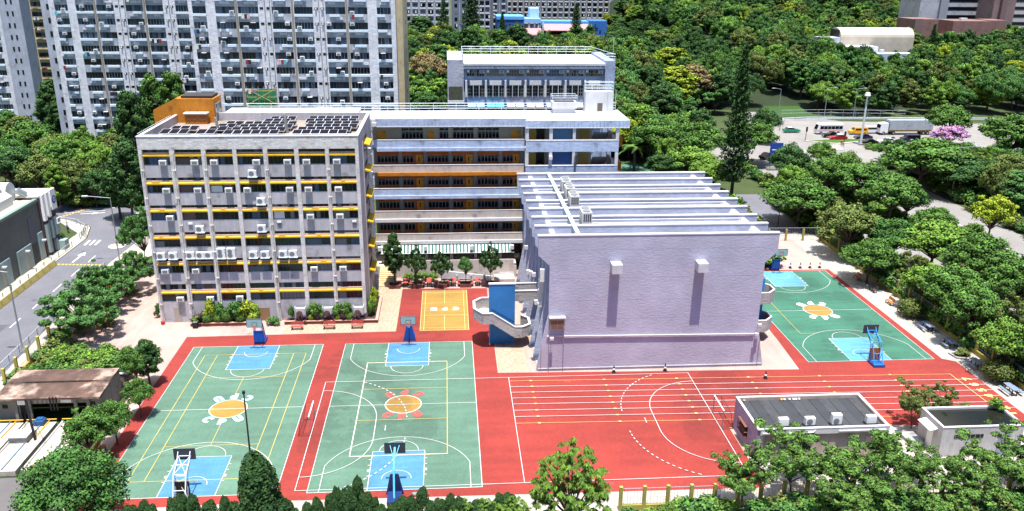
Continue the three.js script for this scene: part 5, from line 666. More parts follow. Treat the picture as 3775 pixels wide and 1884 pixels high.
hoop('basketball stand with a blue pad at the far end of the left court', -10.1, -0.15, 0, { ...stBlue, frame: 1, pad: M(0x12489f, 0.5) }); hoop('basketball stand with tapering blue pad, far end of the middle court', 7.5, 0, 0, stBlue); hoop('white lattice basketball stand at the near end of the left court', -10.1, 29.6, Math.PI, { board: mBoardDk, line: M(0x8a9094, 0.5), mf: M(0xd5dde2, 0.5), base: mBlack, pad: mBlack, frame: 1 }); hoop('pale blue basketball stand at the near end of the middle court', 7.5, 29.7, Math.PI, { board: mBoardDk, line: M(0x3aa0d8, 0.5), mf: M(0x57bfe0, 0.5), base: M(0x0d2a5e, 0.5), pad: M(0x0d2250, 0.5) }); hoop('blue lattice basketball stand with brown panel on the right court', 60.7, 7.6, Math.PI, { board: mBoardDk, line: M(0x1d6fb8, 0.5), mf: M(0x2f8fce, 0.5), base: M(0x174a8c, 0.5), pad: M(0x8a5520, 0.6), frame: 1 }); hoop('basketball stand with a square blue pad at the far end of the right court', 60.7, -22, 0, { ...stBlue, frame: 1 });
function goal(label, x, z, dir) { // mouth faces dir along x
  const t = thing('handball_goal', label, 'goal', [x, 0, z], 'handball goals'); const w = 1.5, h = 2, P = bb(), d = -dir; P.cyl(x, 0.02, z - w, 0.045, h, 6); P.cyl(x, 0.02, z + w, 0.045, h, 6); P.build('post', mSteel, t); bb().box(x - 0.05, h, z - w - 0.05, x + 0.05, h + 0.1, z + w + 0.05).build('crossbar', mPaint, t);
  const f = bb(); for (const s of [-w, w]) f.path([[x, h, z + s], [x + d * 0.7, h - 0.02, z + s], [x + d * 1.1, 0.06, z + s], [x, 0.06, z + s]], 0.03); f.path([[x + d * 1.1, 0.06, z - w], [x + d * 1.1, 0.06, z + w]], 0.03); f.path([[x + d * 0.7, h - 0.02, z - w], [x + d * 0.7, h - 0.02, z + w]], 0.03); f.build('back_frame', M(0x5b2d28, 0.6), t);
  const n = bb(); for (let i = 0; i <= 10; i++) { const s = -w + i * w / 5; n.path([[x + d * 0.7, h, z + s], [x + d * 1.1, 0.1, z + s]], 0.008, 3); } for (let i = 1; i < 7; i++) { const k = i / 7; n.path([[x + d * (0.7 + 0.4 * k), h * (1 - k), z - w], [x + d * (0.7 + 0.4 * k), h * (1 - k), z + w]], 0.008, 3); } n.build('net', M(0x9a4a42, 0.9), t);
}
goal('white barred handball goal between the left and middle courts', -1.1, 18.9, 1); goal('white barred handball goal beside the lavender store room', 38.7, 20.0, -1);
// benches
function bench(label, x, z, turn, m, grp) {
  const t = new THREE.Group(); t.name = numbered('park_bench'); t.position.set(x, 0, z); t.rotation.y = turn; scene.add(t); tag(t, label, 'bench', grp);
  for (let i = 0; i < 4; i++) mesh('seat_slat', bb().box(-0.75, 0.42, -0.22 + i * 0.12, 0.75, 0.46, -0.12 + i * 0.12).make(), m, t); for (let i = 0; i < 4; i++) mesh('back_slat', bb().box(-0.75, 0.55 + i * 0.1, -0.3 - i * 0.02, 0.75, 0.64 + i * 0.1, -0.26 - i * 0.02).make(), m, t);
  for (const s of [-0.6, 0.6]) mesh('leg', bb().box(s - 0.04, 0, -0.22, s + 0.04, 0.419, -0.15).box(s - 0.04, 0, 0.17, s + 0.04, 0.419, 0.24).box(s - 0.04, 0.36, -0.149, s + 0.04, 0.418, 0.169).box(s - 0.03, 0.47, -0.31, s + 0.03, 0.98, -0.301).make(), mDark, t); return t;
}
const mRedB = M(0xa5463c, 0.7), mWood = M(0xa8672f, 0.7); [[-6.4, 'left of three red benches in front of the planted bed'], [-2.5, 'middle of three red benches in front of the planted bed'], [0.9, 'right of three red benches in front of the planted bed']].forEach(([x, l]) => bench(l, x, -4.6, 0, mRedB, 'red benches')); [[11.7, 'brown bench beside the left court nearest the classroom block'], [16.7, 'middle brown bench along the left court'], [22.3, 'brown bench along the left court nearest the big round tree']].forEach(([z, l]) => bench(l, -19.7, z, Math.PI / 2, mWood, 'brown benches by the left court')); [[-18.2, 'brown bench farthest along the right hand path'], [-8.8, 'brown bench on the right hand path next to the round bush']].forEach(([z, l]) => bench(l, 71.3, z, -Math.PI / 2, mWood, 'brown benches on the right path')); bench('bench darkened with painted shade between the two brown benches on the right path', 71.3, -13.4, -Math.PI / 2, M(0x4a3b30, 0.8), 'brown benches on the right path');  // shade is painted into the darker brown of the last bench
function picnic(label, x, z, turn, m, grp, seats = 2) { const t = new THREE.Group(); t.name = numbered('picnic_table'); t.position.set(x, 0, z); t.rotation.y = turn; scene.add(t); tag(t, label, 'table', grp); for (let i = 0; i < 3; i++) mesh('top_plank', bb().box(-0.9, 0.74, -0.36 + i * 0.245, 0.9, 0.78, -0.13 + i * 0.245).make(), m, t); for (const s of [-0.75, 0.75]) mesh('seat', bb().box(-0.9, 0.42, s - 0.15, 0.9, 0.46, s + 0.15).make(), m, t); for (const s of [-0.6, 0.6]) mesh('leg', bb().box(s - 0.04, 0, -0.3, s + 0.04, 0.739, -0.22).box(s - 0.04, 0, 0.22, s + 0.04, 0.739, 0.3).box(s - 0.04, 0.34, -0.85, s + 0.04, 0.419, -0.301).box(s - 0.04, 0.34, 0.301, s + 0.04, 0.419, 0.85).make(), mDark, t); return t; }
const mTop = M(0x6d7c90, 0.6); [[-0.4, 'grey blue picnic table beside the round bush on the right path'], [4.4, 'second grey blue picnic table down the right path'], [9.9, 'grey blue picnic table by the small flower bed on the right path'], [16.0, 'nearest grey blue picnic table on the right path, behind the shed']].forEach(([z, l]) => picnic(l, 71.9, z, Math.PI / 2, mTop, 'picnic tables on the right path'));
[[6.2, 'red picnic table next to the courtyard steps'], [9.5, 'red picnic table between the second and third courtyard planters'], [12.9, 'red picnic table between the third and fourth courtyard planters'], [16.3, 'red picnic table between the fourth and fifth courtyard planters']].forEach(([x, l]) => picnic(l, x, -18.9, Math.PI / 2, mRedB, 'red picnic tables in the courtyard'));
// cones
const coneP = (() => { const t = thing('traffic_cone', 'x', 'cone', [30.4, 0, 8.95], 'black and white striped cones'); bb().cb(30.4, 0, 8.95, 0.36, 0.05, 0.36).build('base', mBlack, t); bb().cyl(30.4, 0.05, 8.95, 0.15, 0.3, 12, 0.11).cyl(30.4, 0.45, 8.95, 0.085, 0.75, 12, 0.03).build('body', mBlack, t); bb().cyl(30.4, 0.301, 8.95, 0.11, 0.449, 12, 0.086).build('stripe', mPaint, t); t.scale.setScalar(1.2); return t; })(); coneP.userData.label = 'striped cone at the foot of the hall wall, left of the small weeds';
[[36.2, 8.9, 'striped cone at the foot of the hall wall, right of the small weeds'], [46.8, 11.3, 'striped cone on the track near the right end of the hall wall'], [54.3, 27.3, 'striped cone on the pale paving between the two sheds'], [61.2, -23.4, 'leftmost of the row of cones beyond the right court'], [63.4, -23.4, 'second from the left of the row of cones beyond the right court'], [64.9, -23.3, 'middle of the row of cones beyond the right court'], [66.4, -23.3, 'second from the right of the row of cones beyond the right court'], [67.9, -23.3, 'rightmost of the row of cones beyond the right court']].forEach(([x, z, l]) => copy(coneP, [x, 0.02, z], 0, l));
// planted bed in front of the classroom block
{ const t = thing('raised_planter', 'long red brick raised bed below the classroom block, left half', 'planter', [-15, 0, -6.4]), mB = M(0x8a4f44, 0.9, { map: per(tPave, 1.6) }), soil = M(0x3b3226, 1); bb().box(-19.6, 0, -6.35, -11.9, 0.4, -6.1).box(-19.6, 0, -7.4, -19.35, 0.4, -6.351).build('kerb_wall', mB, t); bb().box(-19.34, 0, -7.4, -11.9, 0.33, -6.351).build('soil', soil, t); bb().box(-19.65, 0.401, -6.37, -11.88, 0.46, -6.05).build('coping', M(0xb58a78, 0.9), t);
  const s = thing('raised_planter', 'red brick raised bed below the classroom block, turning the corner', 'planter', [-2, 0, -6.4]); bb().box(-8.2, 0, -6.35, 3.3, 0.4, -6.1).box(3.05, 0, -14.5, 3.3, 0.4, -6.351).box(-8.2, 0, -7.4, -7.95, 0.4, -6.351).build('kerb_wall', mB, s); bb().box(-7.94, 0, -7.4, 3.04, 0.33, -6.351).box(1.86, 0, -14.5, 3.04, 0.33, -7.401).build('soil', soil, s); bb().box(-8.25, 0.401, -6.37, 3.35, 0.46, -6.05).box(3.0, 0.401, -14.5, 3.35, 0.46, -6.371).build('coping', M(0xb58a78, 0.9), s);
  [[-6.3, 'left'], [-2.9, 'middle'], [0.9, 'right']].forEach(([x, l]) => { const k = thing('bed_condenser', `${l} one of three large condensers standing among the shrubs of the bed`, 'condenser', [x, 0.33, -7.0], 'condensers in the planted bed'); bb().cb(x, 0.6, -7.05, 1.15, 1.25, 0.5).build('casing', M(0xb9bab6, 0.6), k); bb().tube([x - 0.12, 1.15, -6.8], [x - 0.12, 1.15, -6.77], 0.4, 18).build('fan', M(0x6a4a42, 0.7), k); const f = bb(); for (const s2 of [-0.65, 0.65]) f.cb(x + s2, 0.33, -7.05, 0.06, 1.7, 0.6); f.build('frame', mRail, k); }); }
[[4.75, 'planter below the tall courtyard tree by the steps'], [7.7, 'second courtyard planter from the steps'], [11.2, 'middle courtyard planter'], [14.6, 'courtyard planter with the smallest tree'], [18.1, 'courtyard planter nearest the ramp railing']].forEach(([x, l]) => { const t = thing('tree_planter', 'brown box ' + l, 'planter', [x, 0, -18.4], 'brown planters in the courtyard'); const b = bb(); b.box(x - 0.8, 0, -19.1, x + 0.8, 0.5, -19.0).box(x - 0.8, 0, -17.8, x + 0.8, 0.5, -17.7).box(x - 0.8, 0, -18.999, x - 0.7, 0.5, -17.801).box(x + 0.7, 0, -18.999, x + 0.8, 0.5, -17.801); b.build('box', M(0x6d3a33, 0.9), t); bb().box(x - 0.69, 0, -18.98, x + 0.69, 0.42, -17.82).build('soil', M(0x3b3226, 1), t); });
{ const t = thing('litter_bin', 'black litter bin at the left end of the planted bed', 'bin', [-18.9, 0, -5.75]); bb().cb(-18.9, 0, -5.75, 0.6, 0.75, 0.5).build('body', mBlack, t); bb().cb(-18.9, 0.751, -5.75, 0.5, 0.06, 0.4).build('lid', mSteel, t); const b = thing('red_bucket', 'small red bucket at the corner of the classroom block', 'bucket', [-23.2, 0, -7.0]); bb().cyl(-23.2, 0, -7, 0.2, 0.4, 12, 0.26).build('pail', M(0xb02a20, 0.5), b); bb().path([[-23.45, 0.4, -7], [-23.2, 0.6, -7], [-22.95, 0.4, -7]], 0.015).build('handle', mSteel, b); }
// lamp posts and masts
function lamp(label, x, z, h, arm, m = mSteel, y = 0) { const t = thing('street_lamp', label, 'lamp post', [x, y, z], 'street lamps'); bb().cyl(x, y, z, 0.11, y + h, 8, 0.07).build('pole', m, t); bb().cyl(x, y, z, 0.17, y + 0.6, 8).build('base', m, t); bb().path([[x, y + h - 0.05, z], [x + arm, y + h + 0.25, z]], 0.05).build('arm', m, t); bb().cb(x + arm + Math.sign(arm) * 0.35, y + h + 0.18, z, 0.85, 0.14, 0.3).build('lantern', mWhite, t); return t; }
lamp('street lamp on the left pavement at the picture edge', -36.4, 0.6, 10, -1.8); lamp('street lamp by the left road beside the classroom block', -36.8, -30.7, 10, -3.2); lamp('street lamp among the trees right of the road', 111.5, -62, 10, 3.2); lamp('street lamp behind the junction at the left', 110, -150, 9, -2); lamp('street lamp behind the junction at the grass bank', 125, -152, 9, 2); lamp('street lamp behind the junction at the right', 133, -150, 9, 2.2); lamp('street lamp in the wood behind the corridor wing', 68, -150, 10, 1.5);
{ const t = thing('flood_mast', 'tall thin dark mast with a small lamp on the left court', 'lamp post', [-5.7, 0, 24.7]); bb().cyl(-5.7, 0, 24.7, 0.09, 7, 8, 0.06).build('pole', mDark, t); bb().cyl(-5.7, 7, 24.7, 0.14, 7.25, 8).build('lamp', mBlack, t); bb().cyl(-5.7, 0, 24.7, 0.2, 0.1, 8).build('base', mDark, t);
  const h = thing('high_mast', 'tall white mast at the road junction', 'lamp post', [117.5, 0, -113]); bb().cyl(117.5, 0, -113, 0.3, 12.5, 10, 0.2).build('pole', mRail, h); bb().cyl(117.5, 12.5, -113, 0.75, 13.3, 12, 0.5).build('lamp_ring', mWhite, h); bb().cyl(117.5, 0, -113, 0.6, 0.5, 10).build('base', mConc, h);
  const g = thing('globe_lamp', 'twin globe lamp post beside the side street', 'lamp post', [69.5, 0, -44.3]); bb().cyl(69.5, 0, -44.3, 0.07, 3.6, 8).build('pole', mDark, g); for (const s of [-0.35, 0.35]) { const o = mesh('globe', new THREE.SphereGeometry(0.27, 14, 10), M(0xc9cdd0, 0.2), g, s, 3.85, s); } bb().path([[69.15, 3.6, -44.65], [69.85, 3.6, -43.95]], 0.04).build('crossarm', mDark, g); }
// fences
function fence(name, label, pts, h, mp, step, panel) { const t = thing(name, label, 'fence', [pts[0][0], 0, pts[0][1]]); for (let i = 0; i + 1 < pts.length; i++) { const [x0, z0] = pts[i], [x1, z1] = pts[i + 1], l = Math.hypot(x1 - x0, z1 - z0), n = Math.max(1, Math.round(l / step)); for (let k = 0; k <= n; k++) { if (k === n && i + 2 < pts.length) continue; const x = x0 + (x1 - x0) * k / n, z = z0 + (z1 - z0) * k / n; bb().cb(x, 0, z, panel.pw, h, panel.pw).build('post', mp, t); }
    const r = bb(); for (const y of panel.rails) r.path([[x0, y, z0], [x1, y, z1]], panel.rr || 0.03, 4); r.build('rail', panel.mr || mp, t); const b = bb(), m = Math.round(l / panel.gap); for (let k = 0; k <= m; k++) { const x = x0 + (x1 - x0) * k / m, z = z0 + (z1 - z0) * k / m; b.path([[x, panel.b0, z], [x, panel.b1, z]], panel.br || 0.012, 3); } b.build('bars', panel.mb || mp, t); if (panel.wall) { const dx = (x1 - x0) / l * 0, nx = -(z1 - z0) / l * 0.12, nz = (x1 - x0) / l * 0.12; bb().prism([[x0 + nx, z0 + nz], [x1 + nx, z1 + nz], [x1 - nx, z1 - nz], [x0 - nx, z0 - nz]], 'y', 0, panel.wall).build('low_wall', panel.mw, t); } } return t; }
const mOlive = M(0xa8a048, 0.8, { map: per(tMottle, 3) }), barP = { pw: 0.28, rails: [0.9, 2.2], gap: 0.28, b0: 0.55, b1: 2.2, mr: mFrame, mb: mFrame, wall: 0.55, mw: mOlive, br: 0.015 };
fence('boundary_fence', 'olive posted boundary fence along the right side path', [[73.8, -36], [73.8, 31]], 2.4, mOlive, 3, barP); fence('boundary_fence', 'olive posted boundary fence along the bottom edge of the yard', [[26.2, 33.65], [73.5, 33.9]], 2.3, mOlive, 1.95, { ...barP, rails: [0.7, 2.1] }); fence('boundary_fence', 'yellow posted boundary fence between the left plaza and the road', [[-34.3, 9], [-34.6, -18], [-33.6, -29]], 2.3, M(0xb3a548, 0.8), 2.6, { ...barP, mw: M(0xb3a548, 0.8) }); fence('yard_gate_fence', 'low fence with a gate behind the right court', [[62, -36.6], [73.6, -36.4]], 2, mOlive, 2.9, { ...barP, wall: 0 });
const rp = { pw: 0.08, rails: [0.15, 1.0], gap: 0.35, b0: 0.15, b1: 1.0, mr: mRail, mb: mRail, wall: 0 }; fence('pedestrian_railing', 'grey pedestrian railing along the far pavement of the left road', [[-46.6, 20], [-46.6, -38]], 1.05, mFrame, 2.4, rp); fence('pedestrian_railing', 'curved pedestrian railing on the corner by the substation', [[-47.0, -42], [-48.2, -47.2], [-51, -50.6], [-57, -53]], 1.05, mFrame, 2, rp); fence('pedestrian_railing', 'grey pedestrian railing along the near pavement of the left road', [[-36.4, 18], [-36.9, -2], [-37.9, -28]], 1.05, mFrame, 2.4, rp); fence('road_barrier', 'long grey crash barrier behind the junction', [[104, -146], [118, -149], [160, -147], [200, -145]], 1.0, mFrame, 4, { ...rp, rails: [0.5, 0.9], rr: 0.09 }); fence('roadside_railing', 'railing on the bank above the junction', [[112, -153], [124, -154], [150, -152]], 2.4, mFrame, 4, { ...rp, rails: [1.4, 2.3], b1: 1.3 });
{ const mYB = [M(0xb7a75a, 0.8, { map: per(tStain, 3) }), M(0xc3bfa8, 0.8, { map: per(tStain, 3) })]; const b0 = thing('water_barrier', 'yellow and white road barriers in a line along the left pavement kerb', 'barrier', [-45.8, 0, -29], 'water filled barriers along the left road'); bb().prism([[-46.1, 0.02], [-45.5, 0.02], [-45.68, 0.8], [-45.92, 0.8]], 'z', -29.9, -28.1).build('body', mYB[0], b0); bb().box(-45.9, 0.8, -29.8, -45.7, 0.9, -28.2).build('rim', mYB[1], b0); for (let i = 1; i < 15; i++) { const o = copy(b0, [-45.8, 0, -29 + i * 2], (i % 3 - 1) * 0.03); } }
{ // netting fence behind the hall
  const t = thing('net_screen', 'green netting screen at the far right corner of the sports hall', 'screen', [50, 0, -17]); for (const z of [-20, -14]) bb().cyl(50.5, 0, z, 0.07, 12.6, 6).build('post', M(0x2f7a50, 0.7), t); bb().quad([50.5, 6, -14], [50.5, 6, -20], [50.5, 12.4, -20], [50.5, 12.4, -14]).build('net', M(0x2c6f4c, 0.9, { ds: 1 }), t); bb().tube([50.5, 12.5, -14], [50.5, 12.5, -20], 0.06).tube([50.5, 12.4, -20], [50.5, 9, -14], 0.05).build('rail', M(0x57a878, 0.7), t);
  const bl = thing('traffic_bollard', 'yellow and black bollard on the small traffic island in the left road', 'bollard', [-39.9, 0, -38.3]); bb().cyl(-39.9, 0.1, -38.3, 0.16, 0.5, 10).cyl(-39.9, 0.8, -38.3, 0.16, 1.2, 10).build('body', M(0xd8a51c, 0.6), bl); bb().cyl(-39.9, 0.501, -38.3, 0.155, 0.799, 10).build('band', mBlack, bl); struct(bb().cyl(-39.9, -0.03, -38.3, 1.3, 0.1, 18).build('traffic_island', mKerb));
  const sg = thing('billboard', 'blue roadside billboard panel among trees near the side street', 'sign', [84.5, 0, -86]); bb().box(83.2, 1.6, -86.1, 86, 6.2, -85.8).build('panel', M(0x123a8c, 0.6), sg); for (const x of [83.6, 85.6]) bb().cyl(x, 0, -86, 0.1, 1.6, 6).build('post', mSteel, sg); bb().box(83.6, 4.6, -85.795, 85.6, 4.8, -85.78).build('lettering', mPaint, sg);
  const rs = thing('road_sign', 'white backed road sign on the grass verge between the carriageways', 'sign', [116, 0, -58]); bb().cyl(116, 0, -58, 0.06, 2.6, 6).build('post', mSteel, rs); bb().box(115.2, 1.6, -57.95, 116.8, 3.1, -57.88).build('panel', M(0xb9c3c9, 0.5), rs);
  for (const [x, z, l] of [[105.5, -119, 'traffic light at the left tip of the median'], [112.8, -112.5, 'traffic light on the small island'], [104, -133, 'traffic light beside the green taxi']]) { const q = thing('traffic_light', l, 'traffic light', [x, 0, z], 'traffic lights at the junction'); bb().cyl(x, 0, z, 0.08, 3.2, 6).build('post', mDark, q); bb().cb(x, 2.4, z + 0.15, 0.4, 1.2, 0.3).build('signal_head', mBlack, q); }
}
// ---------- vehicles ----------
function car(label, x, z, turn, col, o = {}) {
  const t = new THREE.Group(); t.name = numbered(o.kind || 'car'); t.position.set(x, -0.01, z); t.rotation.y = turn; scene.add(t); tag(t, label, o.cat || 'car', 'vehicles on the road');
  const L = o.L || 4.5, W = o.W || 1.75, mb = M(col, 0.25, { metal: 0.1 }), h = L / 2, q = o.van; const add = (n, b, m, p = t) => mesh(n, b.make(), m, p);
  const prof = q ? [[-h, 0.35], [h, 0.35], [h, 1.0], [h - 0.9, 1.25], [h - 1.3, 1.9], [-h + 0.1, 1.9], [-h, 1.0]] : [[-h, 0.35], [h, 0.35], [h, 0.72], [h - 0.2, 0.84], [h - 1.3, 0.95], [-h + 1.0, 0.98], [-h + 0.1, 0.95], [-h, 0.8]];
  const body = add('body', bb().prism(prof, 'z', -W / 2, W / 2), mb);
  if (!q) { const c = [[h - 1.35, 0.96], [h - 2.1, 1.4], [-h + 1.2, 1.42], [-h + 0.55, 0.985], [0, 0.97]]; add('cabin_glass', bb().prism(c, 'z', -W / 2 + 0.1, W / 2 - 0.1), mGlass[0]); add('roof', bb().prism([[h - 2.15, 1.4], [h - 2.2, 1.47], [-h + 1.3, 1.48], [-h + 1.15, 1.43]], 'z', -W / 2 + 0.12, W / 2 - 0.12), o.roof ? M(o.roof, 0.3) : mb); }
  else for (const s of [-1, 1]) add('side_glass', bb().box(-h + 0.5, 1.2, s * (W / 2 + 0.004), h - 1.4, 1.7, s * (W / 2 + 0.012)), mGlass[0]);
  if (q) add('windscreen', bb().quad([h - 0.88, 1.27, -W / 2 + 0.1], [h - 0.88, 1.27, W / 2 - 0.1], [h - 1.27, 1.86, W / 2 - 0.15], [h - 1.27, 1.86, -W / 2 + 0.15]), M(0x0d1116, 0.12, { ds: 1 }));
  for (const sx of [h - 0.85, -h + 0.85]) for (const s of [-1, 1]) { const w = add('wheel', bb().tube([sx, 0.32, s * (W / 2 - 0.2)], [sx, 0.32, s * (W / 2 + 0.02)], 0.32, 14), mBlack); add('rim', bb().tube([sx, 0.32, s * (W / 2 + 0.021)], [sx, 0.32, s * (W / 2 + 0.03)], 0.18, 10), mSteel, w); }
  for (const s of [-0.6, 0.6]) { add('headlight', bb().box(h - 0.02, 0.6, s - 0.18, h + 0.02, 0.74, s + 0.18), mPaint); add('tail_light', bb().box(-h - 0.02, 0.7, s - 0.18, -h + 0.02, 0.84, s + 0.18), M(0x8f1a16, 0.4)); }
  return t;
}
car('green taxi with a white roof crossing the junction at the left', 106.2, -130.3, 0, 0x0f8a63, { roof: 0xd8d8d2 }); car('red taxi with a white roof waiting behind the median', 114.6, -119.9, Math.PI, 0xa8121c, { roof: 0xd8d8d2 }); car('black car waiting between the minibus and the red taxi', 114.2, -123.3, Math.PI, 0x14161c); car('dark blue car second behind the red taxi', 121.6, -120.2, Math.PI, 0x121a33); car('yellow van waiting behind the minibus', 123.5, -127.2, Math.PI, 0xd99a12, { van: 1, L: 4.9, kind: 'van', cat: 'van' }); car('black car nearest the tall white mast', 119.8, -113.6, Math.PI - 0.05, 0x15171b); car('white car beside the flower bed', 125.2, -114.6, Math.PI - 0.05, 0xc9ccd0); car('dark people carrier behind the white car', 132.6, -116.8, Math.PI - 0.05, 0x1a2238, { van: 1, L: 4.7, kind: 'van', cat: 'van' }); car('white people carrier on the carriageway at the right edge', 97.2, -31.5, Math.PI / 2, 0xc6c4be, { van: 1, L: 4.8, kind: 'van', cat: 'van' }); car('black car left of the blue billboard', 87.5, -98, 0.6, 0x15171b); car('white van in front of the container lorry', 127.5, -128.6, Math.PI, 0xd0d2d2, { van: 1, L: 5, kind: 'van', cat: 'van' });
{ const t = new THREE.Group(); t.name = numbered('minibus'); t.position.set(115.6, 0, -128); t.rotation.y = Math.PI; scene.add(t); tag(t, 'white minibus with dark windows and a red stripe at the junction', 'minibus', 'vehicles on the road'); const add = (n, b, m, p = t) => mesh(n, b.make(), m, p); const L = 7.4, h = 3.7, W = 2.1; add('body', bb().prism([[-h, 0.4], [h, 0.4], [h, 1.3], [h - 0.5, 2.7], [-h, 2.75]], 'z', -W / 2, W / 2), M(0xd4d5d3, 0.35)); for (const s of [-1, 1]) { for (let i = 0; i < 6; i++) add('side_window', bb().box(-h + 0.3 + i * 1.05, 1.45, s * (W / 2 + 0.005), -h + 1.27 + i * 1.05, 2.3, s * (W / 2 + 0.02)), mGlass[0]); add('stripe', bb().box(-h + 0.02, 0.95, s * (W / 2 + 0.004), h - 0.1, 1.1, s * (W / 2 + 0.015)), M(0xb5342a, 0.5)); } add('windscreen', bb().quad([h + 0.005, 1.35, W / 2 - 0.15], [h + 0.005, 1.35, -W / 2 + 0.15], [h - 0.42, 2.55, -W / 2 + 0.15], [h - 0.42, 2.55, W / 2 - 0.15]), M(0x0d1116, 0.12, { ds: 1 })); add('roof', bb().box(-h + 0.05, 2.751, -W / 2 + 0.05, h - 0.6, 2.85, W / 2 - 0.05), mPaint); for (const sx of [h - 1.2, -h + 1.4]) for (const s of [-1, 1]) { const w = add('wheel', bb().tube([sx, 0.42, s * (W / 2 - 0.25)], [sx, 0.42, s * (W / 2 + 0.02)], 0.42, 14), mBlack); add('rim', bb().tube([sx, 0.42, s * (W / 2 + 0.021)], [sx, 0.42, s * (W / 2 + 0.03)], 0.22, 10), mSteel, w); } for (const s of [-0.7, 0.7]) add('headlight', bb().box(h - 0.02, 0.75, s - 0.2, h + 0.02, 0.95, s + 0.2), mPaint);
  const k = new THREE.Group(); k.name = numbered('container_lorry'); k.position.set(137.5, 0, -127); k.rotation.y = Math.PI; scene.add(k); tag(k, 'lorry with a long weathered grey container at the junction', 'lorry', 'vehicles on the road'); add('container', bb().box(-6.3, 1.35, -1.22, 6.0, 4.0, 1.22), M(0xa9b1b5, 0.7, { map: per(tStain, 6) }), k); const rb = bb(); for (let x = -6; x < 6; x += 0.5) rb.box(x, 1.4, 1.221, x + 0.12, 3.95, 1.26); add('corrugation', rb, M(0x8a9398, 0.7), k); add('chassis', bb().box(-6.2, 0.9, -1, 6.2, 1.34, 1), M(0x9a7a2a, 0.7), k); add('cab', bb().prism([[6.3, 0.6], [8.5, 0.6], [8.5, 1.8], [8.2, 3.1], [6.3, 3.2]], 'z', -1.2, 1.2), M(0xd6d8d8, 0.4), k); add('windscreen', bb().quad([8.51, 1.85, 1.05], [8.51, 1.85, -1.05], [8.23, 2.95, -1.05], [8.23, 2.95, 1.05]), M(0x0d1116, 0.12, { ds: 1 }), k); for (const x of [-5, -3.8, 4.6, 7.5]) for (const s of [-1, 1]) { const w = add('wheel', bb().tube([x, 0.5, s * 0.8], [x, 0.5, s * 1.2], 0.5, 14), mBlack, k); add('rim', bb().tube([x, 0.5, s * 1.201], [x, 0.5, s * 1.22], 0.25, 10), mSteel, w); } }
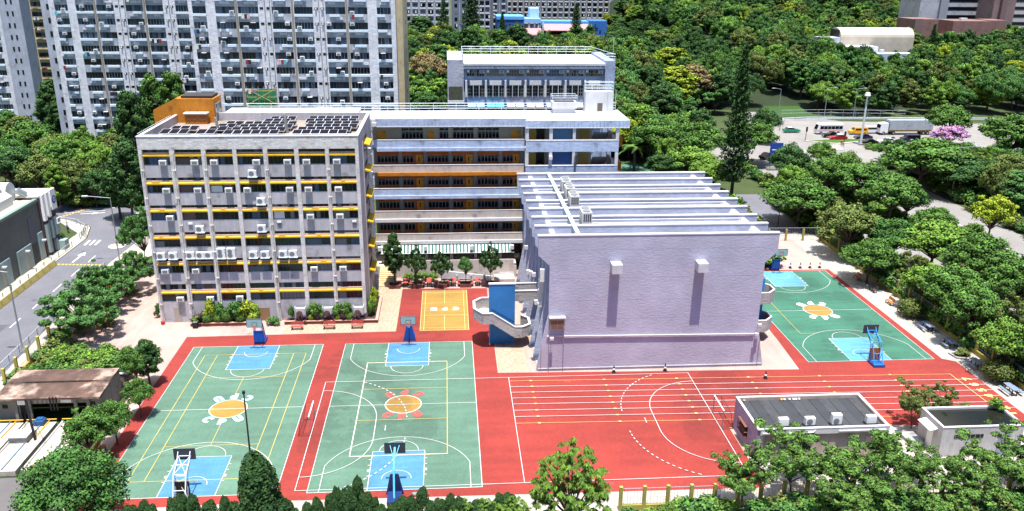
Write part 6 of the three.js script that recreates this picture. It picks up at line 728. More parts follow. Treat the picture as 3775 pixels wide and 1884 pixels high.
// ---------- people ----------
function person(label, x, y, z, turn, shirt, trousers, seated) {
  const R = 44, mc = new MarchingCubes(R, new THREE.MeshStandardMaterial(), false, false, 60000); mc.isolation = 0; const S = 2.0; // box of 2 m, centred at 0.95 m
  const bones = seated ? [[0, 0.95, 0, 0, 1.42, 0.12, 0.15, 0.17], [0, 1.5, 0.14, 0, 1.62, 0.16, 0.1, 0.1], [-0.1, 0.92, 0, -0.12, 0.75, 0.4, 0.09, 0.08], [0.1, 0.92, 0, 0.12, 0.85, 0.4, 0.09, 0.08], [-0.12, 0.75, 0.4, -0.12, 0.3, 0.25, 0.07, 0.05], [0.12, 0.85, 0.4, 0.12, 0.42, 0.3, 0.07, 0.05], [-0.2, 1.38, 0.12, -0.2, 1.1, 0.5, 0.055, 0.045], [0.2, 1.38, 0.12, 0.2, 1.1, 0.5, 0.055, 0.045]] : [[0, 0.98, 0, 0, 1.36, 0, 0.13, 0.16], [0, 1.45, 0, 0, 1.5, 0.01, 0.06, 0.06], [0, 1.6, 0.01, 0, 1.68, 0.02, 0.095, 0.095], [-0.09, 0.95, 0, -0.1, 0.5, 0.05, 0.085, 0.06], [0.09, 0.95, 0, 0.1, 0.5, -0.04, 0.085, 0.06], [-0.1, 0.5, 0.05, -0.11, 0.06, 0, 0.06, 0.045], [0.1, 0.5, -0.04, 0.11, 0.06, -0.08, 0.06, 0.045], [-0.11, 0.04, 0, -0.12, 0.03, 0.14, 0.045, 0.035], [0.11, 0.04, -0.08, 0.12, 0.03, 0.06, 0.045, 0.035], [-0.19, 1.38, 0, -0.25, 1.1, -0.02, 0.055, 0.045], [0.19, 1.38, 0, 0.25, 1.1, 0.02, 0.055, 0.045], [-0.25, 1.1, -0.02, -0.24, 0.86, 0.1, 0.042, 0.035], [0.25, 1.1, 0.02, 0.25, 0.84, 0.06, 0.042, 0.035], [-0.24, 0.86, 0.1, -0.23, 0.76, 0.13, 0.036, 0.022], [0.25, 0.84, 0.06, 0.25, 0.74, 0.09, 0.036, 0.022]];
  for (let k = 0; k < R; k++) for (let j = 0; j < R; j++) for (let i = 0; i < R; i++) { const px = (i - R / 2) / (R / 2) * S / 2, py = (j - R / 2) / (R / 2) * S / 2 + 0.92, pz = (k - R / 2) / (R / 2) * S / 2; let s = 0; for (const [ax, ay, az, bx, by, bz, r0, r1] of bones) { const dx = bx - ax, dy = by - ay, dz = bz - az, l2 = dx * dx + dy * dy + dz * dz; let t = ((px - ax) * dx + (py - ay) * dy + (pz - az) * dz) / l2; t = Math.max(0, Math.min(1, t)); const d = Math.hypot(px - ax - dx * t, py - ay - dy * t, pz - az - dz * t) - (r0 + (r1 - r0) * t); s += Math.exp(-d * 45); } mc.field[i + j * R + k * R * R] = Math.log(s) / 45; }
  mc.update(); const n = mc.count, P = mc.positionArray.slice(0, n * 3), N = mc.normalArray.slice(0, n * 3), C = new Float32Array(n * 3), sh = new THREE.Color(shirt), tr = new THREE.Color(trousers), sk = new THREE.Color(0xb98a6a), hr = new THREE.Color(0x14110f);
  for (let i = 0; i < n; i++) { P[i * 3] *= S / 2; P[i * 3 + 1] = P[i * 3 + 1] * S / 2 + 0.92; P[i * 3 + 2] *= S / 2; const y2 = P[i * 3 + 1], ax = Math.abs(P[i * 3]); const c = y2 > 1.64 || (y2 > 1.56 && P[i * 3 + 2] < 0) ? hr : y2 > 1.46 ? sk : (ax > 0.17 && y2 < 1.12) ? sk : y2 > 0.97 ? sh : y2 < 0.08 ? hr : tr; C.set([c.r, c.g, c.b], i * 3); }
  const g = new THREE.BufferGeometry(); g.setAttribute('position', new THREE.BufferAttribute(P, 3)); g.setAttribute('normal', new THREE.BufferAttribute(N, 3)); g.setAttribute('color', new THREE.BufferAttribute(C, 3)); const m = mesh('person', g, new THREE.MeshStandardMaterial({ vertexColors: true, roughness: 0.9 }), null, x, y, z); m.rotation.y = turn; return tag(m, label, 'person');
}
person('person in pale shirt and dark trousers on the pavement by the substation', -50.4, 0.1, -45.8, 2.6, 0x8f97b5, 0x15161d);
{ const bx = 111.3, bz = -110.6; const b = thing('bicycle', 'bicycle ridden across the small traffic island', 'bicycle', [bx, 0.14, bz]); for (const s of [-0.52, 0.52]) { const g = new THREE.TorusGeometry(0.33, 0.025, 6, 22); put('wheel', g, mBlack, b, bx + s, 0.5, bz); } const f = bb(); f.path([[bx - 0.52, 0.5, bz], [bx - 0.1, 0.98, bz], [bx + 0.35, 1.0, bz], [bx + 0.05, 0.48, bz], [bx - 0.1, 0.98, bz]], 0.025); f.path([[bx + 0.35, 1.0, bz], [bx + 0.52, 0.5, bz]], 0.025); f.path([[bx - 0.52, 0.5, bz], [bx + 0.05, 0.48, bz]], 0.02); f.build('frame', M(0x2a3550, 0.4), b); bb().cb(bx - 0.15, 1.0, bz, 0.25, 0.06, 0.14).build('saddle', mBlack, b); bb().path([[bx + 0.35, 1.15, bz - 0.25], [bx + 0.35, 1.15, bz + 0.25]], 0.02).build('handlebar', mBlack, b); person('cyclist in dark blue riding on the small traffic island', bx - 0.15, 0.18, bz, Math.PI / 2, 0x22304f, 0x14161c, 1); }
{ const t = thing('path_planter', 'small kerbed planting bed on the right path between two picnic tables', 'planter', [71.6, 0, 7.2]); bb().prism([[70.6, 6.4], [72.6, 6.2], [73, 7.6], [72, 8.2], [70.8, 7.8]], 'y', 0, 0.22).build('kerb', mConc, t); bb().prism([[70.85, 6.6], [72.45, 6.4], [72.75, 7.5], [71.95, 7.95], [70.95, 7.6]], 'y', 0.221, 0.26).build('soil', M(0x4a4430, 1), t); }
// ---------- trees ----------
const leafM = (r, g, b) => { const m = new THREE.MeshPhysicalMaterial({ roughness: 0.85, specularIntensity: 0.35, side: THREE.DoubleSide, vertexColors: true, transmission: 0.0 }); m.color.setRGB(r, g, b); return m; };
const mBark = M(0x5d5146, 0.95, { map: per(tStain, 1.5) }), mBarkD = M(0x3a332c, 0.95);
class Leaves {
  constructor() { this.p = []; this.n = []; this.c = []; this.i = []; }
  // a folded leaf card: centre, facing direction, size, length ratio, tint
  card(c, n, s, ar, tint, soft, nb) {
    const k = this.p.length / 3; const u = V(rnd() - 0.5, rnd() - 0.5, rnd() - 0.5).cross(n).normalize(), w = V(0, 0, 0).crossVectors(n, u);
    const a = u.clone().multiplyScalar(s * ar), b = w.clone().multiplyScalar(s * 0.5), dn = n.clone().multiplyScalar(-s * 0.18);
    const P = [c.clone().sub(a).add(dn), c.clone().sub(b), c.clone().add(a).add(dn), c.clone().add(b)], sn = n.clone().lerp(nb || n, soft).normalize();
    for (const q of P) { this.p.push(q.x, q.y, q.z); this.n.push(sn.x, sn.y, sn.z); this.c.push(tint[0], tint[1], tint[2]); }
    this.i.push(k, k + 1, k + 2, k, k + 2, k + 3);
  }
  geo() { const g = new THREE.BufferGeometry(); g.setAttribute('position', new THREE.Float32BufferAttribute(this.p, 3)); g.setAttribute('normal', new THREE.Float32BufferAttribute(this.n, 3)); g.setAttribute('color', new THREE.Float32BufferAttribute(this.c, 3)); g.setIndex(this.i); return g; }
}
const tint = (v = 0.35) => { const k = 1 - v + rnd() * 2 * v, y = rnd() < 0.22 ? 1.4 : 1; return [k * y * rr(0.85, 1.2), k * y, k * rr(0.7, 1.2)]; };
const onSphere = () => { const z = rnd() * 2 - 1, a = rnd() * 6.2832, r = Math.sqrt(1 - z * z); return V(r * Math.cos(a), z, r * Math.sin(a)); };
function lobes(L, list, n, size, ar = 0.62, v = 0.35, fill = 0.35) {
  const tot = list.reduce((s, l) => s + l[3] * l[3], 0);
  for (const [x, y, z, r, ry] of list) { const m = Math.round(n * r * r / tot), lt = rr(0.82, 1.2); for (let i = 0; i < m; i++) { const d = onSphere(); if (d.y < -0.45 && rnd() < 0.7) { i--; continue; } const q = rnd() < fill ? Math.cbrt(rnd()) * 0.95 : 0.72 + 0.5 * Math.pow(rnd(), 1.5); const c = V(x + d.x * r * q, y + d.y * (ry || r) * q, z + d.z * r * q); const f = d.clone().multiplyScalar(0.7).add(onSphere().multiplyScalar(0.75)).add(V(0, 0.35, 0)).normalize(), t = tint(v); L.card(c, f, size * rr(0.65, 1.35), ar, t.map(e => e * lt), 0.6, d); } }
}
function limbs(b, base, th, list, r0) { b.tube([0, 0, 0], [base * 0.15, th, 0], r0, 7, r0 * 0.7); for (const [x, y, z, r] of list) { const k = 0.35 + 0.3 * rnd(), mx = base * 0.15 + (x - base * 0.15) * k, mz = z * k, my = th + (y - r * 0.3 - th) * k + 0.15; b.tube([base * 0.15, th - 0.1, 0], [mx, my, mz], r0 * 0.55, 5, r0 * 0.36); b.tube([mx, my, mz], [x, y, z], r0 * 0.36, 5, r0 * 0.1); } }
const protos = {};
function proto(key, W, H, fn) { const b = bb(), L = new Leaves(); fn(b, L); protos[key] = { W, H, trunk: b.make(), crown: L.geo() }; }
function dome(n, R, yc, h, r, up = 0.6) { const l = []; for (let i = 0; i < n; i++) { const a = i * 2.39996 + rr(-0.4, 0.4), q = Math.sqrt((i + 0.5) / n), x = Math.cos(a) * q * R, z = Math.sin(a) * q * R, y = yc + h * (1 - q * q) * up + rr(-0.3, 0.3) * h - h * 0.25 * q; l.push([x, y, z, r * rr(0.75, 1.25), r * rr(0.6, 0.95)]); } return l; }
for (const [k, n, sp] of [['b1', 34, 2.7], ['b2', 26, 2.5], ['b3', 42, 2.8], ['b4', 30, 2.6]]) proto(k, 7, 8, (b, L) => { const l = dome(n, sp, 5.0, 2.3, 0.92); for (let i = 0; i < 10; i++) { const a = rnd() * 6.283, q = rr(1.6, 3.2); l.push([Math.cos(a) * q, rr(3.6, 6.4), Math.sin(a) * q, rr(0.35, 0.6), 0.35]); } limbs(b, rr(-2, 2), 2.3, l.filter((_, i) => i % 2 === 0), 0.17); lobes(L, l, 11500, 0.205, 0.66, 0.3, 0.5); });
for (const [k, lean] of [['b5', 1.3], ['b6', -0.9]]) proto(k, 7, 8, (b, L) => { const l = []; for (let i = 0; i < 5; i++) { const a = i * 1.256 + rr(-0.4, 0.4), R = rr(1.0, 2.4), cy = rr(4.4, 6.6), cx = Math.cos(a) * R + lean * 0.3, cz = Math.sin(a) * R; for (let j = 0; j < 7; j++) { const d = onSphere(); l.push([cx + d.x * 0.95, cy + d.y * 0.7, cz + d.z * 0.95, rr(0.4, 0.8), rr(0.35, 0.6)]); } } limbs(b, lean, 2.4, l.filter((_, i) => i % 4 === 0), 0.17); lobes(L, l, 10500, 0.21, 0.66, 0.3, 0.5); });
for (const [k, n] of [['t1', 40], ['t2', 48]]) proto(k, 6, 12, (b, L) => { const l = []; for (let i = 0; i < n; i++) { const y = 3.2 + 7.9 * (i / n), w = Math.sin(Math.PI * (0.18 + 0.78 * i / n)) * rr(0.7, 1.15); const a = i * 2.4 + rnd(); l.push([Math.cos(a) * 2.0 * w, y, Math.sin(a) * 2.0 * w, rr(0.55, 0.95), rr(0.5, 0.8)]); } limbs(b, 0.4, 3.2, l.filter((_, i) => i % 3 === 0), 0.22); lobes(L, l, 12000, 0.22, 0.66, 0.3, 0.5); });
proto('round', 8, 8.5, (b, L) => { const l = dome(30, 2.9, 4.2, 3.4, 1.15, 0.95); limbs(b, 0, 2, l.slice(0, 10), 0.25); lobes(L, l, 26000, 0.16, 0.65, 0.28); });
for (const k of ['f1', 'f2', 'f3']) proto(k, 7, 6.5, (b, L) => { const l = []; for (let i = 0; i < 90; i++) { const a = i * 2.4 + rr(-0.8, 0.8), q = Math.sqrt(rnd()) * 3.4, y = 2.6 + rr(0, 3.6) * (1.08 - q / 4.2); l.push([Math.cos(a) * q, y, Math.sin(a) * q, rr(0.3, 0.62), rr(0.2, 0.5)]); } limbs(b, 1.5, 1.5, l.filter((_, i) => i % 3 === 0), 0.09); lobes(L, l, 21000, 0.12, 0.85, 0.32, 0.8); });
for (const k of ['a1', 'a2', 'a3']) proto(k, 7, 6.5, (b, L) => { const l = []; b.tube([0, 0, 0], [0.3, 1.4, 0], 0.1, 6, 0.08); for (let i = 0; i < 9; i++) { const a = i * 0.7 + rr(-0.3, 0.3), R = rr(1.4, 3.3), top = V(Math.cos(a) * R, rr(3.4, 6.3), Math.sin(a) * R); let p = V(0.3, 1.3, 0); for (let j = 1; j <= 4; j++) { const q = V(0.3, 1.3, 0).lerp(top, j / 4).add(V(rr(-0.25, 0.25), 0.25 * Math.sin(j), rr(-0.25, 0.25))); b.tube([p.x, p.y, p.z], [q.x, q.y, q.z], 0.07 - j * 0.013, 4, 0.055 - j * 0.012); if (j > 1) for (let m = 0; m < 4; m++) { const e = q.clone().add(V(rr(-0.9, 0.9), rr(-0.2, 0.6), rr(-0.9, 0.9))); b.tube([q.x, q.y, q.z], [e.x, e.y, e.z], 0.018, 3, 0.008); l.push([e.x, e.y, e.z, rr(0.3, 0.6), rr(0.18, 0.35)]); } p = q; } } lobes(L, l, 11000, 0.125, 0.9, 0.32, 0.9); });
proto('mango', 6.2, 10.2, (b, L) => {
  const l = []; for (let i = 0; i < 330; i++) { const a = i * 2.4 + rr(-0.3, 0.3), q = Math.sqrt(rnd()) * 2.8; l.push([Math.cos(a) * q, 3.4 + rr(0, 6.4) * (1.08 - q / 4.4), Math.sin(a) * q, 0.5]); } limbs(b, 0.5, 2.6, l.filter((_, i) => i % 7 === 0), 0.12);
  for (const [x, y, z] of l) { const lt = rr(0.7, 1.3); for (let i = 0; i < 40; i++) { const a = rnd() * 6.283, dr = rr(0.15, 1.0), d = V(Math.cos(a) * dr, -0.25 - 0.75 * dr * rnd(), Math.sin(a) * dr).normalize(), c = V(x, y + 0.25 - 0.2 * dr, z).addScaledVector(d, rr(0.05, 0.32)); const n = V(Math.cos(a) * 0.7, 0.75, Math.sin(a) * 0.7).normalize().add(onSphere().multiplyScalar(0.25)).normalize(); const k = L.p.length / 3, w = V().crossVectors(d, n).normalize().multiplyScalar(0.055), t = tint(0.3).map(e => e * lt); const P = [c.clone().addScaledVector(d, -0.12), c.clone().add(w), c.clone().addScaledVector(d, 0.17).add(V(0, -0.04, 0)), c.clone().sub(w)]; for (const q of P) { L.p.push(q.x, q.y, q.z); L.n.push(n.x, n.y, n.z); L.c.push(...t); } L.i.push(k, k + 1, k + 2, k, k + 2, k + 3); } } });
proto('juniper', 4, 9, (b, L) => { b.tube([0, 0, 0], [0, 7, 0], 0.16, 6, 0.05); for (let i = 0; i < 60; i++) { const h = rr(0.4, 6.8), a = i * 2.4, R = 1.75 * (1 - h / 8.6) * rr(0.5, 1), x = Math.cos(a) * R, z = Math.sin(a) * R, H = rr(0.9, 1.9), lt = rr(0.75, 1.2); b.tube([0, h * 0.9, 0], [x, h, z], 0.03, 3); for (let j = 0; j < 130; j++) { const t = rnd(), w = 0.42 * (1 - t) * (0.4 + t) * 1.7 + 0.03, an = rnd() * 6.283, d = V(Math.cos(an), 0.25, Math.sin(an)); L.card(V(x * (1 + 0.12 * t) + Math.cos(an) * w, h + t * H, z * (1 + 0.12 * t) + Math.sin(an) * w), d.clone().add(onSphere().multiplyScalar(0.5)).normalize(), 0.13, 0.9, tint(0.3).map(e => e * lt), 0.4, d); } } });
proto('pine', 7.5, 30, (b, L) => { b.tube([0, 0, 0], [0, 29.5, 0], 0.42, 8, 0.05); for (let y = 4; y < 29.3; y += 0.5) { const m = 5, R = (y < 8 ? 2.2 + (y - 4) * 0.4 : 3.9 * (1 - (y - 8) / 22)) * rr(0.6, 1.1) + 0.3; for (let i = 0; i < m; i++) { const a = i * 6.283 / m + y * 1.7, ex = Math.cos(a), ez = Math.sin(a), lt = rr(0.75, 1.2); b.tube([0, y, 0], [ex * R, y + R * 0.22, ez * R], 0.05, 3, 0.015); const q = Math.round(6 + R * 11); for (let j = 0; j < q; j++) { const t = 0.25 + 0.75 * rnd(); L.card(V(ex * R * t + rr(-0.3, 0.3), y + R * 0.22 * t + rr(-0.12, 0.3), ez * R * t + rr(-0.3, 0.3)), onSphere().add(V(0, 0.4, 0)).normalize(), 0.26, 1.1, tint(0.3).map(e => e * lt), 0.3, V(0, 1, 0)); } } } });
proto('bush', 2, 1.6, (b, L) => { const l = dome(8, 0.62, 0.8, 0.6, 0.45, 0.8); limbs(b, 0, 0.3, l.slice(0, 4), 0.04); lobes(L, l, 1100, 0.16, 0.65, 0.35); });
proto('topiary', 2, 1.7, (b, L) => { b.tube([0, 0, 0], [0, 0.6, 0], 0.07, 6); lobes(L, [[0, 0.86, 0, 0.92, 0.8]], 2600, 0.11, 0.65, 0.3, 0.1); });
proto('spike', 1.6, 1.4, (b, L) => { b.tube([0, 0, 0], [0, 0.3, 0], 0.05, 5); for (let i = 0; i < 170; i++) { const a = rnd() * 6.283, e = rr(0.2, 1.3), d = V(Math.cos(a) * Math.cos(e), Math.sin(e), Math.sin(a) * Math.cos(e)), n = V(-Math.cos(a) * Math.sin(e), Math.cos(e), -Math.sin(a) * Math.sin(e)), k = L.p.length / 3, w = V().crossVectors(d, n).multiplyScalar(0.06), c = V(rr(-0.35, 0.35), 0.3, rr(-0.35, 0.35)), l = rr(0.4, 0.85), t = tint(0.4); for (const q of [c, c.clone().addScaledVector(d, l * 0.5).add(w), c.clone().addScaledVector(d, l), c.clone().addScaledVector(d, l * 0.5).sub(w)]) { L.p.push(q.x, q.y, q.z); L.n.push(n.x, n.y, n.z); L.c.push(...t); } L.i.push(k, k + 1, k + 2, k, k + 2, k + 3); } });
proto('palm', 5, 7, (b, L) => { b.tube([0, 0, 0], [0.2, 5.6, 0], 0.2, 8, 0.13); for (let i = 0; i < 13; i++) { const a = i * 2.4, up = 0.9 - (i % 4) * 0.35; for (let j = 0; j < 34; j++) { const t = j / 34, r = 2.6 * t, y = 5.6 + up * r - 0.62 * r * r * 0.55, c = V(0.2 + Math.cos(a) * r, y, Math.sin(a) * r); for (const s of [-1, 1]) { const d = V(-Math.sin(a) * s, -0.5, Math.cos(a) * s).normalize(), n = V(0, 0.8, 0).add(V(-Math.sin(a) * s, 0, Math.cos(a) * s).multiplyScalar(0.5)).normalize(), k = L.p.length / 3, w = V(Math.cos(a), 0, Math.sin(a)).multiplyScalar(0.05), l = 0.75 * Math.sin(Math.PI * (0.12 + 0.85 * t)), tt = tint(0.25); for (const q of [c, c.clone().addScaledVector(d, l * 0.5).add(w), c.clone().addScaledVector(d, l), c.clone().addScaledVector(d, l * 0.5).sub(w)]) { L.p.push(q.x, q.y, q.z); L.n.push(n.x, n.y, n.z); L.c.push(...tt); } L.i.push(k, k + 1, k + 2, k, k + 2, k + 3); } } } });
const LM = { G: leafM(0.063, 0.138, 0.028), D: leafM(0.038, 0.09, 0.026), B: leafM(0.105, 0.2, 0.032), O: leafM(0.092, 0.128, 0.034), Y: leafM(0.19, 0.255, 0.022), W: leafM(0.17, 0.14, 0.065), S: leafM(0.064, 0.152, 0.042), R: leafM(0.048, 0.122, 0.029), P: leafM(0.36, 0.2, 0.38), M: leafM(0.08, 0.15, 0.022), J: leafM(0.033, 0.078, 0.024), V: leafM(0.06, 0.03, 0.045), F: leafM(0.075, 0.152, 0.032) };
function plant(key, x, y, z, W, H, m, label, group, name = 'broadleaf_tree', cat = 'tree', bark = mBark) {
  const p = protos[key], o = new THREE.Group(); o.name = numbered(name); o.position.set(x, y, z); o.rotation.y = rnd() * 6.283; o.scale.set(W / p.W, H / p.H, W / p.W); scene.add(o); tag(o, label, cat, group);
  mesh(cat === 'tree' ? 'trunk' : 'stem', p.trunk, bark, o); mesh(cat === 'tree' ? 'crown' : 'foliage', p.crown, m, o); return o;
}
const trees = [
  [-80.5,-114.2,8.0,17,"D","tall dark tree in front of the cream housing block at the left"],
  [-75.1,-90.0,10.0,12,"G","rounded green tree below the left edge housing block"],
  [-76.5,-108.0,6.4,13,"D","dark green tree at the foot of the white housing block"],
  [-70.4,-71.0,9.8,10,"D","broad dark tree at the far left edge above the substation"],
  [-62.9,-75.0,8.5,11,"G","mid green tree in the clump left of the classroom block"],
  [-62.4,-64.3,8.0,10,"O","olive green tree behind the substation roof ducts"],
  [-55.8,-73.0,7.7,11,"B","bright yellowish green tree left of the tall dark tree"],
  [-86.9,-103.4,5.4,10,"G","tree at the picture edge below the housing block"],
  [-55.9,-63.5,6.5,9,"O","low olive tree beside the road bend"],
  [-51.6,-61.4,5.8,8,"D","small dark tree at the edge of the shaded bank"],
  [-44.1,-63.2,6.8,22,"D","tall dark tree beside the upper left corner of the classroom block"],
  [-41.5,-50.6,6.7,15,"D","large dark tree shading the road bend"],
  [-44.8,-53.7,6.2,11,"D","dark tree overhanging the shaded bank"],
  [-50.5,-93.8,6.8,21,"G","tall green tree behind the orange stair head"],
  [-45.0,-90.9,7.6,22,"G","tree rising behind the orange stair head roof"],
  [-57.0,-59.1,4.2,9,"B","light green tree over the substation sign panel"],
  [-32.4,-28.5,5.5,11,"S","street tree against the left wall of the classroom block"],
  [-31.6,-4.0,8.2,7.5,"S","largest street tree beside the left plaza"],
  [-31.5,-12.3,6.1,6.5,"S","street tree in the middle of the left plaza row"],
  [-30.4,-18.3,5.9,6.5,"S","street tree at the classroom end of the left plaza row"],
  [-34.0,-15.4,4.7,6,"S","street tree behind the plaza row, next to the road"],
  [-19.6,9.0,3.1,5.5,"D","dark small tree at the corner of the left court"],
  [-20.6,9.9,3.3,5.5,"G","leafy tree between the garden and the left court"],
  [-18.3,15.8,2.7,4.5,"G","small tree beside the switch house end wall"],
  [-18.7,20.9,3.5,5,"G","small tree beside the middle bench of the left court"],
  [-19.8,24.0,4.2,6,"G","bushy tree in front of the switch house"],
  [-16.7,34.9,7.8,8.5,"R","big round dense tree in the bottom left corner"],
  [73.1,-44.7,11.7,9,"G","broad tree in front of the side street end"],
  [81.3,-69.9,8.0,10,"D","dark tree beside the blue billboard"],
  [85.8,-62.0,8.5,9,"G","tree at the near side of the junction"],
  [90.1,-58.6,12.1,9,"G","wide tree below the tall white mast"],
  [89.3,-44.5,10.4,10,"G","tall forked tree on the verge in the middle of the right road"],
  [108.6,-68.1,16.0,11,"G","large spreading tree right of the flower bed"],
  [74.2,-28.1,9.2,9,"O","olive tree behind the right court gate"],
  [79.0,-23.8,7.8,8,"R","tree with reddish tips behind the right court benches"],
  [72.0,-16.8,7.3,7,"G","low tree shading the far brown bench"],
  [82.9,-19.8,9.8,9,"B","light green tree beside the near carriageway"],
  [74.7,-7.0,6.3,7,"B","pale green tree over the right path"],
  [75.2,-1.7,7.4,8.5,"G","leaning tree at the right path fence"],
  [85.6,-12.6,8.2,9,"G","tree on the verge above the white people carrier"],
  [100.9,-33.7,7.1,9,"Y","yellow green tree on the verge at the right edge"],
  [83.7,-3.3,7.1,9,"G","tree at the right edge over the carriageway"],
  [74.3,3.9,6.6,8,"G","leaning tree on the verge beside the picnic tables"],
  [73.4,11.5,5.7,7,"B","light green tree at the right edge behind the fence"],
  [113.7,-61.1,11.6,9,"D","dark tree behind the far street lamp"],
  [122.0,-61.6,10.1,10,"O","brownish olive tree at the right edge"],
  [140.6,-88.6,14.4,13,"G","tall tree at the right edge of the wood"],
  [136.3,-105.8,8.9,7,"P","tree covered in pink blossom behind the container lorry"],
  [139.5,-112.0,11,11.5,"G","big tree overhanging the container lorry"],
  [80.7,-91.7,11.7,11,"G","tree behind the tall dark conifer"],
  [93.3,-115.6,8.1,10,"D","dark tree at the left mouth of the junction"],
  [81.1,-159.9,15.6,15,"Y","bright yellow green tree beside the rear school block"],
  [92.1,-207.2,17.0,15,"Y","yellow green crown above the rear school block corner"],
  [87.3,-164.5,15.9,15,"W","tree with dry brownish foliage behind the rear school block"],
  [58.1,-92.3,9.8,11,"G","tree beside the right end of the corridor wing"],
  [64.7,-96.9,11.0,11,"G","tree behind the corridor wing near the palm"],
  [68.2,-89.7,11.5,11,"G","light green tree left of the tall conifer"],
  [62.7,-76.0,9.9,8,"B","young light green tree behind the sports hall roof"],
  [56.3,-75.3,7.4,7,"D","dark bushy tree behind the open stair end"],
  [63.7,-65.4,8.5,8,"B","light green tree at the foot of the tall conifer"],
  [7.3,-148.3,12.3,13,"W","dry brownish tree left of the rear school block"],
  [3.1,-160.2,9.4,14,"D","dark tree beside the end of the white housing block"],
  [3.2,-219.3,15.8,16,"D","tall dark tree between the housing block and the rear school block"]
];
for (const [x, z, W, H, k, l] of trees) { const key = k === 'R' && W > 7 && H > 8 ? 'round' : k === 'S' ? pick(['f1', 'f2', 'f3', 'a1', 'a2']) : H > 14 || H / W > 1.7 ? pick(['t1', 't2']) : pick(['b1', 'b2', 'b3', 'b4']); plant(key, x, z < -95 && x > -20 ? Math.max(0, hillY(x, z)) : 0, z, W * 1.12, H, LM[k], l, 'single trees round the school', k === 'P' ? 'flowering_tree' : 'broadleaf_tree'); }
plant('pine', 66.2, 0, -59.9, 6.6, 30.5, LM.J, 'very tall dark conifer rising behind the sports hall', 'conifers', 'conifer_tree', 'tree', mBarkD);
for (const [x, z, h, l] of [[21.5, -225, 30, 'tallest pine in front of the grey towers'], [11.5, -225, 23, 'shorter pine left of the tallest pine by the grey towers'], [31.5, -205, 17, 'small pine left of the blue school'], [57, -205, 20, 'pine standing before the pink roof of the blue school'], [215, -255, 17, 'dark pine on the hillside near the barrel roof']]) plant('pine', x, hillY(x, z), z, h * 0.34, h, LM.J, l, 'conifers', 'conifer_tree', 'tree', mBarkD);
[[4.75, 3.2, 8.0, 'tallest courtyard tree, in the planter by the steps'], [7.7, 3.0, 6.2, 'second courtyard tree from the steps'], [11.2, 3.2, 5.2, 'wide dark tree in the middle courtyard planter'], [14.6, 2.4, 4.4, 'smallest and brightest courtyard tree'], [18.1, 3.2, 6.4, 'courtyard tree nearest the ramp']].forEach(([x, w, h, l], i) => plant(['t1', 'f1', 'f2', 'b2', 'f3'][i], x, 0.4, -18.4, w, h, i === 3 ? LM.S : LM.D, l, 'courtyard trees'));
plant('mango', 21.3, 0, 38, 6.4, 10.5, LM.M, 'tree with drooping glossy leaf clusters at the bottom centre of the picture', 'foreground trees'); plant('juniper', -2.3, 0, 36, 6.2, 9.2, LM.J, 'tall dark juniper at the bottom edge beside the thin mast', 'foreground conifers', 'juniper_tree', 'tree', mBarkD);
[[36.5, 33.8, 5.4, 5.4, 'feathery tree leaning over the fence left of the store room'], [41.2, 32.6, 6.4, 5.6, 'feathery tree in front of the left end of the store room'], [46, 33.0, 6.8, 5.8, 'feathery tree in front of the middle of the store room'], [50.8, 32.5, 6, 5, 'feathery tree in front of the right end of the store room'], [55.5, 35.0, 6, 5.2, 'feathery tree at the bottom edge below the striped cone'], [60.3, 33.4, 6, 5.2, 'feathery tree in front of the white shed'], [64.6, 34.5, 5.6, 5, 'feathery tree in the bottom right corner'], [44, 36.6, 6, 4.6, 'lower feathery tree in the second row below the store room'], [51.5, 37, 6, 4.4, 'lower feathery tree in the second row near the right end of the store room']].forEach(([x, z, w, h, l], i) => plant('a' + (1 + i % 3), x, 0, z, w * 1.1, h * 1.08, LM.F, l, 'feathery trees along the front fence'));
plant('a2', 57.4, 0, 22.4, 4.6, 4.6, LM.O, 'sapling between the store room and the white shed', 'saplings by the sheds'); plant('a1', 60.6, 0, 22.0, 4.2, 4.4, LM.O, 'sapling just behind the white shed', 'saplings by the sheds'); plant('bush', 64.3, 2.9, 24.2, 1.5, 1.2, LM.B, 'small bush growing on the corner of the white shed roof', 'bushes', 'bush', 'bush');
plant('palm', 53.2, 0, -86.5, 8, 7, LM.F, 'palm tree behind the open stair end of the wing', 'palms', 'palm_tree');
for (let z = -60; z < 26; z += rr(7, 11)) { const x = rr(75.6, 77.8); plant(pick(['f1', 'f2', 'f3', 'b1', 'b3']), x, 0, z, rr(5, 7.5), rr(5.5, 8), pick([LM.G, LM.F, LM.B, LM.S, LM.O]), 'roadside tree in the row just outside the right boundary fence', 'roadside trees outside the right fence'); }
for (let z = -82; z < 12; z += rr(9, 14)) { const x = rr(90.2, 93.5); plant(pick(['b1', 'b2', 'b3', 'b4', 'f2']), x, 0, z, rr(6, 8.5), rr(6.5, 9), pick([LM.G, LM.F, LM.D, LM.S, LM.B]), 'tree on the green strip between the two carriageways', 'trees between the carriageways'); }
plant('bush', 71.8, 0.22, 7.2, 1.7, 0.8, LM.O, 'low plants in the small bed on the right path', 'bushes', 'bush', 'bush');
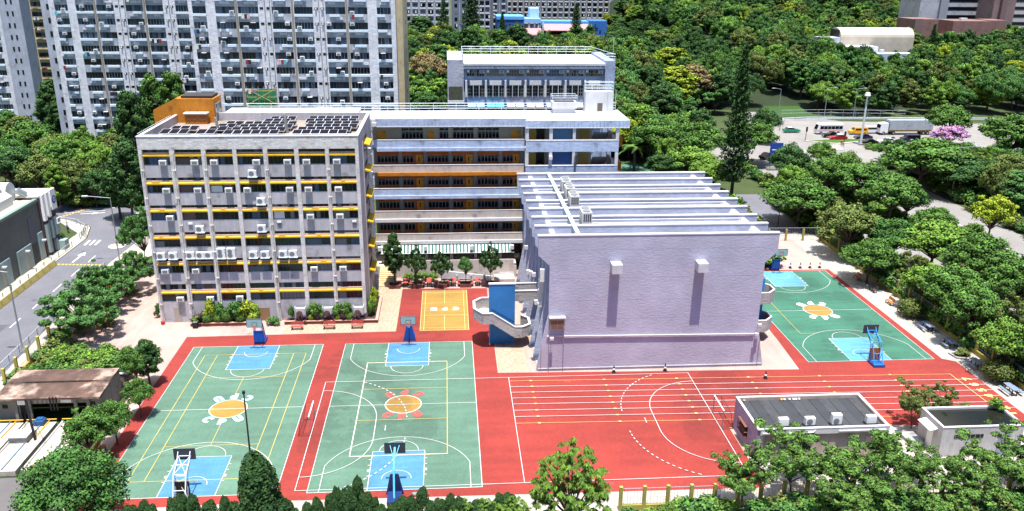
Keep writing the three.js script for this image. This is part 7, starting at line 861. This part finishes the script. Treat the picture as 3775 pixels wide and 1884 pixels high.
// clipped bushes and shrubs
for (const [x, z, w, h, l] of [[71.9, -4.6, 3.2, 2.3, 'round clipped bush at the end of the bench path'], [72.2, 13.2, 3.4, 2.4, 'large round clipped bush beside the track end']]) plant('topiary', x, 0, z, w, h, LM.O, l, 'clipped bushes', 'clipped_bush', 'bush');
{ const row = [[-19.0, 'bush', 1.4, 0.9, 'B', 'lime green low shrub at the left end of the bed'], [-18.6, 'spike', 2.3, 1.6, 'V', 'purple spiky shrub at the left end of the bed'], [-17.6, 'topiary', 1.4, 1.1, 'F', 'ball shaped shrub near the left end of the bed'], [-17.4, 'bush', 1.7, 2.9, 'Y', 'tall yellow green shrub against the left pilaster'], [-16.2, 'bush', 1.9, 2.4, 'R', 'dark pyramid shrub in the left half of the bed'], [-16.3, 'topiary', 1.2, 1.1, 'B', 'bright ball shrub below the dark pyramid shrub'], [-15.3, 'topiary', 1.4, 1.5, 'F', 'standard ball shrub in the middle of the left bed'], [-14.3, 'bush', 2.4, 2.6, 'R', 'wide green shrub in the middle of the left bed'], [-13.6, 'topiary', 1.2, 1.2, 'B', 'bright ball shrub in front of the wide shrub'], [-12.6, 'bush', 2.6, 2.6, 'Y', 'yellow green shrub near the right end of the left bed'], [-12.0, 'bush', 1.8, 1.9, 'B', 'light green shrub beside the brown door'], [-7.4, 'bush', 1.0, 1.9, 'F', 'narrow green shrub left of the first bed condenser'], [-4.6, 'bush', 1.9, 2.3, 'F', 'green shrub between the first two bed condensers'], [-3.7, 'bush', 1.0, 1.9, 'F', 'narrow shrub just left of the middle bed condenser'], [-1.6, 'bush', 1.7, 2.1, 'F', 'green shrub right of the middle bed condenser'], [-0.5, 'bush', 1.6, 2.3, 'F', 'green shrub left of the right bed condenser'], [-6.1, 'spike', 2.1, 1.3, 'V', 'purple spiky shrub below the left bed condenser'], [-2.9, 'spike', 2.2, 1.3, 'V', 'purple spiky shrub below the middle bed condenser'], [0.9, 'spike', 2.4, 1.3, 'V', 'purple spiky shrub below the right bed condenser'], [-4.9, 'topiary', 0.8, 0.8, 'Y', 'small yellow ball shrub in the right bed'], [-4.2, 'topiary', 0.95, 0.95, 'V', 'dark purple ball shrub in the right bed'], [-1.7, 'topiary', 0.8, 0.8, 'Y', 'yellow ball shrub right of the middle bed condenser'], [-0.9, 'topiary', 1.1, 1.0, 'V', 'dark ball shrub in front of the right bed'], [-0.3, 'topiary', 1.1, 1.0, 'B', 'lime ball shrub left of the right bed condenser']];
  row.forEach(([x, k, w, h, m, l], i) => plant(k, x, 0.3, k === 'bush' && h > 1.8 ? -7.0 : k === 'spike' ? -6.75 : -6.6, w, h, LM[m], l, 'shrubs of the planted bed', k === 'spike' ? 'spiky_shrub' : 'shrub', 'shrub'));
  for (let i = 0; i < 8; i++) plant('bush', 2.4, 0.3, -7.6 - i * 0.85, 1.1, rr(0.9, 2.6), i % 2 ? LM.Y : LM.B, 'yellow green shrub in the side bed round the corner of the classroom block', 'shrubs of the side bed', 'shrub', 'shrub');
  plant('bush', -9.6, 0, -6.3, 1.8, 1.0, LM.S, 'low dark green shrub on the paving between the two beds', 'bushes', 'bush', 'bush'); for (const [x, l] of [[6.6, 'first'], [7.8, 'second'], [8.9, 'third'], [10.0, 'fourth']]) plant('bush', x, 0, -20.6, 1.5, 1.3, LM.B, l + ' light green shrub from the steps against the podium wall', 'podium shrubs', 'bush', 'bush');
  for (const [x, z, w, h, m, l] of [[-29.5, 2, 3, 1.6, 'F', 'leafy vegetable clump in the left garden'], [-27.5, 3.8, 3, 1.5, 'B', 'light green clump in the left garden'], [-31.5, 4.5, 2.6, 1.5, 'F', 'green clump beside the fence in the left garden'], [-25.2, 5.5, 2.8, 1.6, 'F', 'green clump near the dark netting in the left garden'], [-28.8, 6.6, 3, 1.5, 'F', 'green clump in the middle of the left garden'], [-25.6, 8.2, 2.6, 1.5, 'B', 'clump in front of the garden wall'], [-30.6, 8.3, 2.4, 1.6, 'F', 'clump at the left end of the garden wall'], [-22.6, 7.4, 2.2, 1.4, 'R', 'dark clump at the corner of the left garden'], [-30.2, -6.8, 2.6, 1.2, 'O', 'low bush under the largest street tree'], [-30.6, -17.4, 2, 1, 'O', 'low orange tinged bush under the plaza trees'], [-24.4, -9.4, 1.2, 1.8, 'D', 'potted shrub at the left corner of the classroom block'], [-49.6, -40.5, 2.2, 1.8, 'D', 'clipped dark bush at the substation corner']]) plant('bush', x, 0, z, w, h, LM[m], l, 'bushes', 'bush', 'bush');
  // hedge of small junipers along the bottom edge
  let hx = -13; const hp = []; while (hx < 17.5) { hp.push(hx); hx += rr(0.55, 0.95); } hp.forEach((x, i) => plant('juniper', x, 0, 33.9 + rr(0, 1.8), rr(2.0, 3.0), x > 3.4 && x < 5.4 ? 5.2 : rr(2.6, 4.0), LM.J, 'small spiky juniper in the hedge along the bottom edge', 'juniper hedge', 'juniper_shrub', 'shrub', mBarkD)); for (const [x, l] of [[13.2, 'left'], [15.0, 'middle'], [17.2, 'right']]) plant('mango', x, -1.5, 35.3, 3.4, 4.8, LM.M, l + ' one of three glossy leaved bushes at the bottom edge', 'glossy bushes', 'bush', 'bush'); plant('mango', 29.6, -1, 36, 1.9, 3.6, LM.M, 'small glossy sapling in front of the bottom fence', 'saplings at the front', 'bush', 'bush'); }
// ---------- woods ----------
const inRect = (x, z, r) => x > r[0] && x < r[1] && z > r[2] && z < r[3];
const clear = [[60, 76, -70, 40], [77, 90, -92, 60], [94, 112, -95, 60], [76, 262, -150, -94], [98, 120, -168, -120], [10, 48, -92, -66], [26, 78, -384, -202], [45, 59, -94, -60], [158, 198, -252, -223], [223, 238, -307, -284], [236, 272, -307, -284], [274, 314, -328, -306], [250, 292, -358, -330], [-12, 42, -312, -280], [44, 125, -430, -380], [112, 128, -182, -150]];
const toCam = camera.quaternion.clone().invert(), tanV = Math.tan(33.87 * Math.PI / 360), cand = [];
function area(x0, x1, z0, z1, step) { for (let x = x0; x < x1; x += step) for (let z = z0; z < z1; z += step) { const px = x + rr(-0.42, 0.42) * step, pz = z + rr(-0.42, 0.42) * step; if (clear.some(r => inRect(px, pz, r))) continue; if (trees.some(t => Math.hypot(t[0] - px, t[1] - pz) < 4)) continue; const y = pz < -95 ? hillY(px, pz) : 0; const q = V(px, y + 6, pz).sub(camera.position).applyQuaternion(toCam), d = -q.z; const u = q.x / d / tanV / 2.004, v = q.y / d / tanV; if (Math.abs(u) > 1.12 || v > 1.25 || v < -1.1) continue; const H = rr(8, 13) * (pz < -150 ? 1.1 : 0.95), W = rr(6.5, 11.5); if (pz > -95 && pz < -66 && px > 112 && px < 146) { cand.push([px, y, pz, W * 0.75, Math.min(H, pz < -80 ? 6.5 : 9), d]); continue; } if (px > 76 && px < 108 && pz < -255 && pz > -390) { cand.push([px, y, pz, W * 0.8, H * 0.5, d]); continue; } cand.push([px, y, pz, W, H, d]); } }
area(48, 360, -520, -151, 6.6); area(112, 330, -94, -40, 7); area(-14, 75, -203, -93, 6.6); area(-95, -30, -112, -66, 8.5); area(48, 62, -150, -66, 7); area(-12, 26, -280, -203, 7);  area(44, 62, -130, -64, 7.5);
cand.sort((a, b) => b[3] / b[5] - a[3] / a[5]);
const kinds = [['G', 'mid green'], ['G', 'mid green'], ['D', 'dark green'], ['D', 'dark green'], ['R', 'deep green'], ['B', 'light green'], ['O', 'olive green'], ['S', 'bluish green'], ['F', 'fresh green'], ['Y', 'yellow green']], wood = {};
cand.forEach(([x, y, z, W, H, d], i) => {
  const r = vnoise(x / 26 + 9, z / 26 + 5, 256) * 0.75 + rnd() * 0.45, [k, nm] = kinds[Math.min(9, Math.floor(Math.pow(Math.max(0, Math.min(0.999, r)), 1.35) * 9.6))], key = rnd() < 0.28 ? pick(['t1', 't2']) : rnd() < 0.2 ? pick(['f1', 'f2', 'f3']) : pick(['b1', 'b2', 'b3', 'b4', 'b5', 'b6']);
  if (i < 190) { const wh = z < -150 ? (x > 120 ? 'hillside wood beyond the junction' : 'wood behind the rear school block') : x > 80 ? 'wood right of the carriageway' : x < 0 ? 'clump below the left housing blocks' : 'wood behind the school'; plant(key, x, y - 0.3, z, W, key[0] === 't' ? H * 1.12 : H, LM[k], `${nm} tree in the ${wh}`, 'trees of the ' + wh); }
  else (wood[key + k] = wood[key + k] || { key, k, a: [] }).a.push([x, y - 0.3, z, W, H]);
});
{ const far = new THREE.Group(); far.name = 'distant_woodland'; scene.add(far); tag(far, 'unbroken canopy of distant trees on the hillside', 'woodland', 0, 'stuff'); const mx = new THREE.Matrix4(), q = new THREE.Quaternion();
  for (const w of Object.values(wood)) { const p = protos[w.key], im = new THREE.InstancedMesh(p.crown, LM[w.k], w.a.length); im.name = 'canopy'; im.userData.kind = 'stuff'; w.a.forEach(([x, y, z, W, H], i) => { mx.compose(V(x, y, z), q.setFromAxisAngle(V(0, 1, 0), rnd() * 6.283), V(W / p.W, H / p.H, W / p.W)); im.setMatrixAt(i, mx); }); far.add(im); }
  // undergrowth along the verges and under the woods
  const ug = []; const sc2 = (x0, x1, z0, z1, n, s0, s1) => { for (let i = 0; i < n; i++) ug.push([rr(x0, x1), rr(z0, z1), rr(s0, s1)]); };
  sc2(74.6, 78.6, -60, 30, 230, 1.2, 2.4); sc2(88.5, 94.5, -84, 40, 120, 1, 2); sc2(110.5, 122, -92, 30, 160, 1.2, 2.6); sc2(62.5, 66, -64, -40, 26, 1.2, 2.2); sc2(48, 61, -64, -24, 110, 1.2, 2.6); sc2(116.5, 124.5, -110.5, -107.8, 30, 0.6, 1.1); sc2(-62, -29, -66, -61.5, 60, 1, 2.2); sc2(26, 75, 34.4, 36.5, 90, 0.9, 1.6); sc2(-33.8, -31.6, -28, 9, 34, 0.7, 1.4); sc2(77.5, 79, -92, -62, 26, 1, 2); sc2(-32, -22, 1, 10, 30, 0.6, 1.3);
  const p = protos.bush, parts = ['F', 'B', 'R', 'O'].map(() => []); ug.forEach(u => pick(parts).push(u)); const g = new THREE.Group(); g.name = 'undergrowth'; scene.add(g); tag(g, 'low bushes and ground cover along the verges and fences', 'undergrowth', 0, 'stuff'); parts.forEach((a, j) => { const im = new THREE.InstancedMesh(p.crown, LM['FBRO'[j]], a.length); im.name = 'ground_cover'; im.userData.kind = 'stuff'; a.forEach(([x, z, s], i) => { mx.compose(V(x, 0, z), q.setFromAxisAngle(V(0, 1, 0), rnd() * 6.283), V(s, s * 0.75, s)); im.setMatrixAt(i, mx); }); g.add(im); }); }
renderer.render(scene, camera);
